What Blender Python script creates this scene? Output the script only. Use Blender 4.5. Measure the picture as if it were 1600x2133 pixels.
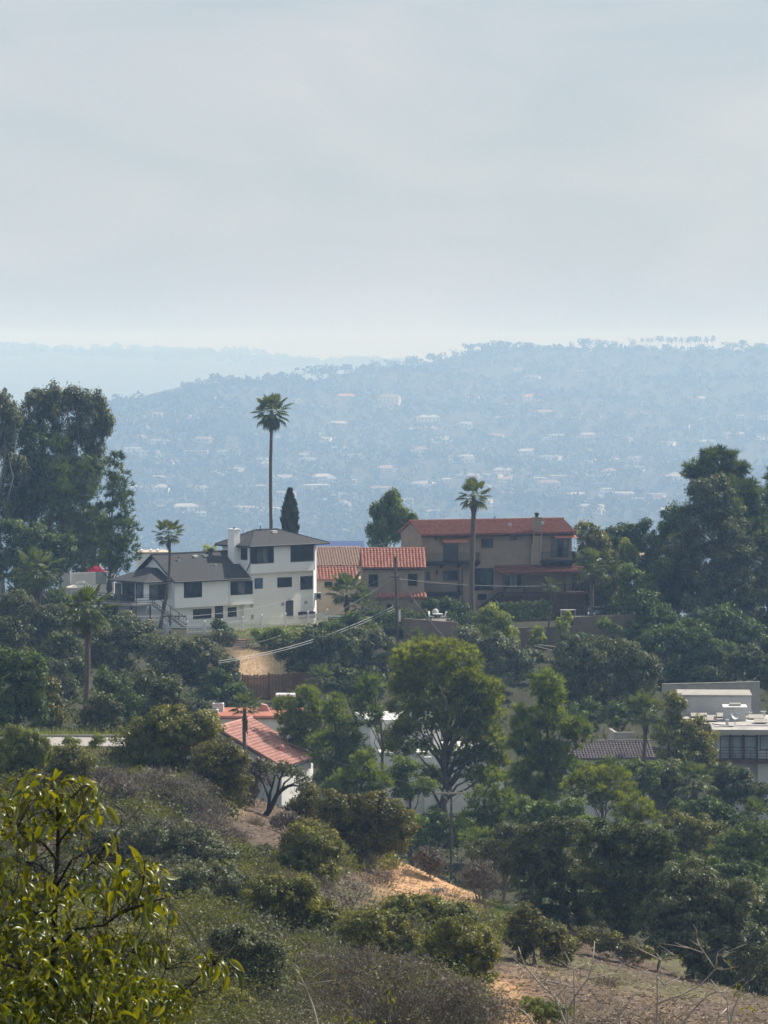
import bpy, math, random
import numpy as np
from mathutils import Vector

# ------------------------------------------------------------------ camera, sky, sun, exposure
SC = bpy.context.scene
COL = SC.collection
for _o in list(bpy.data.objects):
    bpy.data.objects.remove(_o)

F = 8000.0            # focal length in pixels of the 1600 x 2133 photograph (about 5x phone tele)
HOR = 720.0           # row of the eye-level horizon
PITCH = math.atan((1066.5 - HOR) / F)
cam_d = bpy.data.cameras.new("camera")
cam = bpy.data.objects.new("camera", cam_d)
COL.objects.link(cam)
cam.location = (0, 0, 0)
cam.rotation_euler = (math.pi / 2 - PITCH, 0, 0)
cam_d.sensor_fit = 'VERTICAL'
cam_d.sensor_height = 36.0
cam_d.lens = F * 36.0 / 2133.0
cam_d.clip_start = 0.5
cam_d.clip_end = 40000
SC.camera = cam

SUN_EL = math.radians(46)
SUN_B = math.radians(36)          # from +X (right) towards +Y (away)
SV = Vector((math.cos(SUN_EL) * math.cos(SUN_B), math.cos(SUN_EL) * math.sin(SUN_B), math.sin(SUN_EL)))
w = bpy.data.worlds.new("World")
SC.world = w
w.use_nodes = True
nt = w.node_tree
for n in list(nt.nodes):
    nt.nodes.remove(n)
out = nt.nodes.new("ShaderNodeOutputWorld")
bg = nt.nodes.new("ShaderNodeBackground")
sky = nt.nodes.new("ShaderNodeTexSky")
sky.sky_type = 'NISHITA'
sky.sun_disc = False
sky.sun_elevation = SUN_EL
sky.sun_rotation = math.pi / 2 - SUN_B
sky.air_density = 1.0
sky.dust_density = 0.8
sky.ozone_density = 1.5
sky.altitude = 200
bg.inputs['Strength'].default_value = 0.068
# thin high cloud veil, the same all round the sky
tc = nt.nodes.new("ShaderNodeTexCoord")
mp = nt.nodes.new("ShaderNodeMapping")
mp.inputs['Scale'].default_value = (11.0, 11.0, 34.0)
mp.inputs['Location'].default_value = (1.7, 0.4, 0.6)
nz = nt.nodes.new("ShaderNodeTexNoise")
nz.inputs['Scale'].default_value = 1.0
nz.inputs['Detail'].default_value = 6
nz.inputs['Roughness'].default_value = 0.48
nz.inputs['Distortion'].default_value = 0.5
rp = nt.nodes.new("ShaderNodeValToRGB")
rp.color_ramp.elements[0].position = 0.40
rp.color_ramp.elements[0].color = (0.0, 0.0, 0.0, 1)
rp.color_ramp.elements[1].position = 0.64
rp.color_ramp.elements[1].color = (1, 1, 1, 1)
veil = nt.nodes.new("ShaderNodeMixRGB")
veil.inputs['Color2'].default_value = (5.95, 6.7, 7.25, 1)
cloud = nt.nodes.new("ShaderNodeMixRGB")
cloud.inputs['Color2'].default_value = (7.6, 7.7, 7.85, 1)
mul = nt.nodes.new("ShaderNodeMath"); mul.operation = 'MULTIPLY'
mul.inputs[1].default_value = 0.58
L = nt.links.new
L(tc.outputs['Generated'], mp.inputs['Vector']); L(mp.outputs['Vector'], nz.inputs['Vector'])
L(nz.outputs['Fac'], rp.inputs['Fac']); L(rp.outputs['Color'], mul.inputs[0])
# the veil is seen edge-on near the horizon and thins out a little overhead
sx = nt.nodes.new("ShaderNodeSeparateXYZ"); mr = nt.nodes.new("ShaderNodeMapRange")
mr.inputs['From Min'].default_value = 0.0; mr.inputs['From Max'].default_value = 0.75
mr.inputs['To Min'].default_value = 0.80; mr.inputs['To Max'].default_value = 0.72
L(tc.outputs['Generated'], sx.inputs['Vector']); L(sx.outputs['Z'], mr.inputs['Value'])
L(mr.outputs['Result'], veil.inputs['Fac']); L(sky.outputs['Color'], veil.inputs['Color1'])
L(mul.outputs[0], cloud.inputs['Fac']); L(veil.outputs['Color'], cloud.inputs['Color1'])
L(cloud.outputs['Color'], bg.inputs['Color']); L(bg.outputs['Background'], out.inputs['Surface'])

sun_d = bpy.data.lights.new("sun", 'SUN')
sun_d.energy = 5.0
sun_d.angle = math.radians(0.5)
sun_d.color = (1.0, 0.94, 0.85)
sun = bpy.data.objects.new("sun", sun_d)
COL.objects.link(sun)
sun.rotation_euler = (-SV).to_track_quat('-Z', 'Y').to_euler()
sun.location = (50, 50, 200)

SC.view_settings.view_transform = 'Standard'
SC.view_settings.look = 'None'
SC.view_settings.exposure = 0.46
SC.view_settings.gamma = 1.0
SC.view_settings.use_curve_mapping = False
cy = SC.cycles
cy.max_bounces = 6
cy.diffuse_bounces = 3
cy.glossy_bounces = 2
cy.transmission_bounces = 3
cy.transparent_max_bounces = 6
cy.volume_bounces = 1
cy.use_denoising = True
cy.denoising_prefilter = 'FAST'
cy.sample_clamp_indirect = 6.0

# ------------------------------------------------------------------ helpers
CP, SP = math.cos(PITCH), math.sin(PITCH)

def ray(px, py):
    dx, dy = (px - 800.0) / F, (1066.5 - py) / F
    return Vector((dx, CP + dy * SP, -SP + dy * CP))

def at(px, py, Y):
    d = ray(px, py)
    return d * (Y / d.y)

def ppm(Y):
    return F / Y

def link(o, parent=None):
    COL.objects.link(o)
    if parent is not None:
        o.parent = parent
    return o

def thing(name, label, cat, loc=(0, 0, 0), group=None):
    o = bpy.data.objects.new(name, None)
    o.empty_display_size = 0.3
    COL.objects.link(o)
    o.location = loc
    o['label'] = label
    o['category'] = cat
    if group:
        o['group'] = group
    return o

def tag(o, label=None, cat=None, group=None, kind=None):
    if label: o['label'] = label
    if cat: o['category'] = cat
    if group: o['group'] = group
    if kind: o['kind'] = kind
    return o

def wloc(o):
    v = Vector(o.location)
    while o.parent is not None:
        o = o.parent
        v += Vector(o.location)
    return v

def fast_mesh(name, V, faces_n, idx, mat=None, attr=None, smooth=False):
    """V (n,3) float array, idx flat loop indices, faces_n loops per face (int)."""
    me = bpy.data.meshes.new(name)
    nV, nF = len(V), len(idx) // faces_n
    me.vertices.add(nV)
    me.vertices.foreach_set('co', np.ascontiguousarray(V, dtype=np.float32).ravel())
    me.loops.add(len(idx))
    me.loops.foreach_set('vertex_index', np.ascontiguousarray(idx, dtype=np.int32))
    me.polygons.add(nF)
    me.polygons.foreach_set('loop_start', np.arange(0, nF * faces_n, faces_n, dtype=np.int32))
    if attr is not None:
        a = me.attributes.new('tint', 'FLOAT', 'POINT')
        a.data.foreach_set('value', np.ascontiguousarray(attr, dtype=np.float32))
    if smooth:
        me.polygons.foreach_set('use_smooth', np.ones(nF, dtype=bool))
    if mat is not None:
        me.materials.append(mat)
    me.update(calc_edges=True)
    return me

class MB:
    """collects shapes in world coordinates; build() links them as ONE mesh object"""
    def __init__(self):
        self.V = []; self.Fc = []
    def add(self, vs, fs):
        b = len(self.V)
        self.V.extend([Vector(v) for v in vs])
        self.Fc.extend([[i + b for i in f] for f in fs])
        return self
    def hexa(self, p):
        return self.add(p, [(0, 3, 2, 1), (4, 5, 6, 7), (0, 1, 5, 4), (1, 2, 6, 5), (2, 3, 7, 6), (3, 0, 4, 7)])
    def box(self, fr, x0, x1, y0, y1, z0, z1):
        P = fr.p
        return self.hexa([P(x0, y0, z0), P(x1, y0, z0), P(x1, y1, z0), P(x0, y1, z0),
                          P(x0, y0, z1), P(x1, y0, z1), P(x1, y1, z1), P(x0, y1, z1)])
    def prism(self, pts, off):
        """closed polygon (list of world points) extruded by the vector off"""
        n = len(pts); off = Vector(off)
        a = [Vector(p) for p in pts]; b = [p + off for p in a]
        return self.add(a + b, [list(range(n))[::-1], list(range(n, 2 * n))] +
                        [(i, (i + 1) % n, n + (i + 1) % n, n + i) for i in range(n)])
    def tube(self, pts, rads, n=6, cap=True):
        pts = [Vector(p) for p in pts]
        if not hasattr(rads, '__len__'): rads = [rads] * len(pts)
        b = len(self.V)
        for i, p in enumerate(pts):
            d = (pts[min(i + 1, len(pts) - 1)] - pts[max(i - 1, 0)])
            if d.length < 1e-9: d = Vector((0, 0, 1))
            d.normalize()
            a = d.cross(Vector((0.31, 0.95, 0.05)))
            if a.length < 0.1: a = d.cross(Vector((1, 0, 0)))
            a.normalize(); c = d.cross(a)
            for k in range(n):
                t = 2 * math.pi * k / n
                self.V.append(p + (a * math.cos(t) + c * math.sin(t)) * rads[i])
        for i in range(len(pts) - 1):
            for k in range(n):
                k2 = (k + 1) % n
                self.Fc.append([b + i * n + k, b + i * n + k2, b + (i + 1) * n + k2, b + (i + 1) * n + k])
        if cap:
            self.Fc.append([b + k for k in range(n)][::-1])
            self.Fc.append([b + (len(pts) - 1) * n + k for k in range(n)])
        return self
    def cyl(self, c, r, z0, z1, n=12, r1=None):
        c = Vector(c)
        return self.tube([c + Vector((0, 0, z0)), c + Vector((0, 0, z1))], [r, r if r1 is None else r1], n)
    def build(self, name, mat, parent=None, kind=None, smooth=False):
        o0 = wloc(parent) if parent is not None else Vector((0, 0, 0))
        me = bpy.data.meshes.new(name)
        me.from_pydata([tuple(v - o0) for v in self.V], [], self.Fc)
        if smooth:
            for p in me.polygons: p.use_smooth = True
        me.materials.append(mat)
        me.update()
        o = bpy.data.objects.new(name, me)
        link(o, parent)
        if kind: o['kind'] = kind
        return o

class Frame:
    """a building's own axes: x along the front, y into the depth, z up from O"""
    def __init__(self, O, deg):
        self.O = Vector(O); self.deg = deg; t = math.radians(deg)
        self.ex = Vector((math.cos(t), math.sin(t), 0)); self.ey = Vector((-math.sin(t), math.cos(t), 0))
    def p(self, x, y, z):
        return self.O + self.ex * x + self.ey * y + Vector((0, 0, z))
    def hit(self, px, py, y=0.0):
        d = ray(px, py)
        t = (y + self.O.dot(self.ey)) / d.dot(self.ey)
        q = d * t - self.O
        return q.dot(self.ex), q.z
    def side(self, x, y=0.0, left=True):
        return Frame(self.p(x, y, 0), self.deg - 90 if left else self.deg + 90)

# ------------------------------------------------------------------ materials
def nodes_of(m):
    m.use_nodes = True
    t = m.node_tree
    b = t.nodes.get("Principled BSDF")
    return t, b

def mat(name, c, rough=0.85, c2=None, scale=2.0, detail=5, bump=0.0, bscale=30.0, spec=0.3, metal=0.0, contrast=(0.35, 0.65)):
    m = bpy.data.materials.new(name)
    t, b = nodes_of(m)
    b.inputs['Roughness'].default_value = rough
    b.inputs['Specular IOR Level'].default_value = spec
    b.inputs['Metallic'].default_value = metal
    b.inputs['Base Color'].default_value = (*c, 1)
    g = t.nodes.new("ShaderNodeNewGeometry")
    if c2 is not None:
        n = t.nodes.new("ShaderNodeTexNoise"); n.inputs['Scale'].default_value = scale; n.inputs['Detail'].default_value = detail
        n.inputs['Roughness'].default_value = 0.62
        r = t.nodes.new("ShaderNodeValToRGB")
        r.color_ramp.elements[0].position = contrast[0]; r.color_ramp.elements[1].position = contrast[1]
        r.color_ramp.elements[0].color = (*c, 1); r.color_ramp.elements[1].color = (*c2, 1)
        t.links.new(g.outputs['Position'], n.inputs['Vector'])
        t.links.new(n.outputs['Fac'], r.inputs['Fac']); t.links.new(r.outputs['Color'], b.inputs['Base Color'])
    if bump:
        n = t.nodes.new("ShaderNodeTexNoise"); n.inputs['Scale'].default_value = bscale; n.inputs['Detail'].default_value = 3
        bm = t.nodes.new("ShaderNodeBump"); bm.inputs['Strength'].default_value = bump; bm.inputs['Distance'].default_value = 0.05
        t.links.new(g.outputs['Position'], n.inputs['Vector'])
        t.links.new(n.outputs['Fac'], bm.inputs['Height']); t.links.new(bm.outputs['Normal'], b.inputs['Normal'])
    return m

def leafmat(name, dark, light, trans=0.35, tcol=None, gloss=0.07, rough=0.5):
    """diffuse + translucent leaf; colour varies leaf by leaf through the mesh's own tint values"""
    m = bpy.data.materials.new(name)
    m.use_nodes = True
    t = m.node_tree
    for n in list(t.nodes): t.nodes.remove(n)
    o = t.nodes.new("ShaderNodeOutputMaterial")
    a = t.nodes.new("ShaderNodeAttribute"); a.attribute_name = 'tint'
    r = t.nodes.new("ShaderNodeValToRGB")
    r.color_ramp.elements[0].color = (*dark, 1); r.color_ramp.elements[1].color = (*light, 1)
    r.color_ramp.elements[0].position = 0.1; r.color_ramp.elements[1].position = 0.95
    t.links.new(a.outputs['Fac'], r.inputs['Fac'])
    d = t.nodes.new("ShaderNodeBsdfDiffuse"); tr = t.nodes.new("ShaderNodeBsdfTranslucent"); gl = t.nodes.new("ShaderNodeBsdfGlossy")
    gl.inputs['Roughness'].default_value = rough
    gl.inputs['Color'].default_value = (0.8, 0.85, 0.8, 1)
    tint = t.nodes.new("ShaderNodeMixRGB"); tint.blend_type = 'MULTIPLY'; tint.inputs['Fac'].default_value = 1
    tint.inputs['Color2'].default_value = (*(tcol or (1.5, 1.45, 0.6)), 1)
    t.links.new(r.outputs['Color'], d.inputs['Color']); t.links.new(r.outputs['Color'], tint.inputs['Color1'])
    t.links.new(tint.outputs['Color'], tr.inputs['Color'])
    m1 = t.nodes.new("ShaderNodeMixShader"); m1.inputs['Fac'].default_value = trans
    t.links.new(d.outputs['BSDF'], m1.inputs[1]); t.links.new(tr.outputs['BSDF'], m1.inputs[2])
    m2 = t.nodes.new("ShaderNodeMixShader"); m2.inputs['Fac'].default_value = gloss * 0.4
    t.links.new(m1.outputs[0], m2.inputs[1]); t.links.new(gl.outputs['BSDF'], m2.inputs[2])
    t.links.new(m2.outputs[0], o.inputs['Surface'])
    return m

M = {}
M['stucco'] = mat('white_stucco', (0.87, 0.88, 0.89), 0.9, (0.83, 0.84, 0.85), 0.8, bump=0.25, bscale=12)
M['tan'] = mat('tan_stucco', (0.31, 0.255, 0.20), 0.92, (0.245, 0.20, 0.155), 0.7, bump=0.3, bscale=12)
M['tanlight'] = mat('pale_tan_stucco', (0.52, 0.44, 0.34), 0.92, (0.44, 0.37, 0.29), 0.7, bump=0.3, bscale=12)
M['cream'] = mat('cream_stucco', (0.70, 0.68, 0.62), 0.9, (0.6, 0.58, 0.53), 0.6)
M['greywall'] = mat('grey_render', (0.50, 0.50, 0.49), 0.9, (0.42, 0.42, 0.415), 0.5, bump=0.2, bscale=10)
M['palewall'] = mat('pale_render', (0.68, 0.675, 0.65), 0.9, (0.58, 0.575, 0.55), 0.5, bump=0.2, bscale=10)
M['shingle'] = mat('asphalt_shingle', (0.034, 0.035, 0.038), 0.95, (0.064, 0.064, 0.066), 5.0, 8, bump=0.5, bscale=9)
M['trim'] = mat('black_trim', (0.022, 0.024, 0.028), 0.6)
M['frame'] = mat('dark_window_frame', (0.018, 0.02, 0.024), 0.5)
M['white'] = mat('white_paint', (0.80, 0.80, 0.80), 0.6, (0.72, 0.72, 0.72), 3.0)
M['tile_red'] = mat('terracotta_tile', (0.33, 0.125, 0.09), 0.88, (0.50, 0.26, 0.195), 2.2, 9, contrast=(0.34, 0.66))
M['tile_dkred'] = mat('weathered_terracotta_tile', (0.165, 0.062, 0.05), 0.88, (0.30, 0.145, 0.115), 2.6, 6, contrast=(0.3, 0.7))
M['tile_brown'] = mat('faded_brown_tile', (0.34, 0.235, 0.185), 0.88, (0.46, 0.33, 0.26), 2.2, 6)
M['tile_pink'] = mat('faded_pink_tile', (0.40, 0.19, 0.155), 0.9, (0.56, 0.34, 0.285), 2.0, 9, contrast=(0.34, 0.66))
M['tile_dark'] = mat('dark_slate_tile', (0.135, 0.115, 0.12), 0.8, (0.21, 0.18, 0.18), 2.0, 6)
M['redmembrane'] = mat('red_roof_membrane', (0.33, 0.115, 0.08), 0.9, (0.40, 0.16, 0.11), 1.0)
M['awning'] = mat('terracotta_awning', (0.50, 0.20, 0.14), 0.9, (0.44, 0.17, 0.12), 3)
M['iron'] = mat('dark_iron', (0.025, 0.024, 0.025), 0.55)
M['wood'] = mat('dark_wood', (0.07, 0.042, 0.03), 0.9, (0.12, 0.07, 0.05), 3.0, bump=0.3)
M['redwood'] = mat('redwood_fence', (0.10, 0.045, 0.032), 0.9, (0.16, 0.075, 0.05), 2.0)
M['pole'] = mat('weathered_pole', (0.075, 0.06, 0.05), 0.95, (0.13, 0.105, 0.085), 4.0, bump=0.3)
M['palepole'] = mat('bleached_timber', (0.42, 0.37, 0.31), 0.9, (0.32, 0.28, 0.23), 4.0)
M['metal'] = mat('galvanised_metal', (0.46, 0.47, 0.48), 0.55, (0.36, 0.37, 0.38), 2.0, metal=0.3)
M['transformer'] = mat('painted_transformer', (0.42, 0.47, 0.50), 0.5, (0.36, 0.40, 0.42), 2.0)
M['cable'] = mat('aluminium_cable', (0.38, 0.38, 0.37), 0.6)
M['darkcable'] = mat('dark_cable', (0.22, 0.22, 0.22), 0.6)
M['plastic'] = mat('dark_plastic', (0.035, 0.035, 0.04), 0.5)
M['bluemetal'] = mat('blue_roof_sheet', (0.06, 0.10, 0.24), 0.6, (0.05, 0.085, 0.20), 1.0)
M['door'] = mat('dark_blue_door', (0.045, 0.055, 0.075), 0.6)
M['concrete'] = mat('concrete', (0.36, 0.34, 0.31), 0.95, (0.28, 0.265, 0.24), 1.2, bump=0.3, bscale=8)
M['roofgravel'] = mat('flat_roof_gravel', (0.30, 0.28, 0.265), 0.95, (0.46, 0.44, 0.42), 0.55, 8, contrast=(0.38, 0.62))
M['canvas'] = mat('cream_canvas', (0.74, 0.70, 0.62), 0.95, (0.68, 0.64, 0.56), 2)
M['bark'] = mat('bark', (0.075, 0.06, 0.05), 0.95, (0.14, 0.115, 0.095), 5.0, bump=0.5, bscale=14)
M['palebark'] = mat('pale_bark', (0.16, 0.14, 0.12), 0.95, (0.28, 0.25, 0.22), 3.0, bump=0.4, bscale=10)
M['palmbark'] = mat('palm_bark', (0.085, 0.062, 0.05), 0.95, (0.155, 0.12, 0.10), 6.0, bump=0.8, bscale=9)
M['blackbark'] = mat('burnt_bark', (0.022, 0.02, 0.018), 0.95, (0.045, 0.038, 0.033), 20, bump=0.5, bscale=60)
M['twig'] = mat('grey_twig', (0.15, 0.135, 0.13), 0.95, (0.25, 0.225, 0.21), 6.0)
M['twigpale'] = mat('pale_twig', (0.40, 0.36, 0.31), 0.9, (0.28, 0.25, 0.21), 12.0)
M['asphalt'] = mat('old_pale_asphalt', (0.33, 0.31, 0.285), 0.95, (0.26, 0.245, 0.225), 0.8, bump=0.2, bscale=10)
M['darkwall'] = mat('weathered_brown_render', (0.20, 0.155, 0.125), 0.95, (0.14, 0.11, 0.09), 0.5, bump=0.3, bscale=8)
M['stone'] = mat('stone', (0.26, 0.235, 0.20), 0.95, (0.18, 0.16, 0.14), 3.0, bump=0.4, bscale=8)
M['dirtstep'] = mat('brick_red_step', (0.23, 0.12, 0.09), 0.95, (0.17, 0.095, 0.07), 3.0)
M['brick'] = mat('brown_brick', (0.16, 0.085, 0.065), 0.95, (0.11, 0.06, 0.05), 2.0)
def glass(name, c, c2):
    m = mat(name, c, 0.07, c2, 0.9, 2, spec=0.45, contrast=(0.42, 0.6))
    return m
M['pane'] = glass('dark_window_glass', (0.016, 0.02, 0.024), (0.035, 0.042, 0.05))
M['paneclear'] = glass('window_glass_with_curtain', (0.08, 0.095, 0.10), (0.15, 0.165, 0.165))
M['paneblue'] = glass('blue_tinted_glass', (0.06, 0.11, 0.20), (0.09, 0.15, 0.25))
M['panepale'] = glass('glass_over_pale_blind', (0.26, 0.30, 0.33), (0.33, 0.37, 0.40))
# foliage
M['oak'] = leafmat('oak_leaf', (0.020, 0.032, 0.012), (0.135, 0.150, 0.055), 0.22)
M['greyoak'] = leafmat('grey_oak_leaf', (0.028, 0.038, 0.019), (0.175, 0.185, 0.095), 0.22)
M['euc'] = leafmat('eucalyptus_leaf', (0.028, 0.041, 0.017), (0.190, 0.200, 0.078), 0.26, gloss=0.1)
M['pine'] = leafmat('pine_needle', (0.019, 0.039, 0.011), (0.140, 0.185, 0.048), 0.28)
M['goldpine'] = leafmat('golden_green_needle', (0.036, 0.056, 0.009), (0.320, 0.350, 0.045), 0.42)
M['brightpine'] = leafmat('fresh_pine_needle', (0.032, 0.060, 0.012), (0.270, 0.320, 0.068), 0.38)
M['green'] = leafmat('garden_leaf', (0.026, 0.050, 0.011), (0.205, 0.265, 0.055), 0.38)
M['yellowgreen'] = leafmat('yellow_green_leaf', (0.090, 0.120, 0.025), (0.320, 0.350, 0.070), 0.45)
M['hedge'] = leafmat('hedge_leaf', (0.019, 0.038, 0.011), (0.130, 0.180, 0.044), 0.24)
M['cypress'] = leafmat('cypress_leaf', (0.022, 0.036, 0.014), (0.058, 0.07, 0.026), 0.15)
M['olive'] = leafmat('chaparral_leaf', (0.036, 0.046, 0.009), (0.260, 0.250, 0.040), 0.36, gloss=0.1)
M['brownolive'] = leafmat('brown_chaparral_leaf', (0.036, 0.038, 0.013), (0.215, 0.195, 0.055), 0.30, gloss=0.08)
M['sage'] = leafmat('sage_leaf', (0.036, 0.046, 0.024), (0.215, 0.225, 0.118), 0.24, gloss=0.1)
M['scrubgreen'] = leafmat('scrub_leaf', (0.032, 0.042, 0.012), (0.190, 0.190, 0.046), 0.34)
M['scrubgrey'] = leafmat('grey_scrub_leaf', (0.035, 0.043, 0.028), (0.140, 0.146, 0.092), 0.28)
M['drybrown'] = leafmat('dry_leaf', (0.075, 0.060, 0.054), (0.19, 0.15, 0.13), 0.2)
M['laurel'] = leafmat('laurel_leaf', (0.045, 0.065, 0.008), (0.21, 0.215, 0.014), 0.46, (1.5, 1.35, 0.3), gloss=0.10, rough=0.36)
M['palm'] = leafmat('palm_frond', (0.055, 0.08, 0.03), (0.14, 0.165, 0.065), 0.3, gloss=0.10, rough=0.45)
M['paledeadpalm'] = leafmat('dead_palm_frond', (0.11, 0.075, 0.045), (0.22, 0.16, 0.10), 0.2)
M['grass'] = leafmat('lawn_grass', (0.06, 0.10, 0.02), (0.14, 0.18, 0.045), 0.35)
M['drygrass'] = leafmat('dry_grass', (0.22, 0.165, 0.085), (0.38, 0.30, 0.17), 0.3, (1.1, 1.0, 0.8))
M['weed'] = leafmat('roadside_weed', (0.10, 0.125, 0.03), (0.22, 0.24, 0.07), 0.4)
M['flower'] = leafmat('magenta_flower', (0.40, 0.012, 0.06), (0.62, 0.03, 0.13), 0.35, (1.2, 1, 1))
M['farleaf'] = leafmat('far_leaf', (0.030, 0.044, 0.022), (0.088, 0.098, 0.052), 0.15)
M['litter'] = leafmat('leaf_litter', (0.16, 0.115, 0.08), (0.36, 0.29, 0.215), 0.0, gloss=0.0)
# ------------------------------------------------------------------ terrain
UC = np.arange(0, 1601, 100, dtype=float)
CREST_PY = np.array([1548, 1550, 1556, 1575, 1602, 1640, 1685, 1735, 1778, 1820, 1862, 1897, 1937, 1977, 2017, 2052, 2087], float)
CREST_Y = np.array([250, 250, 250, 249, 247, 244, 242, 240, 236, 233, 230, 227, 224, 221, 217, 213, 209], float)
T8 = np.arange(0, 1601, 200, dtype=float)
MIDROWS = {
    300: [1512, 1520, 1650, 1740, 1830, 1850, 1860, 1880, 1900],
    330: [1480, 1490, 1610, 1690, 1765, 1780, 1785, 1790, 1800],
    360: [1440, 1450, 1545, 1640, 1712, 1720, 1715, 1720, 1740],
    400: [1385, 1390, 1430, 1475, 1540, 1570, 1590, 1650, 1680],
    430: [1335, 1340, 1370, 1420, 1450, 1425, 1440, 1480, 1520],
    450: [1305, 1312, 1332, 1352, 1370, 1352, 1352, 1380, 1400],
    462: [1290, 1296, 1312, 1308, 1320, 1300, 1298, 1320, 1340],
    500: [1272, 1280, 1284, 1280, 1284, 1275, 1275, 1290, 1300],
    530: [1285, 1290, 1295, 1295, 1295, 1290, 1290, 1300, 1310],
}
RIDGE_U = np.array([0, 230, 330, 420, 520, 650, 780, 900, 1000, 1100, 1250, 1400, 1600], float)
RIDGE_PY = np.array([885, 850, 832, 815, 803, 778, 762, 745, 733, 731, 727, 726, 727], float)
RIDGE_Y = 2.25 * np.array([3000, 3050, 3100, 3150, 3250, 3450, 3600, 3750, 3850, 3900, 3950, 3950, 3950], float)
FAR_U = np.array([0, 150, 300, 450, 600, 750, 1000, 1600], float)
FAR_PY = np.array([722, 722, 724, 733, 742, 752, 770, 790], float)

def zof(py, Y):
    d = (1066.5 - py) / F
    return (-SP + d * CP) / (CP + d * SP) * Y

def column(u):
    u = min(max(u, 0.0), 1600.0)
    yc = np.interp(u, UC, CREST_Y); pc = np.interp(u, UC, CREST_PY)
    K = [(-60, 1.0), (0, -1.7), (6, -2.2), (15, -4.2), (40, zof(2420, 40)), (70, zof(2270, 70)), (95, zof(2205, 95))]
    for t in (0.25, 0.5, 0.75, 1.0):
        Y = 95 + (yc - 95) * t
        K.append((Y, zof(2205 + (pc - 2205) * t ** 0.9, Y)))
    if u < 290:
        K.append((yc + 14, zof(pc - 14, yc + 14)))
    else:
        K.append((yc + 18, zof(pc, yc) - 5.0))
    for Y, row in MIDROWS.items():
        K.append((Y, zof(np.interp(u, T8, row), Y)))
    K += [(580, -42.), (700, -90.), (1000, -150.), (1600, -230.), (4000, -290.)]
    ry = np.interp(u, RIDGE_U, RIDGE_Y); rpy = np.interp(u, RIDGE_U, RIDGE_PY)
    for t in (0.0, 0.2, 0.4, 0.6, 0.8, 1.0):
        Y = 5060 + (ry - 5060) * t
        K.append((Y, zof(1150 + (rpy - 1150) * t ** 0.93, Y)))
    K += [(ry + 375, zof(rpy, ry) - 15), (ry + 1400, -180.)]
    fp = np.interp(u, FAR_U, FAR_PY)
    K += [(11700, -210.), (15500, zof(fp + 24, 15500)), (17200, zof(fp, 17200)), (18300, -120.), (20500, -200.)]
    a = np.array(K)
    return a[:, 0], a[:, 1]

YG = np.concatenate([np.arange(-60, 90, 6), np.arange(90, 560, 4), np.geomspace(560, 20500, 200)])
UG = np.arange(-100, 1701, 25, dtype=float)
ZG = np.zeros((len(YG), len(UG)))
for j, u in enumerate(UG):
    ky, kz = column(u)
    ZG[:, j] = np.interp(YG, ky, kz)
def _smooth(a, ax, k):
    for _ in range(k):
        p = np.concatenate([np.take(a, [0], ax), a, np.take(a, [-1], ax)], ax)
        n = a.shape[ax]
        a = 0.25 * np.take(p, range(0, n), ax) + 0.5 * np.take(p, range(1, n + 1), ax) + 0.25 * np.take(p, range(2, n + 2), ax)
    return a
ZG = _smooth(_smooth(ZG, 1, 5), 0, 2)

def vnoise(x, y, seed=0):
    """cheap smooth value noise on arrays, about -1..1"""
    def h(i, j):
        v = np.sin(i * 127.1 + j * 311.7 + seed * 74.7) * 43758.5453
        return v - np.floor(v)
    xi, yi = np.floor(x), np.floor(y); fx, fy = x - xi, y - yi
    fx = fx * fx * (3 - 2 * fx); fy = fy * fy * (3 - 2 * fy)
    a = h(xi, yi) * (1 - fx) + h(xi + 1, yi) * fx
    b = h(xi, yi + 1) * (1 - fx) + h(xi + 1, yi + 1) * fx
    return (a * (1 - fy) + b * fy) * 2 - 1

def ground_z(X, Y):
    X = np.asarray(X, float); Y = np.asarray(Y, float)
    Ys = np.maximum(Y, 30.0)
    u = np.clip(800 + F * X / Ys, UG[0], UG[-1] - 1e-3)
    jf = (u - UG[0]) / 25.0; j = np.floor(jf).astype(int); fj = jf - j
    Yc = np.clip(Y, YG[0], YG[-1] - 1e-3)
    i = np.clip(np.searchsorted(YG, Yc, side='right') - 1, 0, len(YG) - 2)
    fi = (Yc - YG[i]) / (YG[i + 1] - YG[i])
    z = (ZG[i, j] * (1 - fj) + ZG[i, j + 1] * fj) * (1 - fi) + (ZG[i + 1, j] * (1 - fj) + ZG[i + 1, j + 1] * fj) * fi
    amp = np.interp(Y, [0, 60, 100, 240, 262, 320, 445, 455, 520, 700, 5000, 6200, 9400, 20000], [0.05, 0.15, 0.45, 0.3, 0.2, 0.6, 0.4, 0.0, 0.0, 3, 16, 27, 12, 28])
    wl = np.where(Y < 560, 7.0, 350.0)
    z = z + amp * (vnoise(X / wl, Y / wl, 1) + 0.5 * vnoise(X / wl * 2.3, Y / wl * 2.3, 2))
    rz = zof(1556, 243.0) - (Y - 243.0) * 0.036
    rm = np.clip((Y - 236) / 6, 0, 1) * np.clip((258 - Y) / 5, 0, 1) * np.clip((300 - u) / 35, 0, 1)
    z = z * (1 - rm) + rz * rm
    z = z + (1 - rm) * np.where(Y < 260, 0.10, 0.0) * np.where(Y > 70, 1, 0) * vnoise(X / 0.9, Y / 0.9, 5)
    return z

def gz(X, Y):
    return float(ground_z(np.array([X]), np.array([Y]))[0])

def on_ground(px, Y):
    X = (px - 800.0) / F * Y      # a pixel column at that distance (pitch is too small to matter)
    return Vector((X, Y, gz(X, Y)))

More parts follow.
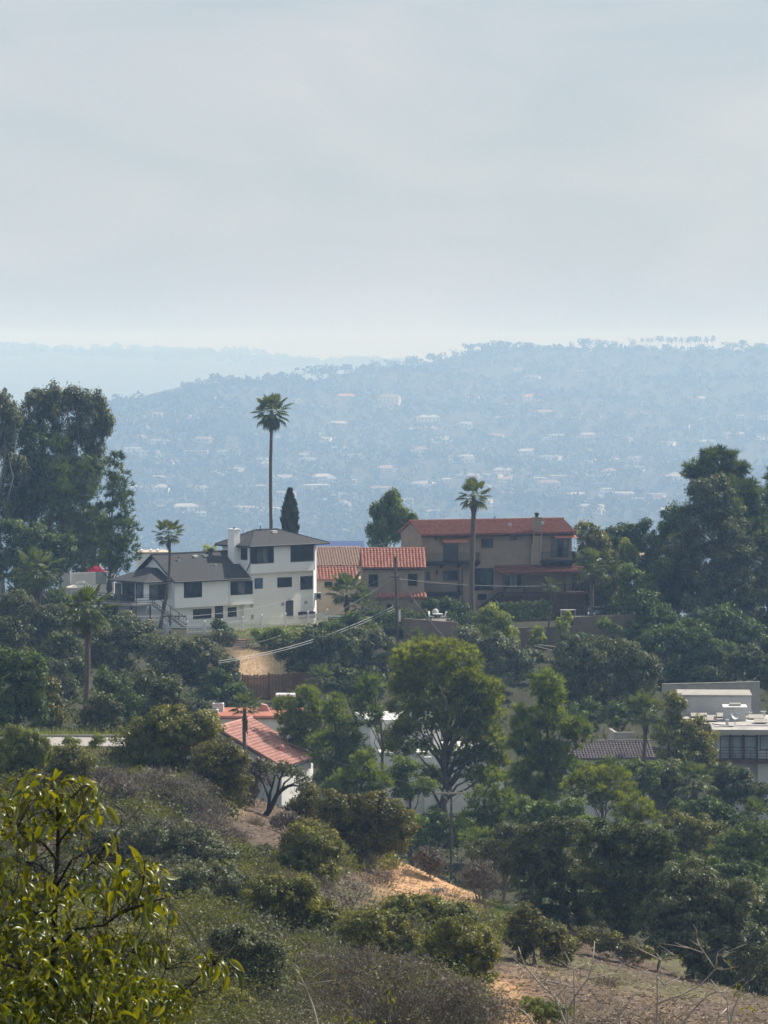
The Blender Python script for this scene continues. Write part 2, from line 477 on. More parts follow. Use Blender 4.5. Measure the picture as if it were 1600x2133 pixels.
def ray_ground(px, py, y0, y1, step=4.0):
    Ys = np.arange(y0, y1, step)
    d = ray(px, py)
    k = Ys / d.y
    z = ground_z(d.x * k, Ys)
    below = np.nonzero(d.z * k <= z)[0]
    if len(below) == 0:
        return None
    t = k[below[0]]
    return Vector((d.x * t, d.y * t, float(z[below[0]])))

# one sheet from under the camera to beyond the last hill
GY = np.concatenate([np.arange(-55, 80, 5), np.arange(80, 260, 1.0), np.arange(260, 480, 2.0), np.arange(480, 600, 6), np.geomspace(600, 20400, 230)])
NA = 200
ga = np.linspace(-1, 1, NA)
ga = np.sign(ga) * (0.62 * np.abs(ga) + 0.38 * np.abs(ga) ** 3)
GW = 26 + 0.20 * np.maximum(GY, 0)
GX = ga[None, :] * GW[:, None]
GYY = np.repeat(GY[:, None], NA, 1)
GZ = ground_z(GX, GYY)
GV = np.stack([GX, GYY, GZ], -1).reshape(-1, 3)
ii = np.arange(len(GY) - 1)[:, None] * NA + np.arange(NA - 1)[None, :]
GI = np.stack([ii, ii + 1, ii + NA + 1, ii + NA], -1).reshape(-1)

# land cover painted per vertex: bare dirt, dry litter, woodland soil, lawn, far hillside scrub
X, Y = GV[:, 0], GV[:, 1]
U = 800 + F * X / np.maximum(Y, 30)
yc = np.interp(U, UC, CREST_Y)
def mixc(a, b, t):
    return a * (1 - t[:, None]) + b * t[:, None]
def sstep(a, b, x):
    t = np.clip((x - a) / (b - a), 0, 1)
    return t * t * (3 - 2 * t)
n1 = vnoise(X / 3.1, Y / 6.0, 11); n2 = vnoise(X / 0.8, Y / 1.7, 12); n3 = vnoise(X / 11, Y / 20, 13)
C = np.tile(np.array([0.125, 0.094, 0.074]), (len(GV), 1))            # litter-covered dirt
C = mixc(C, np.array([0.29, 0.21, 0.15]), sstep(0.1, 0.9, n1 + 0.5 * n2) * 0.7)
C = mixc(C, np.array([0.10, 0.115, 0.045]), sstep(0.25, 0.8, n3 + 0.4 * n1) * 0.7)
PYG = 2205 - (2205 - np.interp(U, UC, CREST_PY)) * np.clip((Y - 95) / np.maximum(yc - 95, 1), 0, 1) ** .9
def ell(cx, cy, rx, ry): return np.exp(-(((U - cx) / rx) ** 2 + ((PYG - cy) / ry) ** 2) ** 2)
op = np.max([ell(560, 1715, 95, 62), ell(725, 1880, 75, 50), ell(915, 1850, 125, 62), ell(1085, 1900, 95, 48), ell(1230, 2040, 260, 80), ell(1080, 2080, 90, 70), ell(1450, 2110, 200, 60), ell(490, 1690, 50, 40), ell(1400, 2060, 190, 50), ell(210, 1640, 36, 36)], 0)
C = mixc(C, np.array([0.075, 0.064, 0.045]), (1 - op) * .9)
bare = np.maximum(ell(905, 1838, 125, 52), ell(1010, 1880, 75, 26))
bare = np.maximum(bare, np.exp(-((U - 645) / 22.0) ** 2) * sstep(26, 3, np.abs(Y - yc + 3)))
bare = np.maximum(bare, np.exp(-((U - 1085 + (Y - 118) * 1.2) / 55.0) ** 2) * sstep(52, 12, np.abs(Y - 118)) * 0.9)
C = mixc(C, np.array([0.54, 0.335, 0.185]), np.clip(bare * 1.25 * (0.85 + 0.3 * n2), 0, 1))
lawn = np.exp(-((U - 1075) / 75.0) ** 2) * sstep(30, 8, np.abs(Y - yc + 16))
C = mixc(C, np.array([0.10, 0.135, 0.03]), np.clip(lawn * 1.2, 0, 1))
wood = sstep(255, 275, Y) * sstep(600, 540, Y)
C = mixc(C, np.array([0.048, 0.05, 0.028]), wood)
slope = np.exp(-((U - 520) / 34.0) ** 2) * sstep(20, 5, np.abs(Y - 432))
C = mixc(C, np.array([0.40, 0.285, 0.185]), np.clip(slope * 1.4, 0, 1))
yard = sstep(454, 458, Y) * sstep(520, 490, Y) * sstep(430, 480, U) * sstep(700, 670, U)
C = mixc(C, np.array([0.24, 0.22, 0.12]), yard)
far = sstep(700, 1200, Y)
C = mixc(C, np.array([0.05, 0.053, 0.036]), far)
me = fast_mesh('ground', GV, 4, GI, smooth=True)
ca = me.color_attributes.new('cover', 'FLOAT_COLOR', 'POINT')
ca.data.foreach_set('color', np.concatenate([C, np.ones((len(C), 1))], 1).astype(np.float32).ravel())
gm = bpy.data.materials.new('hillside_soil')
t, b = nodes_of(gm)
b.inputs['Roughness'].default_value = 0.97
b.inputs['Specular IOR Level'].default_value = 0.15
at_ = t.nodes.new("ShaderNodeAttribute"); at_.attribute_name = 'cover'
g_ = t.nodes.new("ShaderNodeNewGeometry")
n_ = t.nodes.new("ShaderNodeTexNoise"); n_.inputs['Scale'].default_value = 2.4; n_.inputs['Detail'].default_value = 8; n_.inputs['Roughness'].default_value = 0.7
r_ = t.nodes.new("ShaderNodeValToRGB"); r_.color_ramp.elements[0].position = 0.3; r_.color_ramp.elements[1].position = 0.72
r_.color_ramp.elements[0].color = (0.52, 0.5, 0.48, 1); r_.color_ramp.elements[1].color = (1.28, 1.25, 1.2, 1)
x_ = t.nodes.new("ShaderNodeMixRGB"); x_.blend_type = 'MULTIPLY'; x_.inputs['Fac'].default_value = 1
bm_ = t.nodes.new("ShaderNodeBump"); bm_.inputs['Strength'].default_value = 0.8; bm_.inputs['Distance'].default_value = 0.15
t.links.new(g_.outputs['Position'], n_.inputs['Vector']); t.links.new(n_.outputs['Fac'], r_.inputs['Fac'])
t.links.new(at_.outputs['Color'], x_.inputs['Color1']); t.links.new(r_.outputs['Color'], x_.inputs['Color2'])
t.links.new(x_.outputs['Color'], b.inputs['Base Color'])
t.links.new(n_.outputs['Fac'], bm_.inputs['Height']); t.links.new(bm_.outputs['Normal'], b.inputs['Normal'])
me.materials.append(gm)
ground = link(bpy.data.objects.new('ground', me))
ground['kind'] = 'structure'

# ------------------------------------------------------------------ haze
hz = MB().hexa([(-5600, -75, -390), (5600, -75, -390), (5600, 21000, -390), (-5600, 21000, -390),
                (-5600, -75, 60), (5600, -75, 60), (5600, 21000, 60), (-5600, 21000, 60)])
hm = bpy.data.materials.new('valley_haze')
hm.use_nodes = True
t = hm.node_tree
for n in list(t.nodes): t.nodes.remove(n)
o_ = t.nodes.new("ShaderNodeOutputMaterial"); pv = t.nodes.new("ShaderNodeVolumePrincipled")
pv.inputs['Color'].default_value = (0.40, 0.63, 1.0, 1)
pv.inputs['Absorption Color'].default_value = (0.95, 0.95, 0.95, 1)
pv.inputs['Density'].default_value = 0.00020
pv.inputs['Anisotropy'].default_value = -0.12
t.links.new(pv.outputs['Volume'], o_.inputs['Volume'])
haze = hz.build('haze', hm)
haze['kind'] = 'stuff'
# ------------------------------------------------------------------ building helpers
def wallbox(root, fr, name, x0, x1, y0, y1, z0, z1, m):
    return MB().box(fr, x0, x1, y0, y1, z0, z1).build(name, m, root)

def window(root, fr, box, y=0.0, cols=2, rows=1, glassm='pane', fm='frame', bar=0.07, sill=False, alt=None, name='window'):
    """frame with mullions (part) holding separate panes (sub-parts), set in a shallow reveal; box is px0, py0, px1, py1"""
    px0, py0, px1, py1 = box
    xa, za = fr.hit(px0, py0, y); xb, zb = fr.hit(px1, py1, y)
    xa2, za2 = fr.hit(px0, py1, y); xb2, zb2 = fr.hit(px1, py0, y)
    zt, zl = (za + zb2) / 2, (zb + za2) / 2
    return window_m(root, fr, xa, xb, zl, zt, y, cols, rows, glassm, fm, bar, sill, alt, name)

def window_m(root, fr, x0, x1, z0, z1, y=0.0, cols=2, rows=1, glassm='pane', fm='frame', bar=0.07, sill=False, alt=None, name='window'):
    b = MB()
    ya, yb = y - 0.05, y + 0.03
    b.box(fr, x0, x0 + bar, ya, yb, z0, z1); b.box(fr, x1 - bar, x1, ya, yb, z0, z1)
    b.box(fr, x0 + bar, x1 - bar, ya, yb, z0, z0 + bar); b.box(fr, x0 + bar, x1 - bar, ya, yb, z1 - bar, z1)
    iw = (x1 - x0 - 2 * bar) / cols; ih = (z1 - z0 - 2 * bar) / rows
    for c in range(1, cols):
        xc = x0 + bar + c * iw
        b.box(fr, xc - bar * .4, xc + bar * .4, ya + .005, yb, z0 + bar, z1 - bar)
    for r in range(1, rows):
        zc = z0 + bar + r * ih
        b.box(fr, x0 + bar, x1 - bar, ya + .01, yb - .004, zc - bar * .4, zc + bar * .4)
    f = b.build(name, M[fm], root)
    if sill:
        MB().box(fr, x0 - .06, x1 + .06, y - .10, y - .001, z0 - .09, z0 - .004).build('sill', M['tan'], f)
    for c in range(cols):
        for r in range(rows):
            g = glassm
            if alt and (c, r) in alt: g = alt[(c, r)]
            MB().box(fr, x0 + bar + c * iw + .01, x0 + bar + (c + 1) * iw - .01, y - .022, y - .006,
                     z0 + bar + r * ih + .01, z0 + bar + (r + 1) * ih - .01).build('pane', M[g], f)
    return f

def door(root, fr, box, y=0.0, m='door', name='door'):
    px0, py0, px1, py1 = box
    x0, z1 = fr.hit(px0, py0, y); x1, z0 = fr.hit(px1, py1, y)
    b = MB()
    b.box(fr, x0 - .07, x0, y - .05, y + .02, z0, z1 + .07); b.box(fr, x1, x1 + .07, y - .05, y + .02, z0, z1 + .07)
    b.box(fr, x0, x1, y - .05, y + .02, z1, z1 + .07)
    d = MB().box(fr, x0, x1, y - .03, y - .005, z0, z1).build(name, M[m], root)
    b.build('door_frame', M['frame'], d)
    h = MB().box(fr, x1 - .16, x1 - .10, y - .09, y - .03, (z0 + z1) / 2 - .05, (z0 + z1) / 2 + .03)
    h.build('handle', M['metal'], d)
    return d

def tile_sheet(P0, a, bdir, W, L, sp, row, lift=0.09, seed=0, skew=0.0):
    """barrel tiles: P0 top-left corner, a along the ridge, bdir down the slope; returns an MB with every tile as its own arch"""
    rng = random.Random(seed)
    a = Vector(a).normalized(); bdir = Vector(bdir).normalized(); n = a.cross(bdir)
    if n.z < 0: n = -n
    mb = MB()
    nc = max(1, int(round(W / sp))); nr = max(1, int(round(L / row)))
    sp, row = W / nc, L / nr
    # pan underneath
    mb.add([P0, P0 + a * W, P0 + a * W + bdir * L, P0 + bdir * L,
            P0 - n * .12, P0 + a * W - n * .12, P0 + a * W + bdir * L - n * .12, P0 + bdir * L - n * .12],
           [(0, 1, 2, 3), (7, 6, 5, 4), (0, 4, 5, 1), (1, 5, 6, 2), (2, 6, 7, 3), (3, 7, 4, 0)])
    ang = [math.radians(x) for x in (0, 45, 90, 135, 180)]
    for i in range(nc):
        for j in range(nr):
            c = P0 + a * (sp * (i + .5) + rng.uniform(-.02, .02)) + bdir * (row * j)
            r0 = sp * .33; r1 = sp * (.42 + rng.uniform(-.02, .02))
            u0 = [c - a * (r0 * math.cos(t)) + n * (r0 * 1.05 * math.sin(t)) for t in ang]
            c1 = c + bdir * (row * 1.08) + n * (0.035 + rng.uniform(0, .02))
            u1 = [c1 - a * (r1 * math.cos(t)) + n * (r1 * 1.1 * math.sin(t)) for t in ang]
            mb.add(u0 + u1, [(k, k + 1, 6 + k, 5 + k) for k in range(4)] + [(5, 6, 7, 8, 9)])
    return mb

def tiled_roof(root, fr, x0, x1, yr, zr, ye, ze, m, sp=.37, row=.42, seed=0, name='roof_tiles'):
    P0 = fr.p(x0, yr, zr); bd = fr.p(x0, ye, ze) - P0
    o = tile_sheet(P0, fr.ex, bd, x1 - x0, bd.length, sp, row, seed=seed).build(name, M[m], root)
    o['kind'] = 'stuff'
    return o

def ridge_caps(root, p0, p1, m, r=.13, step=.42, name='ridge_caps'):
    p0, p1 = Vector(p0), Vector(p1); d = p1 - p0; n = max(2, int(d.length / step)); b = MB()
    for i in range(n):
        q0 = p0 + d * (i / n); q1 = p0 + d * ((i + 1.06) / n)
        b.tube([q0, q1 + Vector((0, 0, .02))], [r, r * 1.18], 8)
    o = b.build(name, M[m], root); o['kind'] = 'stuff'
    return o

def slab(b, pts, th=.16):
    """roof plane: top polygon (world points) with thickness downwards"""
    return b.prism(pts, (0, 0, -th))

def railing(root, pts, h, m='iron', bars=.14, r=.022, name='railing', rails=2):
    b = MB(); pts = [Vector(p) for p in pts]; up = Vector((0, 0, h))
    for p, q in zip(pts[:-1], pts[1:]):
        for k in range(rails):
            z = Vector((0, 0, h * (1 - k * .88 / max(1, rails - 1)))) if rails > 1 else up
            b.tube([p + z, q + z], r * 1.4, 5)
        n = max(1, int((q - p).length / bars))
        for i in range(n + 1):
            s = p + (q - p) * (i / n)
            b.tube([s, s + up], r if bars < .5 else r * 1.6, 4)
    o = b.build(name, M[m], root); o['kind'] = 'stuff'
    return o

def pipe(root, pts, r, m, name):
    return MB().tube(pts, r, 6).build(name, M[m], root)

# ------------------------------------------------------------------ white hillside house
O = at(522, 1288, 470)
wh = Frame(O, 42)
H = thing('white_house', 'white stucco hillside house with dark grey shingle roofs and a three-storey tower end', 'house', O)
X0 = 0.0
XT = wh.hit(657, 1160, 0)[0]                     # right end of the overhanging top floor
zc = wh.hit(541, 1194, 0)[1]                     # underside of the overhang
ze = wh.hit(519, 1137, 0)[1]                     # eaves of the tower
DT = 5.4                                         # depth of the tower
wallbox(H, wh, 'upper_wall', 0, XT, 0, DT, zc, ze + .05, M['stucco'])
XB = wh.hit(654.5, 1250, .55)[0]
wallbox(H, wh, 'tower_wall', -.6, XB, .55, DT - .05, -2.2, zc - .002, M['stucco'])
# splayed end wall that catches the sun
p = [wh.p(XT + .002, .35, -1.2), wh.p(XT + 1.35, 1.35, -1.2), wh.p(XT + 1.35, DT, -1.2), wh.p(XT + .002, DT, -1.2)]
MB().prism(p, (0, 0, ze + 1.2)).build('end_wall', M['stucco'], H)
# hip roof
e = .65; zr = wh.hit(552, 1103, DT / 2)[1]
A, B, Cc, D = (-e, -e), (XT + 1.75, -e), (XT + 1.75, DT + e), (-e, DT + e)
hy = DT / 2
rx0 = wh.hit(530, 1104, hy)[0]; rx1 = wh.hit(577, 1103, hy)[0]
P = lambda q, z: wh.p(q[0], q[1], z)
R0, R1 = wh.p(rx0, hy, zr), wh.p(rx1, hy, zr)
zz = ze + .02
b = MB()
lo = [P(q, zz) for q in (A, B, Cc, D)]; lo2 = [v - Vector((0, 0, .20)) for v in lo]
b.add(lo + lo2 + [R0, R1], [(0, 1, 9, 8), (1, 2, 9), (2, 3, 8, 9), (3, 0, 8), (0, 4, 5, 1), (1, 5, 6, 2), (2, 6, 7, 3), (3, 7, 4, 0), (4, 7, 6, 5)])
roof = b.build('tower_roof', M['shingle'], H)
b = MB()
for i in range(4):
    b.tube([lo[i] - Vector((0, 0, .12)), lo[(i + 1) % 4] - Vector((0, 0, .12))], .11, 6)
b.build('gutter', M['trim'], roof)
ridge_caps(roof, R0, R1, 'shingle', .09, .35)
for q in (A, D): MB().tube([P(q, zz + .02), R0 + Vector((0, 0, .02))], .06, 5).build('hip_cap', M['shingle'], roof)
for q in (B, Cc): MB().tube([P(q, zz + .02), R1 + Vector((0, 0, .02))], .06, 5).build('hip_cap', M['shingle'], roof)
def on_slope(px, py):       # a point on the front slope of the tower roof
    best = None
    for k in range(60):
        yy = -e + (hy + e) * k / 59; z = zz + (zr - zz) * k / 59
        x, zh = wh.hit(px, py, yy)
        if best is None or abs(zh - z) < best[0]: best = (abs(zh - z), x, yy, z)
    return wh.p(*best[1:])
q = on_slope(571, 1109)
MB().box(Frame(q, 42), -.35, .35, -.25, .25, -.1, .22).build('skylight', M['white'], roof)
q = on_slope(542.5, 1106)
MB().tube([q - Vector((0, 0, .1)), q + Vector((0, 0, .7))], .05, 6).build('vent_pipe', M['trim'], roof)
# tower windows
window(H, wh, (522.8, 1139.8, 570, 1173.6), 0, 4, 1, 'pane', alt={(1, 0): 'paneclear', (2, 0): 'paneclear'})
window(H, wh, (605.3, 1135.6, 653, 1169.6), 0, 4, 1, 'pane')
window(H, wh, (577.8, 1202.7, 607.6, 1223), .55, 2, 1, 'pane')
window(H, wh, (625.6, 1200, 652.2, 1227.6), .55, 2, 1, 'pane')
window(H, wh, (530.4, 1204.5, 547, 1226), .55, 1, 1, 'paneblue')
door(H, wh, (596.3, 1252.5, 609.7, 1288), .55)
for bx in ((586, 1255, 592, 1261), (634, 1252, 640, 1258), (521, 1259, 527.5, 1265), (523, 1281, 528, 1290)):
    xa, za = wh.hit(bx[0], bx[1], .55); xb, zb = wh.hit(bx[2], bx[3], .55)
    MB().box(wh, xa, xb, .50, .549, zb, za).build('wall_vent', M['metal'], H)
xa, za = wh.hit(602, 1251, .55)
MB().box(wh, xa - .2, xa + .2, .3, .549, za - .05, za + .1).build('porch_light', M['trim'], H)
lf = wh.side(0.0)                                     # left flank of the tower: x runs towards the camera
window(H, lf, (502, 1141, 515.5, 1166.5), 0, 2, 1, 'pane')
pipe(H, [wh.p(-.09, -.09, ze - .1), wh.p(-.09, -.09, wh.hit(520, 1172, 0)[1]), wh.p(-.5, .1, wh.hit(520, 1172, 0)[1] - 1.0)], .07, 'trim', 'downpipe')
# chimney
cx0, cx1 = -1.0, -.02; cy0 = 1.95; cy1 = 3.15
zt_ = wh.hit(488, 1104, cy0)[1]
b = MB().box(wh, cx0, cx1, cy0, cy1, zc - .5, zt_)
ch = b.build('chimney', M['stucco'], H)
MB().box(wh, cx0 - .08, cx1 + .05, cy0 - .08, cy1 + .08, zt_ + .002, zt_ + .12).build('cap', M['stucco'], ch)
MB().cyl(wh.p((cx0 + cx1) / 2, (cy0 + cy1) / 2, zt_ + .12), .16, 0, .16, 8).build('flue', M['trim'], ch)
# lower wing: gable roof with its ridge along the front
yw = .25
XG = wh.hit(364, 1240, yw)[0]                        # left end of the wing
XM = wh.hit(476, 1240, yw)[0]
zb_ = wh.hit(420, 1264, yw)[1]
zew = wh.hit(450, 1207, yw - .5)[1]                  # eaves
DW = 7.6
yrw = yw + DW * .5
zrw = wh.hit(322, 1155, yrw)[1]
wallbox(H, wh, 'wing_wall', XG, -.62, yw, yw + DW, zb_, zew, M['stucco'])
wallbox(H, wh, 'bay_wall', XM, wh.hit(527, 1240, -.08)[0], -.08, yw - .002, zb_ + .02, zew - .02, M['stucco'])
wallbox(H, wh, 'basement_wall', XG - 3.2, -.605, 1.15, yw + DW, -3.4, zb_ - .003, M['stucco'])
# gable triangle
g0, g1, g2 = wh.p(XG, yw + .01, zew + .002), wh.p(XG, yw + DW - .01, zew + .002), wh.p(XG, yrw, zrw - .24)
MB().prism([g0, g1, g2], wh.ex * .25).build('gable', M['stucco'], H)
xo = XG - .55; xr = .35
b = MB()
sl = (zrw - zew) / (yrw - (yw - .6))
slab(b, [wh.p(xo, yw - .6, zew + .02), wh.p(-.2, yw - .6, zew + .02), wh.p(-.2, yrw, zrw), wh.p(xo, yrw, zrw)], .18)
slab(b, [wh.p(xo, yrw + .002, zrw), wh.p(-.2, yrw + .002, zrw), wh.p(-.2, yw + DW + .6, zew + .02), wh.p(xo, yw + DW + .6, zew + .02)], .18)
wr = b.build('wing_roof', M['shingle'], H)
ridge_caps(wr, wh.p(xo, yrw, zrw + .02), wh.p(-.2, yrw, zrw + .02), 'shingle', .1, .35)
b = MB()
b.tube([wh.p(xo - .02, yw - .62, zew - .1), wh.p(-.15, yw - .62, zew - .1)], .1, 6)
b.build('gutter', M['trim'], wr)
for yy in (yw - .62, yw + DW + .62):
    MB().tube([wh.p(xo - .04, yy, zew - .08), wh.p(xo - .04, yrw, zrw - .09)], .12, 4).build('bargeboard', M['trim'], wr)
def on_wing(px, py):
    best = None
    for k in range(80):
        yy = yw - .6 + (yrw - yw + .6) * k / 79; z = zew + (zrw - zew) * k / 79
        x, zh = wh.hit(px, py, yy)
        if best is None or abs(zh - z) < best[0]: best = (abs(zh - z), x, yy, z)
    return wh.p(*best[1:])
for px, py, m_, s in ((406, 1159, 'white', .3), (427, 1158, 'metal', .3), (371.5, 1168, 'metal', .18), (448, 1178, 'metal', .16)):
    MB().box(Frame(on_wing(px, py), 42), -s, s, -s, s, -.1, .16).build('roof_vent', M[m_], wr)
q = on_wing(371.5, 1168); MB().tube([q, q + Vector((0, 0, .55))], .05, 6).build('vent_pipe', M['trim'], wr)
q = on_wing(440, 1155)
tv = MB().tube([q, q + Vector((0, 0, .35)), q + Vector((0, 0, .45)), q + Vector((0, 0, .75)), q + Vector((0, 0, .85))], [.14, .14, .3, .3, .1], 10)
tv.build('turbine_vent', M['trim'], wr)
window(H, wh, (383.2, 1212.6, 420.5, 1244.6), yw, 2, 1, 'pane')
window(H, wh, (480, 1209.8, 526, 1238.6), -.08, 3, 1, 'pane', alt={(1, 0): 'paneclear'})
window(H, wh, (402.3, 1268.5, 440.2, 1288.6), 1.15, 3, 1, 'pane')
window(H, wh, (474.5, 1265, 492.5, 1284.7), 1.15, 1, 2, 'pane')
door(H, wh, (448.5, 1264, 463.5, 1296), 1.15)
# garden-room extension at the gable end, with a hipped roof
yx = 1.5
XE = wh.hit(304, 1240, yx)[0]
zxe = wh.hit(304, 1212, yx - .3)[1]
DX = 5.6
wallbox(H, wh, 'garden_room_wall', XE, XG - .002, yx, yx + DX, zb_ - .6, zxe, M['stucco'])
window(H, wh, (311, 1217, 349.5, 1249.5), yx, 2, 1, 'pane', alt={(0, 0): 'paneclear'})
lx = wh.side(XE)
px_l = [(240, 1215, 253, 1253), (255, 1214, 281, 1258), (283, 1216, 299, 1245)]
window(H, lx, px_l[0], 0, 1, 1, 'paneclear', name='window')
window(H, lx, px_l[1], 0, 2, 1, 'pane', name='sliding_door')
window(H, lx, px_l[2], 0, 1, 1, 'paneclear', name='window')
b = MB()
xa, xb2, ya, yb = XE - .75, XG + .1, yx - .6, yx + DX + .7
lo = [wh.p(xa, ya, zxe), wh.p(xb2, ya, zxe), wh.p(xb2, yb, zxe), wh.p(xa, yb, zxe)]
up = [wh.p(XG - .02, ya + 2.6, zxe + 1.45), wh.p(XG - .02, yb - 2.3, zxe + 1.45)]
mid = wh.p((xa + XG) / 2 - .1, ya + 1.5, zxe + .75)
lo2 = [v - Vector((0, 0, .2)) for v in lo]
b.add(lo + lo2 + up + [mid], [(0, 1, 10), (1, 8, 10), (0, 10, 8, 9), (0, 9, 3), (3, 9, 2), (1, 2, 9, 8), (0, 4, 5, 1), (1, 5, 6, 2), (2, 6, 7, 3), (3, 7, 4, 0), (4, 7, 6, 5)])
xr_ = b.build('garden_room_roof', M['shingle'], H)
b = MB()
b.tube([lo[3] - Vector((0, 0, .1)), lo[0] - Vector((0, 0, .1)), lo[1] - Vector((0, 0, .1))], .1, 6)
b.build('gutter', M['trim'], xr_)
# deck with railings and steps at the left
zd = wh.hit(303, 1258, yx - 1.4)[1]
b = MB().box(wh, XE - 2.6, XE - .01, yx - 1.4, yx + DX + 3.0, zd - .25, zd)
dk = b.build('deck', M['concrete'], H)
railing(dk, [wh.p(XE - .05, yx - 1.35, zd), wh.p(XE - 2.55, yx - 1.35, zd), wh.p(XE - 2.55, yx + DX + 2.9, zd)], 1.05, 'iron', bars=1.3, rails=4, r=.03)
for xx in (XE - 2.5, XE - .3):
    for yy in (yx - 1.2, yx + 2.5, yx + 6):
        MB().box(wh, xx - .08, xx + .08, yy - .08, yy + .08, zd - 2.6, zd - .252).build('post', M['wood'], dk)
s0 = wh.p(XE + .1, yx - 1.0, zd); s1 = wh.p(XE + 4.6, yx - 1.6, zd - 2.9)
b = MB()
for i in range(14):
    q = s0 + (s1 - s0) * (i / 13)
    fr2 = Frame(q, 42); b.box(fr2, -.17, .17, -.5, .5, -.12, .0)
st = b.build('steps', M['concrete'], H); st['kind'] = 'stuff'
railing(st, [s0 - wh.ey * .5, s1 - wh.ey * .5], .95, 'iron', bars=1.1, rails=2, r=.03)
# ------------------------------------------------------------------ things on and round the white house
def ac_unit(name, label, q, deg, sx, sy, sz, fan_side=True, m='metal', group=None):
    t_ = thing(name, label, 'air conditioner', q, group)
    f_ = Frame(q, deg)
    MB().box(f_, -sx / 2, sx / 2, -sy / 2, sy / 2, .06, sz).build('casing', M[m], t_)
    b_ = MB()
    for k in range(7):
        zz_ = .14 + (sz - .22) * k / 6
        b_.box(f_, -sx / 2 + .05, sx / 2 - .05, -sy / 2 - .02, -sy / 2 - .001, zz_, zz_ + .03)
    g_ = b_.build('louvres', M['plastic'], t_); g_['kind'] = 'stuff'
    if fan_side:
        MB().cyl(f_.p(0, 0, 0), min(sx, sy) * .4, sz + .002, sz + .05, 14).build('fan_guard', M['plastic'], t_)
    for sx_ in (-1, 1):
        MB().box(f_, sx_ * sx * .35 - .06, sx_ * sx * .35 + .06, -sy / 2, sy / 2, 0, .059).build('foot', M['plastic'], t_)
    return t_
def wpos(px, py, y):
    x, z = wh.hit(px, py, y); return wh.p(x, y, z)
ac_unit('condenser', 'dark air-conditioning condenser at the foot of the white tower, the one nearer its door', wpos(631.5, 1289, -.2), 42, .95, .8, .85, m='plastic')
ac_unit('condenser', 'dark air-conditioning condenser by the right-hand corner of the white tower', wpos(647, 1288, -.2), 42, .95, .8, .85, m='plastic')
q = wpos(662, 1250, .6)
t_ = ac_unit('wall_air_conditioner', 'white split air conditioner bracketed high on the sunlit end wall of the white house', q, 25, .95, .4, .95, fan_side=False, m='white')
b = MB().cyl(Vector((0, 0, 0)), .3, 0, .03, 16)
b = MB(); f_ = Frame(q, 25)
b.tube([f_.p(0, -.225, .5), f_.p(0, -.26, .5)], .3, 16); b.build('fan_grille', M['plastic'], t_)
# white picket fence in front of the house
fence_pts = [(390.6, 1322.8, 456), (427, 1322, 457), (462.5, 1318, 458), (506, 1313, 461), (545.6, 1309, 463), (595, 1305.6, 466), (642, 1301, 469), (682, 1296.5, 472)]
fp_ = [at(a_, b_, c_) for a_, b_, c_ in fence_pts]
FN = thing('picket_fence', 'white picket fence running along the yard in front of the white house', 'fence', fp_[0])
for p_ in fp_:
    b = MB(); f_ = Frame(p_, 30)
    b.box(f_, -.075, .075, -.075, .075, -.5, 1.5); b.box(f_, -.11, .11, -.11, .11, 1.502, 1.6)
    b.add([f_.p(-.1, -.1, 1.602), f_.p(.1, -.1, 1.602), f_.p(.1, .1, 1.602), f_.p(-.1, .1, 1.602), f_.p(0, 0, 1.72)], [(0, 1, 4), (1, 2, 4), (2, 3, 4), (3, 0, 4)])
    b.build('post', M['white'], FN)
for i, (p_, q_) in enumerate(zip(fp_[:-1], fp_[1:])):
    d_ = q_ - p_; n_ = int(Vector((d_.x, d_.y, 0)).length / .17)
    b = MB()
    for k in range(1, n_):
        s_ = p_ + d_ * (k / n_); f_ = Frame(s_, 30)
        b.box(f_, -.035, .035, -.03, -.008, .08, 1.28)
    o_ = b.build('pickets', M['white'], FN); o_['kind'] = 'stuff'
    for zr_ in (.3, 1.05):
        f_ = Frame(p_, math.degrees(math.atan2(d_.y, d_.x)))
        Lh = Vector((d_.x, d_.y, 0)).length
        b = MB().hexa([p_ + Vector((0, 0, zr_)), q_ + Vector((0, 0, zr_)), q_ + f_.ey * .05 + Vector((0, 0, zr_)), p_ + f_.ey * .05 + Vector((0, 0, zr_)),
                       p_ + Vector((0, 0, zr_ + .09)), q_ + Vector((0, 0, zr_ + .09)), q_ + f_.ey * .05 + Vector((0, 0, zr_ + .09)), p_ + f_.ey * .05 + Vector((0, 0, zr_ + .09))])
        b.build('rail', M['white'], FN)
# dark rounded arch object leaning on the wall (bicycle-like hoop of black hose)
q = wpos(513, 1288, 1.0)
b = MB(); pts = []
for k in range(17):
    a_ = math.pi * k / 16
    pts.append(q + wh.ex * (.42 * math.cos(a_)) + Vector((0, 0, .25 + 1.15 * math.sin(a_))))
b.tube([pts[0] - Vector((0, 0, .3))] + pts + [pts[-1] - Vector((0, 0, .3))], .07, 6)
tag(b.build('garden_arch', M['trim']), 'black hoop arch leaning against the white wall behind the picket fence', 'arch')

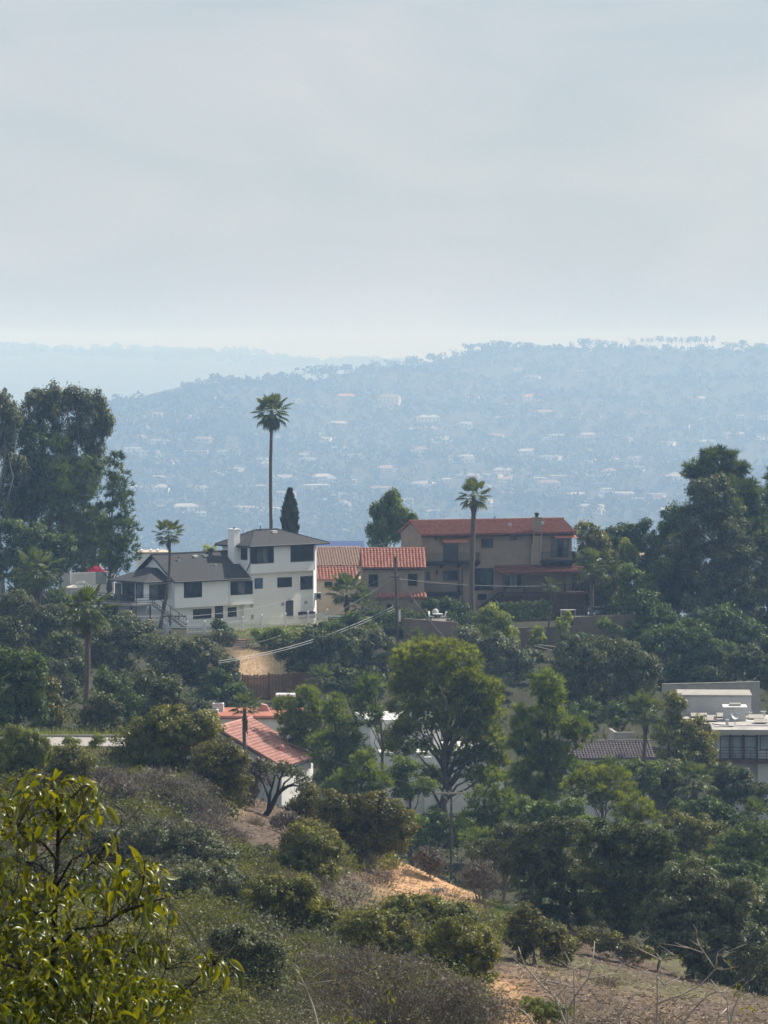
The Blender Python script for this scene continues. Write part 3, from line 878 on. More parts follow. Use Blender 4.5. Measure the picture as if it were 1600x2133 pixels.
# ------------------------------------------------------------------ tan house with red tile roofs
O = at(878, 1290, 468)
th = Frame(O, 20)
T = thing('tan_house', 'large tan stucco hillside house with red barrel-tile roofs and iron balconies', 'house', O)
zle = (th.hit(878, 1116, 0)[1] + th.hit(1190, 1103, 0)[1]) / 2
XR = th.hit(1191, 1150, 0)[0]
DM = 7.2
wallbox(T, th, 'main_wall', 0, XR, 0, DM, -3.5, zle, M['tan'])
yrg = DM * .5
zrg = th.hit(1010, 1083.5, yrg)[1]
g0, g1, g2 = th.p(0, .01, zle + .002), th.p(0, DM - .01, zle + .002), th.p(0, yrg, zrg - .16)
MB().prism([g0, g1, g2], th.ex * .25).build('gable', M['tan'], T)
g0, g1, g2 = th.p(XR - .25, .01, zle + .002), th.p(XR - .25, DM - .01, zle + .002), th.p(XR - .25, yrg, zrg - .16)
MB().prism([g0, g1, g2], th.ex * .25).build('gable', M['tan'], T)
rf = tiled_roof(T, th, -.25, XR + .35, yrg, zrg, -.75, zle - .12, 'tile_dkred', .37, .42, 1)
b_ = tiled_roof(T, th, -.25, XR + .35, yrg + .02, zrg, DM + .6, zle - .12, 'tile_dkred', .37, .6, 2)
ridge_caps(T, th.p(-.3, yrg, zrg + .05), th.p(XR + .4, yrg, zrg + .05), 'tile_dkred')
MB().box(th, -.3, XR + .3, -.72, -.60, zle - .42, zle - .26).build('fascia', M['trim'], T)
for pxv, pyv in ((1062, 1091), (1130, 1088)):
    x, z = th.hit(pxv, pyv, 1.6)
    MB().box(th, x - .18, x + .18, 1.4, 1.8, z - .3, z + .1).build('roof_vent', M['metal'], T)
x, z = th.hit(1031, 1083, yrg); MB().tube([th.p(x, yrg, z - .3), th.p(x, yrg, z + .5)], .06, 6).build('vent_pipe', M['iron'], T)
# chimney on the front
xa, _ = th.hit(1112, 1100, -.55); xb, _ = th.hit(1127.5, 1100, -.55)
ztc = th.hit(1119, 1079, -.55)[1]; zbc = th.hit(1119, 1177, -.55)[1]; zm1 = th.hit(1119, 1120, -.55)[1]
b = MB()
def ring(z, ex):
    return [th.p(xa - ex, -.62, z), th.p(xb + ex, -.62, z), th.p(xb + ex, -.003, z), th.p(xa - ex, -.003, z)]
R_ = [ring(zbc, .32), ring(zm1 - 1.6, .28), ring(zm1, 0.0), ring(ztc, 0.0)]
vs = [v for r__ in R_ for v in r__]
fs = [(3, 2, 1, 0), (12, 13, 14, 15)]
for k in range(3):
    for i in range(4):
        fs.append((k * 4 + i, k * 4 + (i + 1) % 4, k * 4 + 4 + (i + 1) % 4, k * 4 + 4 + i))
b.add(vs, fs)
ch = b.build('chimney', M['tan'], T)
cc = th.p((xa + xb) / 2, -.3, ztc)
MB().box(th, xa - .06, xb + .06, -.68, .04, ztc + .002, ztc + .10).build('cap', M['tan'], ch)
MB().tube([cc + Vector((0, 0, .1)), cc + Vector((0, 0, .35)), cc + Vector((0, 0, .4)), cc + Vector((0, 0, .62)), cc + Vector((0, 0, .68))], [.2, .2, .3, .28, .08], 10).build('flue', M['iron'], ch)
for pxp in (1109, 1127):
    pts = [th.p(th.hit(pxp + dx, py, -.66)[0], -.70, th.hit(pxp, py, -.66)[1]) for dx, py in ((3, 1110), (2, 1128), (-1, 1142), (-1.5, 1176))] if pxp < 1115 else \
          [th.p(th.hit(pxp + dx, py, -.66)[0], -.70, th.hit(pxp, py, -.66)[1]) for dx, py in ((1, 1110), (0, 1128), (-1, 1142), (-1, 1176))]
    pipe(T, pts, .055, 'tanlight', 'downpipe')
# upper windows and doors
window(T, th, (1002.5, 1122, 1027, 1141.5), 0, 2, 1, 'pane', sill=True)
window(T, th, (1063, 1112.3, 1076, 1125), 0, 1, 1, 'pane')
window(T, th, (923, 1127.5, 954, 1170), 0, 2, 1, 'pane', name='balcony_door')
window(T, th, (1148.5, 1118.5, 1184, 1160), 0, 3, 1, 'pane', name='balcony_door', alt={(0, 0): 'paneclear', (2, 0): 'paneclear'})
# lower storey
window(T, th, (923, 1188, 954, 1210), 0, 2, 1, 'pane', sill=True)
window(T, th, (887.5, 1190, 895.5, 1208.5), 0, 1, 1, 'pane')
window(T, th, (988, 1183.5, 1027, 1229.5), 0, 3, 2, 'pane')
window(T, th, (995, 1237, 1013.5, 1249.5), 0, 2, 1, 'pane')
window(T, th, (1052, 1194, 1086, 1225), 0, 4, 1, 'pane', name='french_door', alt={(1, 0): 'panepale', (2, 0): 'panepale'})
def awning(box, proj, y=0.0):
    xa, za = th.hit(box[0], box[1], y); xb, _ = th.hit(box[2], box[1], y)
    b = MB()
    slab(b, [th.p(xa, y - .01, za + .25), th.p(xb, y - .01, za + .25), th.p(xb, y - proj, za - .28), th.p(xa, y - proj, za - .28)], .05)
    a_ = b.build('awning', M['awning'], T)
    for x in (xa + .05, xb - .05):
        MB().tube([th.p(x, y - .01, za - .6), th.p(x, y - proj + .05, za - .31)], .025, 5).build('strut', M['iron'], a_)
awning((919, 1124.5, 970), .95); awning((1151, 1115, 1196), .95)
# balconies
def balcony(px0, px1, py_floor, proj, rail=1.05, wall='iron'):
    x0, z = th.hit(px0, py_floor, -proj); x1, _ = th.hit(px1, py_floor, -proj)
    bl = MB().box(th, x0, x1, -proj, -.004, z - .35, z).build('balcony', M['trim'], T)
    railing(bl, [th.p(x0 + .04, -.05, z), th.p(x0 + .04, -proj + .04, z), th.p(x1 - .04, -proj + .04, z), th.p(x1 - .04, -.05, z)], rail, 'iron', bars=.16, r=.016)
    for x in np.linspace(x0 + .3, x1 - .3, 4):
        b = MB(); b.prism([th.p(x, -.006, z - .36), th.p(x, -proj + .15, z - .36), th.p(x, -.006, z - .85)], th.ex * .14)
        b.build('bracket', M['wood'], bl)
    return bl
balcony(884, 1001, 1172, 1.3); balcony(1130, 1200, 1168, 1.4)
balcony(884, 962, 1236, 1.2)
# tiled porch roof and its dark verandah, on posts
xa = th.hit(1031, 1180, -.2)[0]; xb = XR + 1.2
zp1 = th.hit(1060, 1178.5, 0)[1]
tiled_roof(T, th, xa, xb, -.02, zp1, -2.1, zp1 - .75, 'tile_dkred', .37, .45, 3, name='porch_tiles')
zf = th.hit(1080, 1236, -2.2)[1]
vf = MB().box(th, xa + .3, xb, -2.2, -.004, zf - .35, zf).build('verandah', M['wood'], T)
MB().box(th, xa + .4, xb - .1, -2.12, -1.98, zp1 - 1.02, zp1 - .83).build('beam', M['wood'], T)
for x in np.linspace(xa + .5, xb - .3, 5):
    MB().box(th, x - .08, x + .08, -2.12, -1.97, zf + .002, zp1 - 1.022).build('post', M['wood'], T)
    MB().box(th, x - .1, x + .1, -2.1, -1.9, -3.0, zf - .352).build('post', M['wood'], T)
railing(vf, [th.p(xa + .3, -2.15, zf), th.p(xb, -2.15, zf)], 1.0, 'iron', bars=.16, r=.018)
MB().box(th, xa + .5, xb - .1, -1.8, -1.72, -3.0, zf - .36).build('skirting_screen', M['wood'], T)
# outside stair going down to the left
s0 = th.p(xa + .3, -1.2, zf); s1 = th.p(th.hit(1000, 1262, -1.2)[0], -1.2, th.hit(1000, 1266, -1.2)[1])
b = MB()
for i in range(15):
    q = s0 + (s1 - s0) * (i / 14); f_ = Frame(q, 20); b.box(f_, -.18, .18, -.55, .55, -.1, 0)
st = b.build('stair', M['wood'], T); st['kind'] = 'stuff'
railing(st, [s0 - th.ey * .55, s1 - th.ey * .55], .95, 'iron', bars=.18, r=.018)
b = MB().tube([s0 - th.ey * .55 - Vector((0, 0, .12)), s1 - th.ey * .55 - Vector((0, 0, .12))], .13, 5); b.build('stringer', M['wood'], T)
# wall lamps and post at left
for bx in ((907, 1122), (909.5, 1192)):
    x, z = th.hit(*bx, 0)
    MB().tube([th.p(x, -.12, z - .2), th.p(x, -.12, z - .1), th.p(x, -.12, z + .12), th.p(x, -.12, z + .22)], [.05, .13, .13, .04], 8).build('wall_lamp', M['iron'], T)
x = th.hit(958.5, 1210, -.1)[0]; zt2 = th.hit(958.5, 1175, -.1)[1]
MB().box(th, x - .15, x + .9, -.25, -.003, -3.2, zt2 - .4).build('pier', M['tan'], T)
MB().tube([th.p(x + .2, -.33, -3), th.p(x + .2, -.33, zt2 - .5)], .05, 6).build('downpipe', M['iron'], T)
# left wing
O2 = at(755, 1270, 462)
tw = Frame(O2, 3)
xw1 = tw.hit(884, 1200, 0)[0]
zwe = tw.hit(820, 1181, 0)[1]
wallbox(T, tw, 'wing_wall', 0.05, xw1, 0, 5.5, -1.5, zwe, M['tan'])
yr2 = 2.6; zr2 = tw.hit(818, 1143.5, yr2)[1]
tiled_roof(T, tw, -.15, xw1 + .2, yr2, zr2, -.45, zwe - .08, 'tile_red', .40, .42, 4, name='wing_roof_tiles')
tiled_roof(T, tw, -.15, xw1 + .2, yr2 + .02, zr2, 5.7, zwe - .08, 'tile_red', .40, .6, 5, name='wing_roof_tiles')
ridge_caps(T, tw.p(-.2, yr2, zr2 + .05), tw.p(xw1 + .2, yr2, zr2 + .05), 'tile_red')
for xx in (0.05, xw1 - .25):
    MB().prism([tw.p(xx, .01, zwe + .002), tw.p(xx, 5.49, zwe + .002), tw.p(xx, yr2, zr2 - .16)], tw.ex * .2).build('gable', M['tan'], T)
MB().box(tw, -.05, xw1 + .1, -.35, -.28, zwe - .33, zwe - .2).build('fascia', M['trim'], T)
window(T, tw, (768, 1196.5, 787.3, 1222), 0, 2, 2, 'pane', sill=True)
window(T, tw, (850.3, 1195, 869.5, 1220.5), 0, 2, 2, 'pane', sill=True)
zs = tw.hit(830, 1236, 0)[1]; xs0 = tw.hit(789, 1240, -.6)[0]
tiled_roof(T, tw, xs0, xw1 + .25, -.02, zs, -1.0, zs - .45, 'tile_red', .40, .4, 6, name='skirt_roof_tiles')
wallbox(T, tw, 'skirt_wall', xs0 + .3, xw1 - .1, -.6, -.002, -2.2, zs - .32, M['tan'])
window(T, tw, (806, 1258, 816, 1271), -.6, 1, 1, 'pane')
MB().tube([tw.p(xw1 - 1.6, -.7, zs - 1.1), tw.p(xw1 - 1.6, -.7, zs - 1.0), tw.p(xw1 - 1.6, -.7, zs - .8)], [.05, .12, .04], 8).build('wall_lamp', M['iron'], T)

# ------------------------------------------------------------------ neighbouring house between the two, and the blue roof behind
O = at(668, 1250, 486)
nb = Frame(O, 6)
N_ = thing('tiled_house', 'low house with faded brown tiles above red tiles, between white and tan houses', 'house', O)
x1 = nb.hit(756, 1160, 3)[0]
za_ = nb.hit(705, 1206, 0)[1]; zb2 = nb.hit(705, 1180, 2.2)[1]
wallbox(N_, nb, 'wall', -.5, x1, 0, 6, -2, za_, M['tanlight'])
tiled_roof(N_, nb, -1.0, x1 - .9, 2.2, zb2, -.5, za_ - .05, 'tile_red', .42, .45, 7, name='lower_roof_tiles')
z3 = nb.hit(705, 1139, 7.6)[1]
wallbox(N_, nb, 'upper_wall', -.5, x1, 2.5, 10, zb2 - .3, zb2 + .1, M['tanlight'])
tiled_roof(N_, nb, -1.0, x1 + .1, 7.6, z3, 2.1, zb2 + .08, 'tile_brown', .34, .40, 8, name='upper_roof_tiles')
window(N_, nb, (676, 1212, 692, 1224), 0, 2, 1, 'pane')
O = at(664, 1150, 505)
bb = Frame(O, 4)
B_ = thing('blue_roofed_building', 'strip of a blue sheet roof showing above the faded brown tiles', 'building', O)
x1 = bb.hit(757, 1135, 0)[0]; z0, z1 = bb.hit(700, 1141, 0)[1], bb.hit(700, 1129, 0)[1]
wallbox(B_, bb, 'wall', 0, x1, .3, 6, -6, z0, M['cream'])
b = MB(); slab(b, [bb.p(-.3, 0, z0), bb.p(x1 + .2, 0, z0), bb.p(x1 + .2, 3, z1), bb.p(-.3, 3, z1)], .12)
slab(b, [bb.p(-.3, 3.002, z1), bb.p(x1 + .2, 3.002, z1), bb.p(x1 + .2, 6.4, z0), bb.p(-.3, 6.4, z0)], .12)
b.build('roof', M['bluemetal'], B_)
# white parapet building behind the white house at left
O = at(288, 1190, 520)
pb = Frame(O, 8)
PB = thing('parapet_building', 'plain pale flat-topped building peeping out behind the garden room of the white house', 'building', O)
x1 = pb.hit(352, 1170, 0)[0]; z1 = pb.hit(300, 1153, 0)[1]
wallbox(PB, pb, 'wall', 0, x1, 0, 6, -12, z1, M['stucco'])
MB().box(pb, -.1, x1 + .1, -.1, 6.1, z1 + .002, z1 + .18).build('parapet_cap', M['tanlight'], PB)
for x in (.5, 1.8, 2.7):
    MB().tube([pb.p(x, 1, z1 + .18), pb.p(x, 1, z1 + .45), pb.p(x, 1, z1 + .6)], [.2, .26, .05], 8).build('roof_vent', M['white'], PB)

# ------------------------------------------------------------------ retaining walls, terraces
def gwall(name, label, pts, h, thick, m, cat='wall', cap=None, drop=3.0):
    """free-standing wall through ground-level world points"""
    r_ = thing(name, label, cat, pts[0])
    b = MB(); c = MB()
    for p_, q_ in zip(pts[:-1], pts[1:]):
        d_ = (q_ - p_); d_.z = 0; nrm = Vector((-d_.y, d_.x, 0)).normalized() * thick
        dz = Vector((0, 0, -drop)); uz = Vector((0, 0, h))
        b.hexa([p_ + dz, q_ + dz, q_ + nrm + dz, p_ + nrm + dz, p_ + uz, q_ + uz, q_ + nrm + uz, p_ + nrm + uz])
        if cap:
            c0 = Vector((0, 0, h + .003)); c1 = Vector((0, 0, h + .1)); nn = nrm.normalized() * .06
            c.hexa([p_ - nn + c0, q_ - nn + c0, q_ + nrm + nn + c0, p_ + nrm + nn + c0, p_ - nn + c1, q_ - nn + c1, q_ + nrm + nn + c1, p_ + nrm + nn + c1])
    b.build('wall_body', M[m], r_)
    if cap: c.build('coping', M[cap], r_)
    return r_
rw = gwall('retaining_wall', 'tan rendered retaining wall below the hedge and stairs of the tan house', [at(840, 1322, 449), at(952, 1330, 447), at(958, 1345, 447), at(1062, 1342, 448), at(1195, 1338, 451)], 1.9, .4, 'darkwall', drop=4)
for px_ in (862, 1000, 1064, 1077, 1105):
    q = at(px_, 1335, 446.6); f_ = Frame(q, 0)
    MB().box(f_, -.35, .35, -.35, .1, -3, 1.2).build('buttress', M['darkwall'], rw)
rw2 = gwall('terrace_wall', 'low tan terrace wall with a dark rail under the right-hand garden of the tan house', [at(1196, 1312, 452), at(1325, 1306, 455)], 1.5, .4, 'darkwall', drop=4)
railing(rw2, [at(1196, 1312, 452) + Vector((0, 0.2, 1.5)), at(1325, 1306, 455) + Vector((0, 0.2, 1.5))], 1.1, 'iron', bars=.5, rails=3, r=.025)
tr = MB().hexa([at(1180, 1296, 452.6), at(1330, 1290, 455.6), at(1330, 1284, 474), at(1170, 1286, 472)] + [v + Vector((0, 0, .25)) for v in (at(1180, 1296, 452.6), at(1330, 1290, 455.6), at(1330, 1284, 474), at(1170, 1286, 472))])
o_ = tr.build('terrace', M['stone']); o_['kind'] = 'structure'

# ------------------------------------------------------------------ red-tile house down in the canyon
Y0 = 332
A_ = at(452, 1517, Y0); D_ = at(591, 1599, Y0 - 1.5)
ridge_dir = Vector((.30, .954, .0)).normalized()
B_ = A_ + ridge_dir * 9.0; C_ = D_ + ridge_dir * 9.0
RH = thing('canyon_house', 'white canyon house with a sunlit pinkish-red tile roof sloping down to the right', 'house', (A_.x, A_.y, gz(A_.x, A_.y)))
nrm = (D_ - A_).cross(B_ - A_).normalized()
if nrm.z < 0: nrm = -nrm
o_ = tile_sheet(A_, ridge_dir, D_ - A_, 9.0, (D_ - A_).length, .33, .40, seed=9).build('roof_tiles', M['tile_pink'], RH); o_['kind'] = 'stuff'
ridge_caps(RH, A_ + Vector((0, 0, .08)), B_ + Vector((0, 0, .08)), 'tile_pink')
ridge_caps(RH, A_ + Vector((0, 0, .05)), D_ + Vector((0, 0, .05)), 'tile_pink', .1, .4, name='rake_caps')
# far slope mirrored on the left of the ridge
Lh = D_ - A_; L2 = Vector((-Lh.x, -Lh.y, Lh.z))
o_ = tile_sheet(A_, ridge_dir, L2, 9.0, L2.length, .33, .6, seed=10).build('roof_tiles', M['tile_pink'], RH); o_['kind'] = 'stuff'
ins = ridge_dir * .5; dn = Vector((0, 0, -.22))
side = Vector((Lh.x, Lh.y, 0)).normalized()
e0 = D_ - side * .35 + dn; a0 = A_ + dn; l0 = A_ + L2 + side * .35 + dn
zb0 = min(gz(D_.x, D_.y), D_.z - 3.5) - 2
base = lambda v: Vector((v.x, v.y, zb0))
MB().prism([a0 + ins, l0 + ins, base(l0) + ins, base(e0) + ins, e0 + ins], ridge_dir * 8.0).build('wall', M['palewall'], RH)
MB().tube([A_ + dn * .6, D_ + dn * .6], .11, 4).build('bargeboard', M['brick'], RH)
MB().tube([D_ + dn * .7, C_ + dn * .7], .1, 6).build('gutter', M['trim'], RH)
q = A_ + (D_ - A_) * .73 + ridge_dir * 4.2
MB().tube([q - Vector((0, 0, .2)), q + Vector((0, 0, .45)), q + Vector((-.12, -.1, .62))], [.28, .28, .22], 10).build('tile_vent', M['tile_pink'], RH)
# the flat red-roofed rear part with a pale wall, and its parapet
O = at(455, 1502, 346)
rf_ = Frame(O, -3)
x1 = rf_.hit(640, 1500, 0)[0]
zf_ = rf_.hit(520, 1497, 0)[1]
MB().box(rf_, -.8, x1, 0, 7.5, -6, zf_).build('rear_wall', M['palewall'], RH)
MB().box(rf_, -1.0, x1 + .2, -.25, 7.7, zf_ + .003, zf_ + .28).build('rear_roof', M['redmembrane'], RH)
MB().tube([rf_.p(-1, -.27, zf_ + .1), rf_.p(x1 + .2, -.27, zf_ + .1)], .13, 6).build('eave_tiles', M['tile_dkred'], RH)
cfr = Frame(at(577, 1492, 352), -3)
xcw = cfr.hit(613, 1470, 0)[0]; zct = cfr.hit(590, 1451, 0)[1]
c_ = MB().box(cfr, 0, xcw, 0, 1.2, -.6, zct).build('chimney', M['brick'], RH)
MB().box(cfr, -.12, xcw + .12, -.12, 1.32, zct + .003, zct + .22).build('cap', M['white'], c_)
ac_unit('condenser', 'large pale rooftop air conditioner on the red flat roof, behind the smaller one', at(455, 1486, 350), 0, 1.0, 1.0, .95, m='white')
ac_unit('condenser', 'small pale rooftop air conditioner at the left end of the red flat roof', at(444.5, 1490, 348), 0, .9, .8, .55, m='white')
q = at(549, 1479, 350)
t_ = thing('roof_vent', 'small pinkish gabled vent hood on the red flat roof', 'vent', q)
f_ = Frame(q, 0)
MB().prism([f_.p(-.6, 0, -.2), f_.p(.6, 0, -.2), f_.p(.3, 0, .42), f_.p(-.2, 0, .55)], (0, .8, 0)).build('hood', M['tile_pink'], t_)

# ------------------------------------------------------------------ pale modern house behind the pines
O = at(785, 1640, 362)
pm = Frame(O, 9)
PM = thing('flat_roofed_house', 'pale two-tier flat-roofed house half hidden behind the big pines in the canyon', 'house', O)
x1 = pm.hit(1050, 1600, 0)[0]; z1 = pm.hit(810, 1514, 0)[1]
xm = pm.hit(868, 1580, 0)[0]
zl = pm.hit(880, 1571, 0)[1]
wallbox(PM, pm, 'upper_wall', 0, xm + 3, 4, 12, -4, z1, M['palewall'])
MB().box(pm, -.3, xm + 3.2, 3.8, 12.2, z1 + .003, z1 + .3).build('roof_edge', M['palewall'], PM)
wallbox(PM, pm, 'wall', xm - 3.4, x1, 0, 9, -9, zl, M['palewall'])
MB().box(pm, xm - 3.5, x1 + .1, -.1, 9.1, zl + .003, zl + .22).build('parapet_cap', M['palewall'], PM)
window(PM, pm, (793, 1521, 842, 1548), 4, 3, 1, 'pane')
window(PM, pm, (833, 1682, 857, 1706), 0, 3, 1, 'pane')
window(PM, pm, (887, 1604, 908, 1620), 0, 2, 1, 'pane')
window(PM, pm, (1000, 1604, 1028, 1626), 0, 2, 1, 'pane')
window(PM, pm, (888, 1683, 912, 1700), 0, 2, 1, 'pane')
wallbox(PM, pm, 'buttress', pm.hit(885, 1600, -.8)[0], pm.hit(900, 1600, -.8)[0], -.8, -.003, -9, zl - .2, M['palewall'])
zt_ = pm.hit(880, 1716, -2.4)[1]
tb = MB().box(pm, xm - 3.0, x1 - 4, -2.6, -.82, zt_ - 1.2, zt_).build('terrace_slab', M['concrete'], PM)
railing(tb, [pm.p(xm - 3.0, -2.5, zt_), pm.p(x1 - 4, -2.5, zt_)], .9, 'iron', bars=.2, r=.02)
q = pm.p(pm.hit(908, 1705, -1.6)[0], -1.6, zt_)
t_ = thing('planter', 'terracotta planter with a leafy shrub on the pale house terrace', 'planter', q)
MB().tube([q, q + Vector((0, 0, .55))], [.32, .42], 10).build('pot', M['tile_red'], t_)
b = MB().tube([q + Vector((0, 0, .5)), q + Vector((.05, 0, 1.3))], [.05, .02], 5); b.build('stem', M['bark'], t_)
PLANTER = (t_, q)

# ------------------------------------------------------------------ modern grey house at right
O = at(1484, 1590, 378)
md = Frame(O, -3)
MD = thing('modern_house', 'grey modern flat-roofed house with a strip of tall windows and roof equipment', 'house', O)
xr = md.hit(1660, 1550, 0)[0]
zr_ = md.hit(1540, 1520, -.6)[1]
xl = md.hit(1497, 1550, 0)[0]
wallbox(MD, md, 'wall', xl, xr, 0, 14, -6, zr_ - .35, M['greywall'])
x_rl = md.hit(1484, 1525, -.9)[0]
b = MB().box(md, x_rl, xr + .5, -1.1, 15, zr_ - .34, zr_)
fr_ = b.build('roof', M['roofgravel'], MD)
MB().box(md, x_rl - .04, xr + .5, -1.16, -1.101, zr_ - .44, zr_ + .05).build('fascia', M['concrete'], fr_)
b = MB().box(md, x_rl - 2.6, x_rl - .002, 5.5, 15, zr_ - .3, zr_ - .02); b.build('roof_terrace', M['roofgravel'], fr_)
# glazing strip with mullions
window(MD, md, (1500, 1533, 1577, 1581), 0, 3, 2, 'panepale')
window(MD, md, (1583, 1532, 1640, 1562), 0, 2, 1, 'panepale')
zdk = md.hit(1540, 1583, -1.3)[1]
dk = MB().box(md, xl - 1.6, xr, -1.4, -.003, zdk - .3, zdk).build('deck', M['wood'], MD)
railing(dk, [md.p(xl - 1.5, -1.35, zdk), md.p(xr, -1.35, zdk)], .95, 'iron', bars=1.4, rails=4, r=.018)
for px_ in (1521, 1548, 1577):
    x = md.hit(px_, 1560, -.2)[0]
    MB().box(md, x - .09, x + .09, -.3, -.055, zdk + .002, zr_ - .345).build('post', M['wood'], MD)
wallbox(MD, md, 'lower_wall', md.hit(1579, 1620, -.9)[0], xr, -.9, -.305, -7, zdk - .31, M['greywall'])
# rear block rising above the roof
y2 = 14.2
xa, zt_ = md.hit(1413.5, 1447, y2); xb, _ = md.hit(1565, 1445, y2)
zb_ = md.hit(1490, 1490, y2)[1]
wallbox(MD, md, 'rear_block', xa, xb, y2, y2 + 6, zb_ - 4, zt_ - .22, M['greywall'])
MB().box(md, xa - .08, xb + .08, y2 - .08, y2 + 6.1, zt_ - .217, zt_).build('parapet_cap', M['concrete'], MD)
x = md.hit(1430, 1460, y2)[0]; MB().box(md, x - .03, x + .03, y2 - .05, y2 - .003, zb_ - .5, zt_ - .25).build('downpipe', M['metal'], MD)
# roof equipment
xa, _ = md.hit(1508, 1490, 8); xb, _ = md.hit(1554, 1490, 8)
eq = MB().box(md, xa, xb, 8, 10.3, zr_ + .003, zr_ + 1.35).build('roof_housing', M['greywall'], MD)
MB().box(md, xa - .1, xb + .1, 7.9, 10.4, zr_ + 1.353, zr_ + 1.47).build('lid', M['white'], eq)
MB().box(md, xa + .6, xb - .5, 8.6, 9.8, zr_ + 1.473, zr_ + 1.7).build('vent_box', M['concrete'], eq)
MB().box(md, xa + .15, xa + .95, 7.94, 7.997, zr_ + .15, zr_ + 1.2).build('access_panel', M['metal'], eq)
f_ = md
for (pa, pb_, ya, yb) in ((1452, 1494, 7.0, 10.5), (1440, 1474, 11.2, 13.4), (1494, 1512, 11, 13), (1560, 1592, 9.5, 11.5), (1572, 1600, 5.2, 6.9)):
    x_a, _ = md.hit(pa, 1500, ya); x_b, _ = md.hit(pb_, 1500, ya)
    MB().hexa([md.p(x_a, ya, zr_ + .12), md.p(x_b, ya, zr_ + .12), md.p(x_b, yb, zr_ + .32), md.p(x_a, yb, zr_ + .32),
               md.p(x_a, ya, zr_ + .18), md.p(x_b, ya, zr_ + .18), md.p(x_b, yb, zr_ + .38), md.p(x_a, yb, zr_ + .38)]).build('roof_panel', M['concrete'], MD)
pipe(MD, [md.p(x_rl + .3, 1.5, zr_ + .12), md.p(x_rl + 3.5, 2.6, zr_ + .12), md.p(xr, 2.7, zr_ + .12)], .06, 'metal', 'conduit')
pipe(MD, [md.p(x_rl + .1, 4, zr_ + .12), md.p(x_rl + 2.1, 1.2, zr_ + .12)], .05, 'trim', 'conduit')
for (px_, yy, s_) in ((1562, 12, .3), (1515, 4.2, .25), (1470, 9.3, .22), (1590, 13, .35)):
    x = md.hit(px_, 1500, yy)[0]; MB().tube([md.p(x, yy, zr_), md.p(x, yy, zr_ + .4), md.p(x, yy, zr_ + .55)], [s_ * .6, s_ * .6, s_], 8).build('roof_vent', M['metal'], MD)
# satellite dish
q = md.p(md.hit(1531, 1510, 3.0)[0], 3.0, zr_)
SD = thing('satellite_dish', 'pale round satellite dish on the edge of the grey modern roof', 'satellite dish', q)
b = MB(); cdir = Vector((.35, -.75, .55)).normalized(); u_ = cdir.cross(Vector((0, 0, 1))).normalized(); v_ = cdir.cross(u_)
c0 = q + Vector((0, 0, 1.05)); vs = [c0 - cdir * .16]; fs = []
for r_i, (rr, dd) in enumerate(((.22, -.12), (.42, 0.0))):
    for k in range(14):
        a_ = 2 * math.pi * k / 14; vs.append(c0 + cdir * dd + u_ * (rr * math.cos(a_)) + v_ * (rr * math.sin(a_)))
for k in range(14):
    fs.append((0, 1 + k, 1 + (k + 1) % 14)); fs.append((1 + k, 15 + k, 15 + (k + 1) % 14, 1 + (k + 1) % 14))
b.add(vs, fs); b.build('dish', M['metal'], SD, smooth=True)
MB().tube([q, q + Vector((0, 0, .8)), c0 - cdir * .14], .04, 6).build('mast', M['metal'], SD)
MB().tube([c0 - v_ * .4, c0 + cdir * .45, c0 + cdir * .5], [.015, .015, .05], 5).build('feed_arm', M['metal'], SD)
# garden wall behind it and a low planter wall
gwall('garden_wall', 'long grey block wall among dark trees behind the grey modern house', [at(1380, 1452, 416), at(1470, 1450, 417), at(1583, 1447, 418)], 1.35, .25, 'concrete', cap='concrete')
gwall('planter_wall', 'low pale garden kerb wall above the dark-tiled garage', [at(1268, 1528, 372), at(1280, 1536, 371), at(1322, 1536, 371)], .5, .3, 'concrete')
# dark-tile garage
O = at(1234, 1600, 352)
ga_ = Frame(O, 6)
G = thing('tiled_garage', 'small white outbuilding with a dark grey barrel-tile roof beside the tall right-hand palm', 'outbuilding', O)
x1 = ga_.hit(1362, 1580, 0)[0]; zg = ga_.hit(1300, 1578, 0)[1]
wallbox(G, ga_, 'wall', -2.5, x1 - .15, 0, 5, -9, zg, M['palewall'])
yg = 2.6; zg2 = ga_.hit(1290, 1545, yg)[1]
tiled_roof(G, ga_, -2.8, x1 + .05, yg, zg2, -.45, zg - .03, 'tile_dark', .28, .36, 12)
tiled_roof(G, ga_, -2.8, x1 + .05, yg + .02, zg2, 5.3, zg - .03, 'tile_dark', .28, .6, 13)
ridge_caps(G, ga_.p(-2.8, yg, zg2 + .05), ga_.p(x1 + .1, yg, zg2 + .05), 'tile_dark')
MB().prism([ga_.p(x1 - .4, .01, zg + .002), ga_.p(x1 - .4, 4.99, zg + .002), ga_.p(x1 - .4, yg, zg2 - .15)], ga_.ex * .25).build('gable', M['palewall'], G)
window(G, ga_, (1349, 1590, 1358, 1600), 0, 1, 1, 'pane')
# little pale building between trees at upper right
O = at(1334, 1180, 486)
lb = Frame(O, -4)
LBd = thing('pale_shed', 'corner of a small pale building glimpsed between the dark trees right of the tan house', 'building', O)
x1 = lb.hit(1362, 1170, 0)[0]; z1 = lb.hit(1345, 1158, 0)[1]
wallbox(LBd, lb, 'wall', 0, x1, 0, 4, -12, z1, M['cream'])
MB().box(lb, -.15, x1 + .15, -.15, 4.1, z1 + .003, z1 + .15).build('roof', M['tanlight'], LBd)
window(LBd, lb, (1350, 1163, 1359, 1172), 0, 1, 1, 'pane')

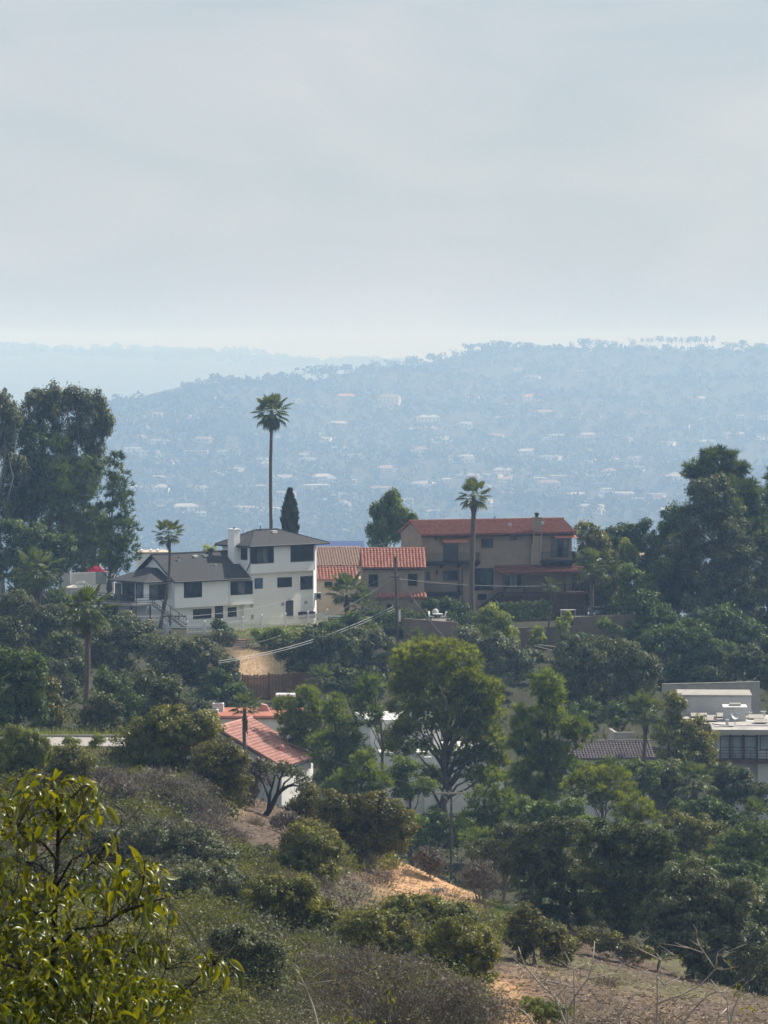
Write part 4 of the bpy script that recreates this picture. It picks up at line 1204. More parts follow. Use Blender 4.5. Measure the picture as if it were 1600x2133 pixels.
# ------------------------------------------------------------------ patio with parasol at far left
pw = gwall('patio_wall', 'grey patio wall panels behind the cream parasol, under the magenta bougainvillea', [at(128, 1222, 483), at(238, 1217, 481)], 1.55, .2, 'palewall', cap='white', drop=2.5)
q = at(137, 1224, 481.5); f_ = Frame(q, 0); MB().box(f_, -.5, .6, -.2, .2, -2, 2.1).build('pier', M['greywall'], pw)
q = at(211, 1220, 480.6); f_ = Frame(q, 0); MB().box(f_, -.7, .65, -.05, .05, .2, 1.75).build('dark_panel', M['panepale'], pw)
pt = MB().hexa([at(120, 1262, 474), at(250, 1258, 472), at(250, 1246, 488), at(120, 1250, 488)] + [v + Vector((0, 0, .3)) for v in (at(120, 1262, 474), at(250, 1258, 472), at(250, 1246, 488), at(120, 1250, 488))])
o_ = pt.build('patio', M['stone']); o_['kind'] = 'structure'
q = at(170, 1256, 477)
PS = thing('parasol', 'open cream two-tier patio parasol under the pine trees', 'parasol', q)
MB().tube([q - Vector((0, 0, .3)), q + Vector((0, 0, 2.5))], .035, 6).build('pole', M['wood'], PS)
def canopy(c, r, h, n=8, drop=.05):
    b = MB(); vs = [c + Vector((0, 0, h))]
    for k in range(n):
        a_ = 2 * math.pi * (k + .5) / n; vs.append(c + Vector((r * math.cos(a_), r * math.sin(a_), 0)))
    for k in range(n):
        a_ = 2 * math.pi * (k + .5) / n; vs.append(c + Vector((r * math.cos(a_), r * math.sin(a_), -drop * 3)))
    b.add(vs, [(0, 1 + k, 1 + (k + 1) % n) for k in range(n)] + [(1 + k, 1 + n + k, 1 + n + (k + 1) % n, 1 + (k + 1) % n) for k in range(n)])
    return b
canopy(q + Vector((0, 0, 2.0)), 2.0, .55).build('canopy', M['canvas'], PS)
canopy(q + Vector((0, 0, 2.5)), .8, .3).build('top_tier', M['canvas'], PS)
MB().tube([q + Vector((0, 0, 2.78)), q + Vector((0, 0, 3.1))], [.05, .09], 6).build('finial', M['canvas'], PS)
q = at(228, 1246, 475)
PC = thing('closed_parasol', 'closed black parasol standing beside the garden room of the white house', 'parasol', q)
MB().tube([q - Vector((0, 0, .3)), q + Vector((0, 0, 2.6))], .035, 6).build('pole', M['iron'], PC)
MB().tube([q + Vector((0, 0, .75)), q + Vector((0, 0, 1.1)), q + Vector((0, 0, 1.9)), q + Vector((0, 0, 2.5))], [.22, .42, .33, .06], 9).build('folded_canopy', M['plastic'], PC)

# ------------------------------------------------------------------ wooden board fence behind the canyon house
pts = [at(505, 1442, 405), at(560, 1440, 406), at(612, 1437, 407), at(665, 1434, 408)]
WF = thing('board_fence', 'dark reddish wooden board fence below the dirt slope', 'fence', pts[0])
for p_ in pts:
    MB().box(Frame(p_, 2), -.09, .09, .06, .2, -1, 1.95).build('post', M['redwood'], WF)
rng = random.Random(5)
for p_, q_ in zip(pts[:-1], pts[1:]):
    b = MB(); d_ = q_ - p_; n_ = int(d_.length / .16)
    for k in range(n_):
        s_ = p_ + d_ * (k / n_); b.box(Frame(s_, 2), 0, .13, -.02, .01, -1, 1.8 + rng.uniform(-.08, .06))
    o_ = b.build('boards', M['redwood'], WF); o_['kind'] = 'stuff'
    MB().tube([p_ + Vector((0, .035, 1.4)), q_ + Vector((0, .035, 1.4))], .04, 4).build('rail', M['redwood'], WF)

# ------------------------------------------------------------------ road turning on the left spur
rpts = []
rx = [(40, 262), (90, 262), (140, 262), (200, 262), (262, 262), (300, 263)]
def road_strip(y0, y1, name, m, dz, pxs):
    V = []; I = []
    for k, px_ in enumerate(pxs):
        for yy in (y0, y1):
            X = (px_ - 800.) / F * yy
            V.append((X, yy, zof(np.interp(px_, [0, 300], [1555, 1557]), y0) - (yy - y0) * .036 + dz))
    for k in range(len(pxs) - 1):
        I += [2 * k, 2 * k + 2, 2 * k + 3, 2 * k + 1]
    me_ = fast_mesh(name, np.array(V), 4, np.array(I), M[m])
    o_ = link(bpy.data.objects.new(name, me_)); o_['kind'] = 'structure'
    return o_
road_strip(243.0, 251.5, 'road', 'asphalt', .06, [-60, 0, 60, 120, 180, 240, 290])
b = MB()
for a_, c_ in zip([85, 120, 160, 200, 235], [120, 160, 200, 235, 268]):
    p_, q_ = at(a_, 1536.5, 252), at(c_, 1536.5, 252)
    n_ = Vector((0, .18, 0)); u_ = Vector((0, 0, .17)); d_ = Vector((0, 0, -.25))
    b.hexa([p_ + d_, q_ + d_, q_ + n_ + d_, p_ + n_ + d_, p_ + u_, q_ + u_, q_ + n_ + u_, p_ + n_ + u_])
o_ = b.build('kerb', M['concrete']); o_['kind'] = 'structure'
# ------------------------------------------------------------------ foliage generators (numpy)
LS = 5.5            # leaf length in photograph pixels

def quads_from(c, t, bvec, ln, wd):
    """one pointed triangle per leaf: centres, unit tangents, unit binormals, lengths, widths"""
    h = (t * ln[:, None]) * .5; s = (bvec * wd[:, None]) * .5
    n = len(c)
    V = np.empty((n, 3, 3))
    V[:, 0] = c - h * .8 + s; V[:, 1] = c + h * 1.2; V[:, 2] = c - h * .8 - s
    return V.reshape(-1, 3), np.arange(n * 3)

def unit(v):
    return v / np.maximum(np.linalg.norm(v, axis=-1, keepdims=True), 1e-9)

def ell_clusters(rg, c, r, nc, shell=(.35, 1.0), up=.25):
    d = unit(rg.normal(size=(nc, 3)) + np.array([0, 0, up]))
    k = rg.uniform(shell[0] ** 2, shell[1] ** 2, nc) ** .5
    return c + d * k[:, None] * r

def leaves_mesh(name, rg, lobes, origin, n_total, leaf, style, m):
    """lobes: list of (centre, radii) in world metres; returns mesh relative to origin and the cluster centres used by the limbs"""
    areas = np.array([math.pi * l[1][0] * l[1][2] for l in lobes]); share = areas / areas.sum()
    Vs, T, CC = [], [], []
    for (c, r), s in zip(lobes, share):
        n = max(60, int(n_total * s)); r = np.array(r)
        if style in ('oak', 'shrub', 'hedge', 'euc', 'round'):
            rc0 = {'oak': .24, 'shrub': .23, 'hedge': .16, 'euc': .21, 'round': .17}[style] * (r[0] * r[2]) ** .5
            rc0 = max(rc0, leaf * 2.2)
            nc = int(np.clip(3.4 * (r[0] * r[2]) / (rc0 * rc0), 8, 130))
            cc = ell_clusters(rg, c, r * .88, nc, (.35, 1.0), .3 if style != 'hedge' else .15)
            rc = rc0 * rg.uniform(.5, 1.35, nc)
            if style == 'euc':
                pick = rg.uniform(size=nc) < .80
                cc, rc = cc[pick], rc[pick]; nc = len(cc)
            w_ = rc ** 2 / (rc ** 2).sum()
            k = rg.choice(nc, n, p=w_)
            d = unit(rg.normal(size=(n, 3)) + np.array([0, 0, .25]))
            rad = rg.uniform(.25, 1.0, n) ** .55 * rg.normal(1.0, .12, n) * np.where(rg.uniform(size=n) < .07, rg.uniform(1.15, 1.6, n), 1)
            sq = np.array([1, 1, .8]) if style != 'euc' else np.array([.85, .85, 1.25])
            p = cc[k] + d * sq * (rad * rc[k])[:, None]
            outw = unit(p - c)
            nrm = unit(rg.normal(size=(n, 3)) * .58 + d * .75 + outw * .3 + np.array([0, 0, .25]))
            t = rg.normal(size=(n, 3))
            if style == 'euc': t = t * .5 + np.array([0, 0, -1.0])
            t = unit(t - nrm * (t * nrm).sum(-1, keepdims=True))
            b = np.cross(nrm, t)
            ln = leaf * rg.uniform(.7, 1.45, n) * (1.35 if style == 'euc' else 1.0); wd = ln * rg.uniform(.4, .7, n) * (.6 if style == 'euc' else 1)
            V, _ = quads_from(p, t, b, ln, wd)
            ct = rg.uniform(0, 1, nc)
            tint = np.clip(.5 * ct[k] + .5 * rg.uniform(0, 1, n), 0, 1)
            Vs.append(V); T.append(np.repeat(tint, 3)); CC.append(cc[rg.integers(0, nc, min(nc, 10))])
        elif style in ('pine', 'feather'):
            # needle tufts: sprays of thin needles at branch tips
            tuft = leaf * (2.5 if style == 'pine' else 1.9)
            per = 11
            nt_ = max(12, n // per)
            rcl = .33 * (r[0] * r[2]) ** .5
            nc = int(np.clip(5.0 * (r[0] * r[2]) / (rcl * rcl), 10, 60))
            cc = ell_clusters(rg, c, r * .86, nc, (.3, 1.0), .2)
            rc = rcl * rg.uniform(.45, 1.2, nc)
            k = rg.choice(nc, nt_, p=rc ** 2 / (rc ** 2).sum())
            d = unit(rg.normal(size=(nt_, 3)) + np.array([0, 0, .35]))
            tp = cc[k] + d * np.array([1, 1, .62]) * (rg.uniform(.2, 1, nt_) ** .5 * rc[k])[:, None]
            ax = unit(unit(tp - c) * .8 + np.array([0, 0, .7]) + rg.normal(size=(nt_, 3)) * .3)
            ti = np.repeat(np.arange(nt_), per)
            dd = unit(ax[ti] * (.75 if style == 'pine' else 1.1) + rg.normal(size=(nt_ * per, 3)) * .62)
            ln = tuft * rg.uniform(.6, 1.15, nt_ * per)
            b = unit(np.cross(dd, rg.normal(size=(nt_ * per, 3))))
            wd = ln * .17
            cen = tp[ti] + dd * ln[:, None] * .5
            V, _ = quads_from(cen, dd, b, ln, wd)
            tint = np.clip(.55 * rg.uniform(0, 1, nc)[k][ti] + .45 * rg.uniform(0, 1, nt_)[ti], 0, 1)
            Vs.append(V); T.append(np.repeat(tint, 3)); CC.append(cc[rg.integers(0, nc, min(nc, 12))])
        elif style == 'cypress':
            h = r[2] * 2
            z = rg.uniform(0, 1, n) ** .85
            prof = np.sin(np.clip(z * .86 + .10, 0, 1) * math.pi) ** .62 * np.where(z > .6, 1 - ((z - .6) / .4) ** 2 * .55, 1)
            a = rg.uniform(0, 2 * math.pi, n)
            lump = 1 + .10 * np.sin(a * 5 + z * 19) + .10 * np.sin(a * 3 - z * 31 + 1.3)
            rr = prof * lump * rg.uniform(.72, 1.03, n)
            p = c + np.stack([np.cos(a) * rr * r[0], np.sin(a) * rr * r[1], (z - .5) * h], -1)
            t = unit(np.stack([np.cos(a) * .35, np.sin(a) * .35, np.ones(n)], -1) + rg.normal(size=(n, 3)) * .25)
            nr_ = unit(np.stack([np.cos(a), np.sin(a), np.zeros(n)], -1) + rg.normal(size=(n, 3)) * .5)
            b = unit(np.cross(nr_, t)); ln = leaf * 1.8 * rg.uniform(.6, 1.3, n)
            V, _ = quads_from(p, t, b, ln, ln * .4)
            Vs.append(V); T.append(np.repeat(np.clip(.5 + .5 * np.sin(a * 5 + z * 19) * .6 + rg.normal(0, .2, n), 0, 1), 3)); CC.append(c[None, :] + np.zeros((2, 3)))
    V = np.concatenate(Vs) - np.array(origin); T = np.concatenate(T)
    return fast_mesh(name, V, 3, np.arange(len(V)), m, T), np.concatenate(CC)

def limbs(b, rg, base, top, r0, targets, bend=.15, n=6):
    """trunk tube from base to top and limb tubes to some targets"""
    base, top = Vector(base), Vector(top)
    pts, rad = [], []
    off = Vector((rg.normal() * bend, rg.normal() * bend * .4, 0)) * (top - base).length * .25
    N = 7
    for i in range(N + 1):
        s = i / N
        pts.append(base + (top - base) * s + off * math.sin(math.pi * s) + Vector((rg.normal(), rg.normal(), 0)) * r0 * .25 * (0 < i))
        rad.append(r0 * ((1 - s) ** .8 * .85 + .15) * (1.25 if i == 0 else 1))
    b.tube(pts, rad, n)
    for tg in targets:
        tg = Vector(tg)
        s = min(.92, max(.22, (tg.z - base.z) / max(.1, (top.z - base.z)) * rg.uniform(.45, .8)))
        k = s * N; i = min(N - 1, int(k)); p0 = pts[i].lerp(pts[i + 1], k - i); rr = (rad[i] * (1 - k + i) + rad[i + 1] * (k - i)) * .42
        mid = p0.lerp(tg, .5) + Vector((rg.normal(), rg.normal(), rg.uniform(.1, .8))) * (tg - p0).length * .12
        b.tube([p0, mid, tg], [rr, rr * .62, rr * .22], 5)
    return pts

TRI = [0]
def tree(name, label, cat, Y, base, lobes, style, m, bark='bark', r0=.22, k=1.0, ls=1.0, seed=1, group=None, limb_n=10, depth=1.0, top=None, z_base=None, cut=None, bend=.15):
    rg = np.random.default_rng(seed)
    L3 = []
    area = 0
    for l in lobes:
        px, py, rx, ry = l[:4]; dY = l[4] if len(l) > 4 else rg.uniform(-.35, .35) * rx / ppm(Y)
        c = np.array(at(px, py, Y + dY)); q = ppm(Y)
        L3.append((c, (rx / q, depth * .9 * (rx * .65 + min(rx, ry) * .35) / q, ry / q)))
        area += math.pi * rx * ry
    bx = base[0]
    X = (bx - 800.) / F * Y
    zb = gz(X, Y) - .25 if z_base is None else z_base
    org = Vector((X, Y, zb))
    root = thing(name, label, cat, org, group)
    leaf = LS * ls / ppm(Y)
    n = int(area * .56 * k / (ls * ls))
    me_, cc = leaves_mesh('crown', rg, L3, org, n, leaf, style, M[m])
    TRI[0] += len(me_.polygons)
    o = link(bpy.data.objects.new('crown', me_), root)
    tz = max(c[2] + r[2] * .45 for c, r in L3)
    ti = max(range(len(L3)), key=lambda i: L3[i][0][2])
    tp = Vector((L3[ti][0][0], L3[ti][0][1], tz)) if top is None else at(top[0], top[1], Y)
    b = MB()
    sel = cc[rg.permutation(len(cc))[:limb_n]]
    limbs(b, rg, org, tp, r0, sel, bend)
    b.build('trunk', M[bark], root, smooth=True)
    return root

def shrub(name, label, Y, cx, base_py, lobes, m, style='shrub', k=1.0, ls=1.0, seed=1, stems=7, twig='twig', sr=.03, cat='shrub', group=None, twigs=0):
    """many-stemmed bush rooted on the slope"""
    rg = np.random.default_rng(seed)
    if Y < 245:                       # stand it where its foot meets the slope
        h_ = ray_ground(cx, min(base_py, 2195), 98, 250, .5)
        Y = h_.y if h_ is not None else Y
    L3 = []; area = 0; q = ppm(Y)
    X = (cx - 800.) / F * Y; zb = gz(X, Y)
    sh = max(-1.0, min(1.0, zb - at(cx, base_py, Y).z)) if Y < 256 else 0.0
    for l in lobes:
        px, py, rx, ry = l[:4]; dY = l[4] if len(l) > 4 else rg.uniform(-.4, .4) * rx / q
        c = np.array(at(px, py, Y + dY)); c[2] += sh
        L3.append((c, (rx / q, .9 * (rx * .6 + min(rx, ry) * .4) / q, ry / q))); area += math.pi * rx * ry
    org = Vector((X, Y, zb - .08))
    root = thing(name, label, cat, org, group)
    leaf = LS * ls / q
    cc = None
    if k > 0:
        me_, cc = leaves_mesh('foliage', rg, L3, org, int(area * .62 * k / ls ** 2), leaf, style, M[m])
        TRI[0] += len(me_.polygons)
        link(bpy.data.objects.new('foliage', me_), root)
    b = MB()
    for i in range(stems):
        c, r = L3[rg.integers(0, len(L3))]
        d = unit(rg.normal(size=3) + np.array([0, 0, .9]))
        tp = Vector(c + d * np.array(r) * .8)
        p0 = org + Vector((rg.normal() * .12, rg.normal() * .12, 0))
        mid = p0.lerp(tp, .5) + Vector((rg.normal(), rg.normal(), .4)) * (tp - p0).length * .08
        b.tube([p0, mid, tp], [sr, sr * .7, sr * .25], 4)
    b.build('stem', M[twig], root)
    if twigs:
        # a haze of bare twigs as thin slivers
        n = twigs
        i = rg.integers(0, len(L3), n); C_ = np.array([l[0] for l in L3])[i]; R_ = np.array([l[1] for l in L3])[i]
        d = unit(rg.normal(size=(n, 3)) + np.array([0, 0, .5]))
        p = C_ + d * R_ * (rg.uniform(.1, 1, n) ** .45)[:, None]
        t = unit(d * .9 + np.array([0, 0, .55]) + rg.normal(size=(n, 3)) * .55)
        bb = unit(np.cross(t, rg.normal(size=(n, 3))))
        ln = rg.uniform(5, 17, n) / q; wd = np.full(n, 1.15 / q) * rg.uniform(.6, 1.3, n)
        V, idx = quads_from(p, t, bb, ln, wd)
        me_ = fast_mesh('twigs', V - np.array(org), 3, idx, M[twig], np.repeat(rg.uniform(0, 1, n), 3))
        o = link(bpy.data.objects.new('twigs', me_), root); o['kind'] = 'stuff'
        TRI[0] += n
    return root

# ------------------------------------------------------------------ palms
def fan_frond(rg, droop, blade=1.0):
    """fan leaf along +X: stalk then a folded, split fan; a shared mesh"""
    V, Fc = [], []
    pl = 1.0
    def pt(s):
        return np.array([s * pl, 0, -droop * .25 * s * s])
    for s in (0, .5, 1.0):
        q = pt(s); V += [q + [0, -.025, 0], q + [0, .025, 0]]
    Fc += [(0, 1, 3, 2), (2, 3, 5, 4)]
    e = pt(1.0)
    ns = 15
    for i in range(ns):
        a = math.radians(-105 + 210 * i / (ns - 1)); ln = blade * (1.0 - .22 * abs(i - (ns - 1) / 2) / ((ns - 1) / 2)) * rg.uniform(.92, 1.05)
        da = math.radians(7.2)
        d = np.array([math.cos(a), math.sin(a), 0])
        def P(a_, rr, dz): return e + np.array([math.cos(a_) * rr, math.sin(a_) * rr, dz])
        b0 = len(V)
        sag = droop * ln
        V += [e, P(a - da, ln * .62, -.10 * sag + .03), P(a + da, ln * .62, -.10 * sag + .03), P(a, ln * .62, -.10 * sag - .03),
              P(a, ln, -.42 * sag)]
        Fc += [(b0, b0 + 1, b0 + 3), (b0, b0 + 3, b0 + 2), (b0 + 1, b0 + 4, b0 + 3), (b0 + 3, b0 + 4, b0 + 2)]
    me_ = bpy.data.meshes.new('frond')
    me_.from_pydata([tuple(v) for v in V], [], Fc)
    a = me_.attributes.new('tint', 'FLOAT', 'POINT'); a.data.foreach_set('value', rg.uniform(.1, 1, len(V)).astype(np.float32))
    me_.update()
    return me_
_rg = np.random.default_rng(77)
FROND = []
for i, dr in enumerate((.25, .55, .9)):
    f_ = fan_frond(_rg, dr); f_.materials.append(M['palm']); FROND.append(f_)
DEADF = fan_frond(_rg, 1.1, .8); DEADF.materials.append(M['paledeadpalm'])

def palm(label, Y, head, base, size=1.0, n=34, r0=.20, r1=.15, skirt=12, skirt_len=1.0, seed=1, cat='palm tree', droop=1.0, on_gz=True, curve=0.0, el_lo=-35):
    rg = np.random.default_rng(seed)
    hd = at(head[0], head[1], Y)
    if on_gz:
        X = (base[0] - 800.) / F * Y; bs = Vector((X, Y, gz(X, Y) - .3))
    else:
        bs = at(base[0], base[1], Y) - Vector((0, 0, .4))
    root = thing('palm_tree', label, cat, bs, 'fan palms')
    b = MB(); N = 16; pts, rad = [], []
    for i in range(N + 1):
        s = i / N
        pts.append(bs.lerp(hd, s) + Vector((math.sin(math.pi * s) * curve + .10 * math.sin(s * 5 + seed) * min(1, 4 * (1 - s)), .12 * math.sin(s * 4 + seed * 2) * (1 - s), 0)))
        rad.append((r0 * (1 - s) + r1 * s) * (1 + .07 * (i % 2)) * (1.25 if i == 0 else 1))
    b.tube(pts, rad, 9)
    b.build('trunk', M['palmbark'], root, smooth=True)
    loc = hd - bs
    for i in range(n):
        az = i * 2.39996 + rg.uniform(-.2, .2)
        s = (i + .5) / n
        el = math.radians(88 - (88 - el_lo) * s ** .85 + rg.uniform(-7, 7))
        o = bpy.data.objects.new('frond', FROND[min(2, int(s * 3 * droop))])
        link(o, root)
        o.location = loc + Vector((0, 0, .15 * (1 - s)))
        o.rotation_euler = (rg.uniform(-.25, .25), -el, az)
        sc = size * rg.uniform(.74, 1.12) * (.8 if s < .12 else 1)
        o.scale = (sc, sc * rg.uniform(.55, 1.0), sc)
    for i in range(skirt):
        az = i * 2.39996 + rg.uniform(-.3, .3)
        o = bpy.data.objects.new('dead_frond', DEADF); link(o, root)
        o.location = loc - Vector((0, 0, .1 + skirt_len * .7 * i / max(1, skirt)))
        o.rotation_euler = (rg.uniform(-.3, .3), math.radians(66 + rg.uniform(-8, 14)), az)
        sc = size * .75 * rg.uniform(.8, 1.1); o.scale = (sc, sc * .6, sc)
    return root
# ------------------------------------------------------------------ palms that stand singly
palm('tall slender fan palm towering over the roof ridge of the white house', 500, (566, 856), (563, 1103), 1.40, 60, .24, .20, 16, 1.3, 1, el_lo=-62)
palm('stout fan palm in front of the tan house, crown clear above its red roof', 452, (987, 1032), (983, 1310), 1.25, 38, .30, .27, 8, .7, 2, el_lo=-40)
palm('slim leaning fan palm crossing the left wing of the white house', 461, (351, 1113), (331, 1316), 1.1, 34, .22, .15, 8, .6, 3, curve=.55, el_lo=-30)
palm('shaggy fan palm at far left below the pines, left of the cream parasol', 420, (77, 1190), (77, 1385), 1.65, 44, .33, .26, 20, 1.8, 4, droop=1.3, el_lo=-48)
palm('shaggy fan palm rising behind the road kerb, its trunk bare below a brown skirt', 300, (180, 1268), (177, 1520), 1.15, 44, .22, .20, 22, 1.5, 5, droop=1.3, el_lo=-50)
palm('bushy fan palm on the terrace at the right end of the tan house', 455, (1234, 1178), (1230, 1312), 1.3, 36, .24, .20, 10, .6, 6, el_lo=-38)
palm('short fan palm with a black dead skirt standing over the pinkish canyon roof', 318, (510, 1475), (512, 1600), .82, 34, .16, .14, 22, 1.6, 7, el_lo=-12)
palm('young fan palm poking up at the end of the board fence', 394, (667, 1413), (667, 1450), .95, 28, .2, .18, 4, .3, 8, el_lo=-10)
palm('tall straight palm with a smooth dark trunk beside the dark-tiled outbuilding', 352, (1344, 1484), (1342, 1652), 1.2, 38, .19, .17, 6, .5, 9, el_lo=-30)
palm('low fan palm with a ragged brown trunk right of the tall straight one', 334, (1446, 1628), (1442, 1690), 1.15, 34, .2, .18, 12, .7, 10, el_lo=-28)
palm('fan palm among bright green shrubs cut by the right edge', 306, (1578, 1702), (1580, 1760), .98, 30, .2, .18, 8, .6, 11, el_lo=-20)
palm('small yellowing palm beside the verandah of the tan house', 461, (1148, 1222), (1143, 1262), .72, 22, .11, .10, 8, .3, 12, droop=1.4, el_lo=-50)
palm('broad low palm clump with drooping leaves between the two houses', 456, (722, 1235), (722, 1300), 1.5, 36, .2, .18, 6, .4, 13, el_lo=-25)
palm('short broad-leaved palm just right of the white end wall', 455, (757, 1262), (757, 1305), 1.1, 24, .16, .15, 4, .3, 14, el_lo=-15)
palm('little palm behind the crown of the golden-green pine', 440, (868, 1332), (868, 1370), .8, 20, .14, .13, 2, .2, 15, el_lo=0)

# ------------------------------------------------------------------ trees along the house ridge and behind it
tree('eucalyptus_tree', 'tallest eucalyptus at left, broad airy crown against the hazy hills', 'tree', 498, (82, 1240),
     [(70, 850, 32, 52), (118, 842, 38, 46), (150, 858, 36, 52), (190, 862, 38, 56), (214, 880, 22, 58), (105, 930, 46, 50), (165, 935, 48, 58), (205, 960, 24, 40), (60, 905, 28, 45), (130, 1005, 44, 52), (85, 1000, 30, 50)],
     'euc', 'euc', 'palebark', .42, .95, seed=101, limb_n=22, bend=.1)
tree('eucalyptus_tree', 'eucalyptus at the left edge of the picture, its crown partly cut off', 'tree', 492, (8, 1250),
     [(4, 850, 36, 46), (26, 880, 26, 50), (0, 930, 46, 55), (30, 985, 34, 48), (-25, 880, 40, 60), (6, 1040, 40, 50)], 'euc', 'euc', 'palebark', .4, .9, seed=102, limb_n=14)
tree('pine_tree', 'middle one of three slender pines left of the white house, shorter than its right neighbour', 'pine', 487, (178, 1240),
     [(176, 985, 22, 26), (176, 1030, 34, 32), (180, 1080, 42, 36), (176, 1130, 44, 36), (178, 1170, 36, 26)], 'feather', 'pine', 'bark', .24, 1.0, seed=103, limb_n=18, bend=.05)
tree('pine_tree', 'right-hand one of three slender pines, next to the garden room roof', 'pine', 478, (226, 1240),
     [(240, 960, 20, 24), (243, 1005, 32, 34), (248, 1055, 42, 38), (253, 1105, 46, 38), (250, 1150, 48, 34), (245, 1180, 36, 20)], 'feather', 'pine', 'bark', .22, 1.0, seed=104, limb_n=20, bend=.05)
tree('pine_tree', 'left-hand one of three slender pines, in front of the tall eucalyptus', 'pine', 489, (122, 1240),
     [(120, 930, 20, 28), (122, 980, 34, 36), (128, 1035, 44, 40), (124, 1090, 48, 40), (126, 1140, 44, 34)], 'feather', 'pine', 'bark', .24, 1.0, seed=105, limb_n=18, bend=.05)
tree('eucalyptus_tree', 'lower eucalyptus filling the gap between the two tall ones at left', 'tree', 494, (60, 1250),
     [(50, 985, 46, 56), (95, 1040, 50, 60), (40, 1060, 46, 56), (150, 1010, 46, 56), (190, 985, 34, 46), (70, 925, 30, 40)], 'euc', 'pine', 'palebark', .3, .9, seed=121, limb_n=14)
tree('broadleaf_tree', 'deep green broadleaf tree behind the three slender pines, above the patio wall', 'tree', 492, (180, 1260),
     [(150, 1110, 50, 50), (205, 1110, 46, 50), (165, 1165, 60, 36), (235, 1150, 40, 40)], 'oak', 'pine', 'bark', .3, .9, seed=122)
tree('broadleaf_tree', 'dark rounded broadleaf tree at far left, under the pines and eucalyptus', 'tree', 470, (50, 1270),
     [(20, 1120, 60, 45), (75, 1130, 56, 44), (125, 1150, 42, 44), (30, 1180, 60, 40), (100, 1190, 50, 36)], 'oak', 'hedge', 'bark', .3, 1.0, seed=106)
tree('cypress_tree', 'narrow dark cypress rising behind the tower roof of the white house', 'cypress', 502, (605, 1200), [(604, 1085, 17, 66)], 'cypress', 'cypress', 'bark', .18, 2.2, seed=107, limb_n=1, bend=0)
tree('olive_tree', 'airy light-green tree behind the tiled wing of the tan house', 'tree', 503, (812, 1220),
     [(820, 1050, 26, 30), (795, 1080, 32, 36), (838, 1080, 32, 38), (812, 1110, 48, 36), (858, 1100, 20, 30), (780, 1115, 22, 28)], 'euc', 'green', 'palebark', .26, 1.2, seed=108, limb_n=12)
tree('garden_tree', 'bushy sunlit tree against the right gable of the tan house', 'tree', 478, (1222, 1290),
     [(1222, 1120, 28, 34), (1245, 1140, 30, 36), (1212, 1160, 26, 30), (1240, 1185, 34, 30), (1252, 1222, 42, 36), (1224, 1240, 34, 30), (1275, 1185, 32, 40), (1268, 1255, 40, 26)], 'oak', 'olive', 'bark', .18, 1.1, seed=109)
tree('garden_tree', 'broad dark green tree behind the pale shed, right of the tan house', 'tree', 493, (1310, 1290),
     [(1300, 1115, 40, 30), (1340, 1112, 32, 32), (1270, 1125, 30, 28), (1310, 1155, 54, 36), (1290, 1190, 46, 30)], 'oak', 'hedge', 'bark', .22, 1.1, seed=110)
tree('garden_tree', 'yellow-green young tree left of the pale shed', 'tree', 476, (1302, 1300),
     [(1304, 1148, 18, 24), (1318, 1165, 18, 22), (1298, 1185, 24, 24)], 'euc', 'yellowgreen', 'bark', .1, 1.1, seed=111, limb_n=6)
tree('pine_tree', 'big dark rounded pine at upper right, highest of the right-hand trees', 'pine', 480, (1505, 1300),
     [(1497, 960, 46, 34), (1460, 985, 36, 34), (1530, 990, 40, 36), (1505, 1030, 64, 50), (1560, 1040, 34, 44), (1575, 1090, 28, 50), (1545, 1110, 46, 46)], 'pine', 'pine', 'bark', .42, 1.1, seed=112, limb_n=18)
tree('oak_tree', 'huge dusky evergreen tree in front of the big right-hand pine', 'tree', 462, (1480, 1400),
     [(1480, 1030, 56, 48), (1450, 1085, 46, 46), (1505, 1090, 60, 54), (1530, 1160, 62, 60), (1470, 1170, 62, 60), (1420, 1150, 44, 46), (1535, 1240, 60, 56), (1480, 1260, 66, 60), (1560, 1300, 44, 50)],
     'oak', 'greyoak', 'bark', .45, 1.0, seed=113, limb_n=18)
tree('oak_tree', 'dark leaning tree left of the huge dusky evergreen, behind the pale shed', 'tree', 468, (1405, 1370),
     [(1408, 1082, 34, 30), (1390, 1120, 36, 40), (1425, 1200, 46, 52), (1390, 1200, 40, 50), (1410, 1270, 50, 50), (1370, 1260, 36, 46), (1430, 1120, 36, 40), (1450, 1230, 44, 50)], 'euc', 'hedge', 'bark', .26, 1.1, seed=114)
tree('oak_tree', 'dark tree at the right edge below the big pine', 'tree', 455, (1598, 1400),
     [(1598, 1150, 36, 60), (1605, 1240, 44, 60), (1590, 1330, 44, 60), (1560, 1380, 50, 46)], 'oak', 'oak', 'bark', .3, 1.0, seed=115)
tree('oak_tree', 'dark evergreen in front of the right end of the terrace wall', 'tree', 446, (1330, 1400),
     [(1335, 1260, 34, 40), (1350, 1310, 44, 44), (1315, 1330, 40, 34), (1380, 1300, 40, 50)], 'oak', 'hedge', 'bark', .22, 1.0, seed=123)
tree('oak_tree', 'dark crown closing the gap between the pale shed and the huge dusky evergreen', 'tree', 474, (1375, 1300),
     [(1370, 1150, 34, 44), (1350, 1190, 40, 36), (1390, 1230, 36, 44)], 'oak', 'oak', 'bark', .2, 1.0, seed=124)
tree('pine_tree', 'dark filled-out pine shoulder right of the huge dusky evergreen', 'pine', 476, (1560, 1330),
     [(1550, 1160, 44, 56), (1585, 1140, 36, 60), (1565, 1230, 50, 60), (1520, 1080, 40, 50)], 'pine', 'pine', 'bark', .3, 1.0, seed=125)
tree('pine_tree', 'pine top just entering the picture at the right edge above the dark trees', 'pine', 500, (1612, 1300), [(1612, 1000, 18, 30), (1614, 1050, 26, 50)], 'pine', 'pine', 'bark', .25, 1.0, seed=116, limb_n=5)
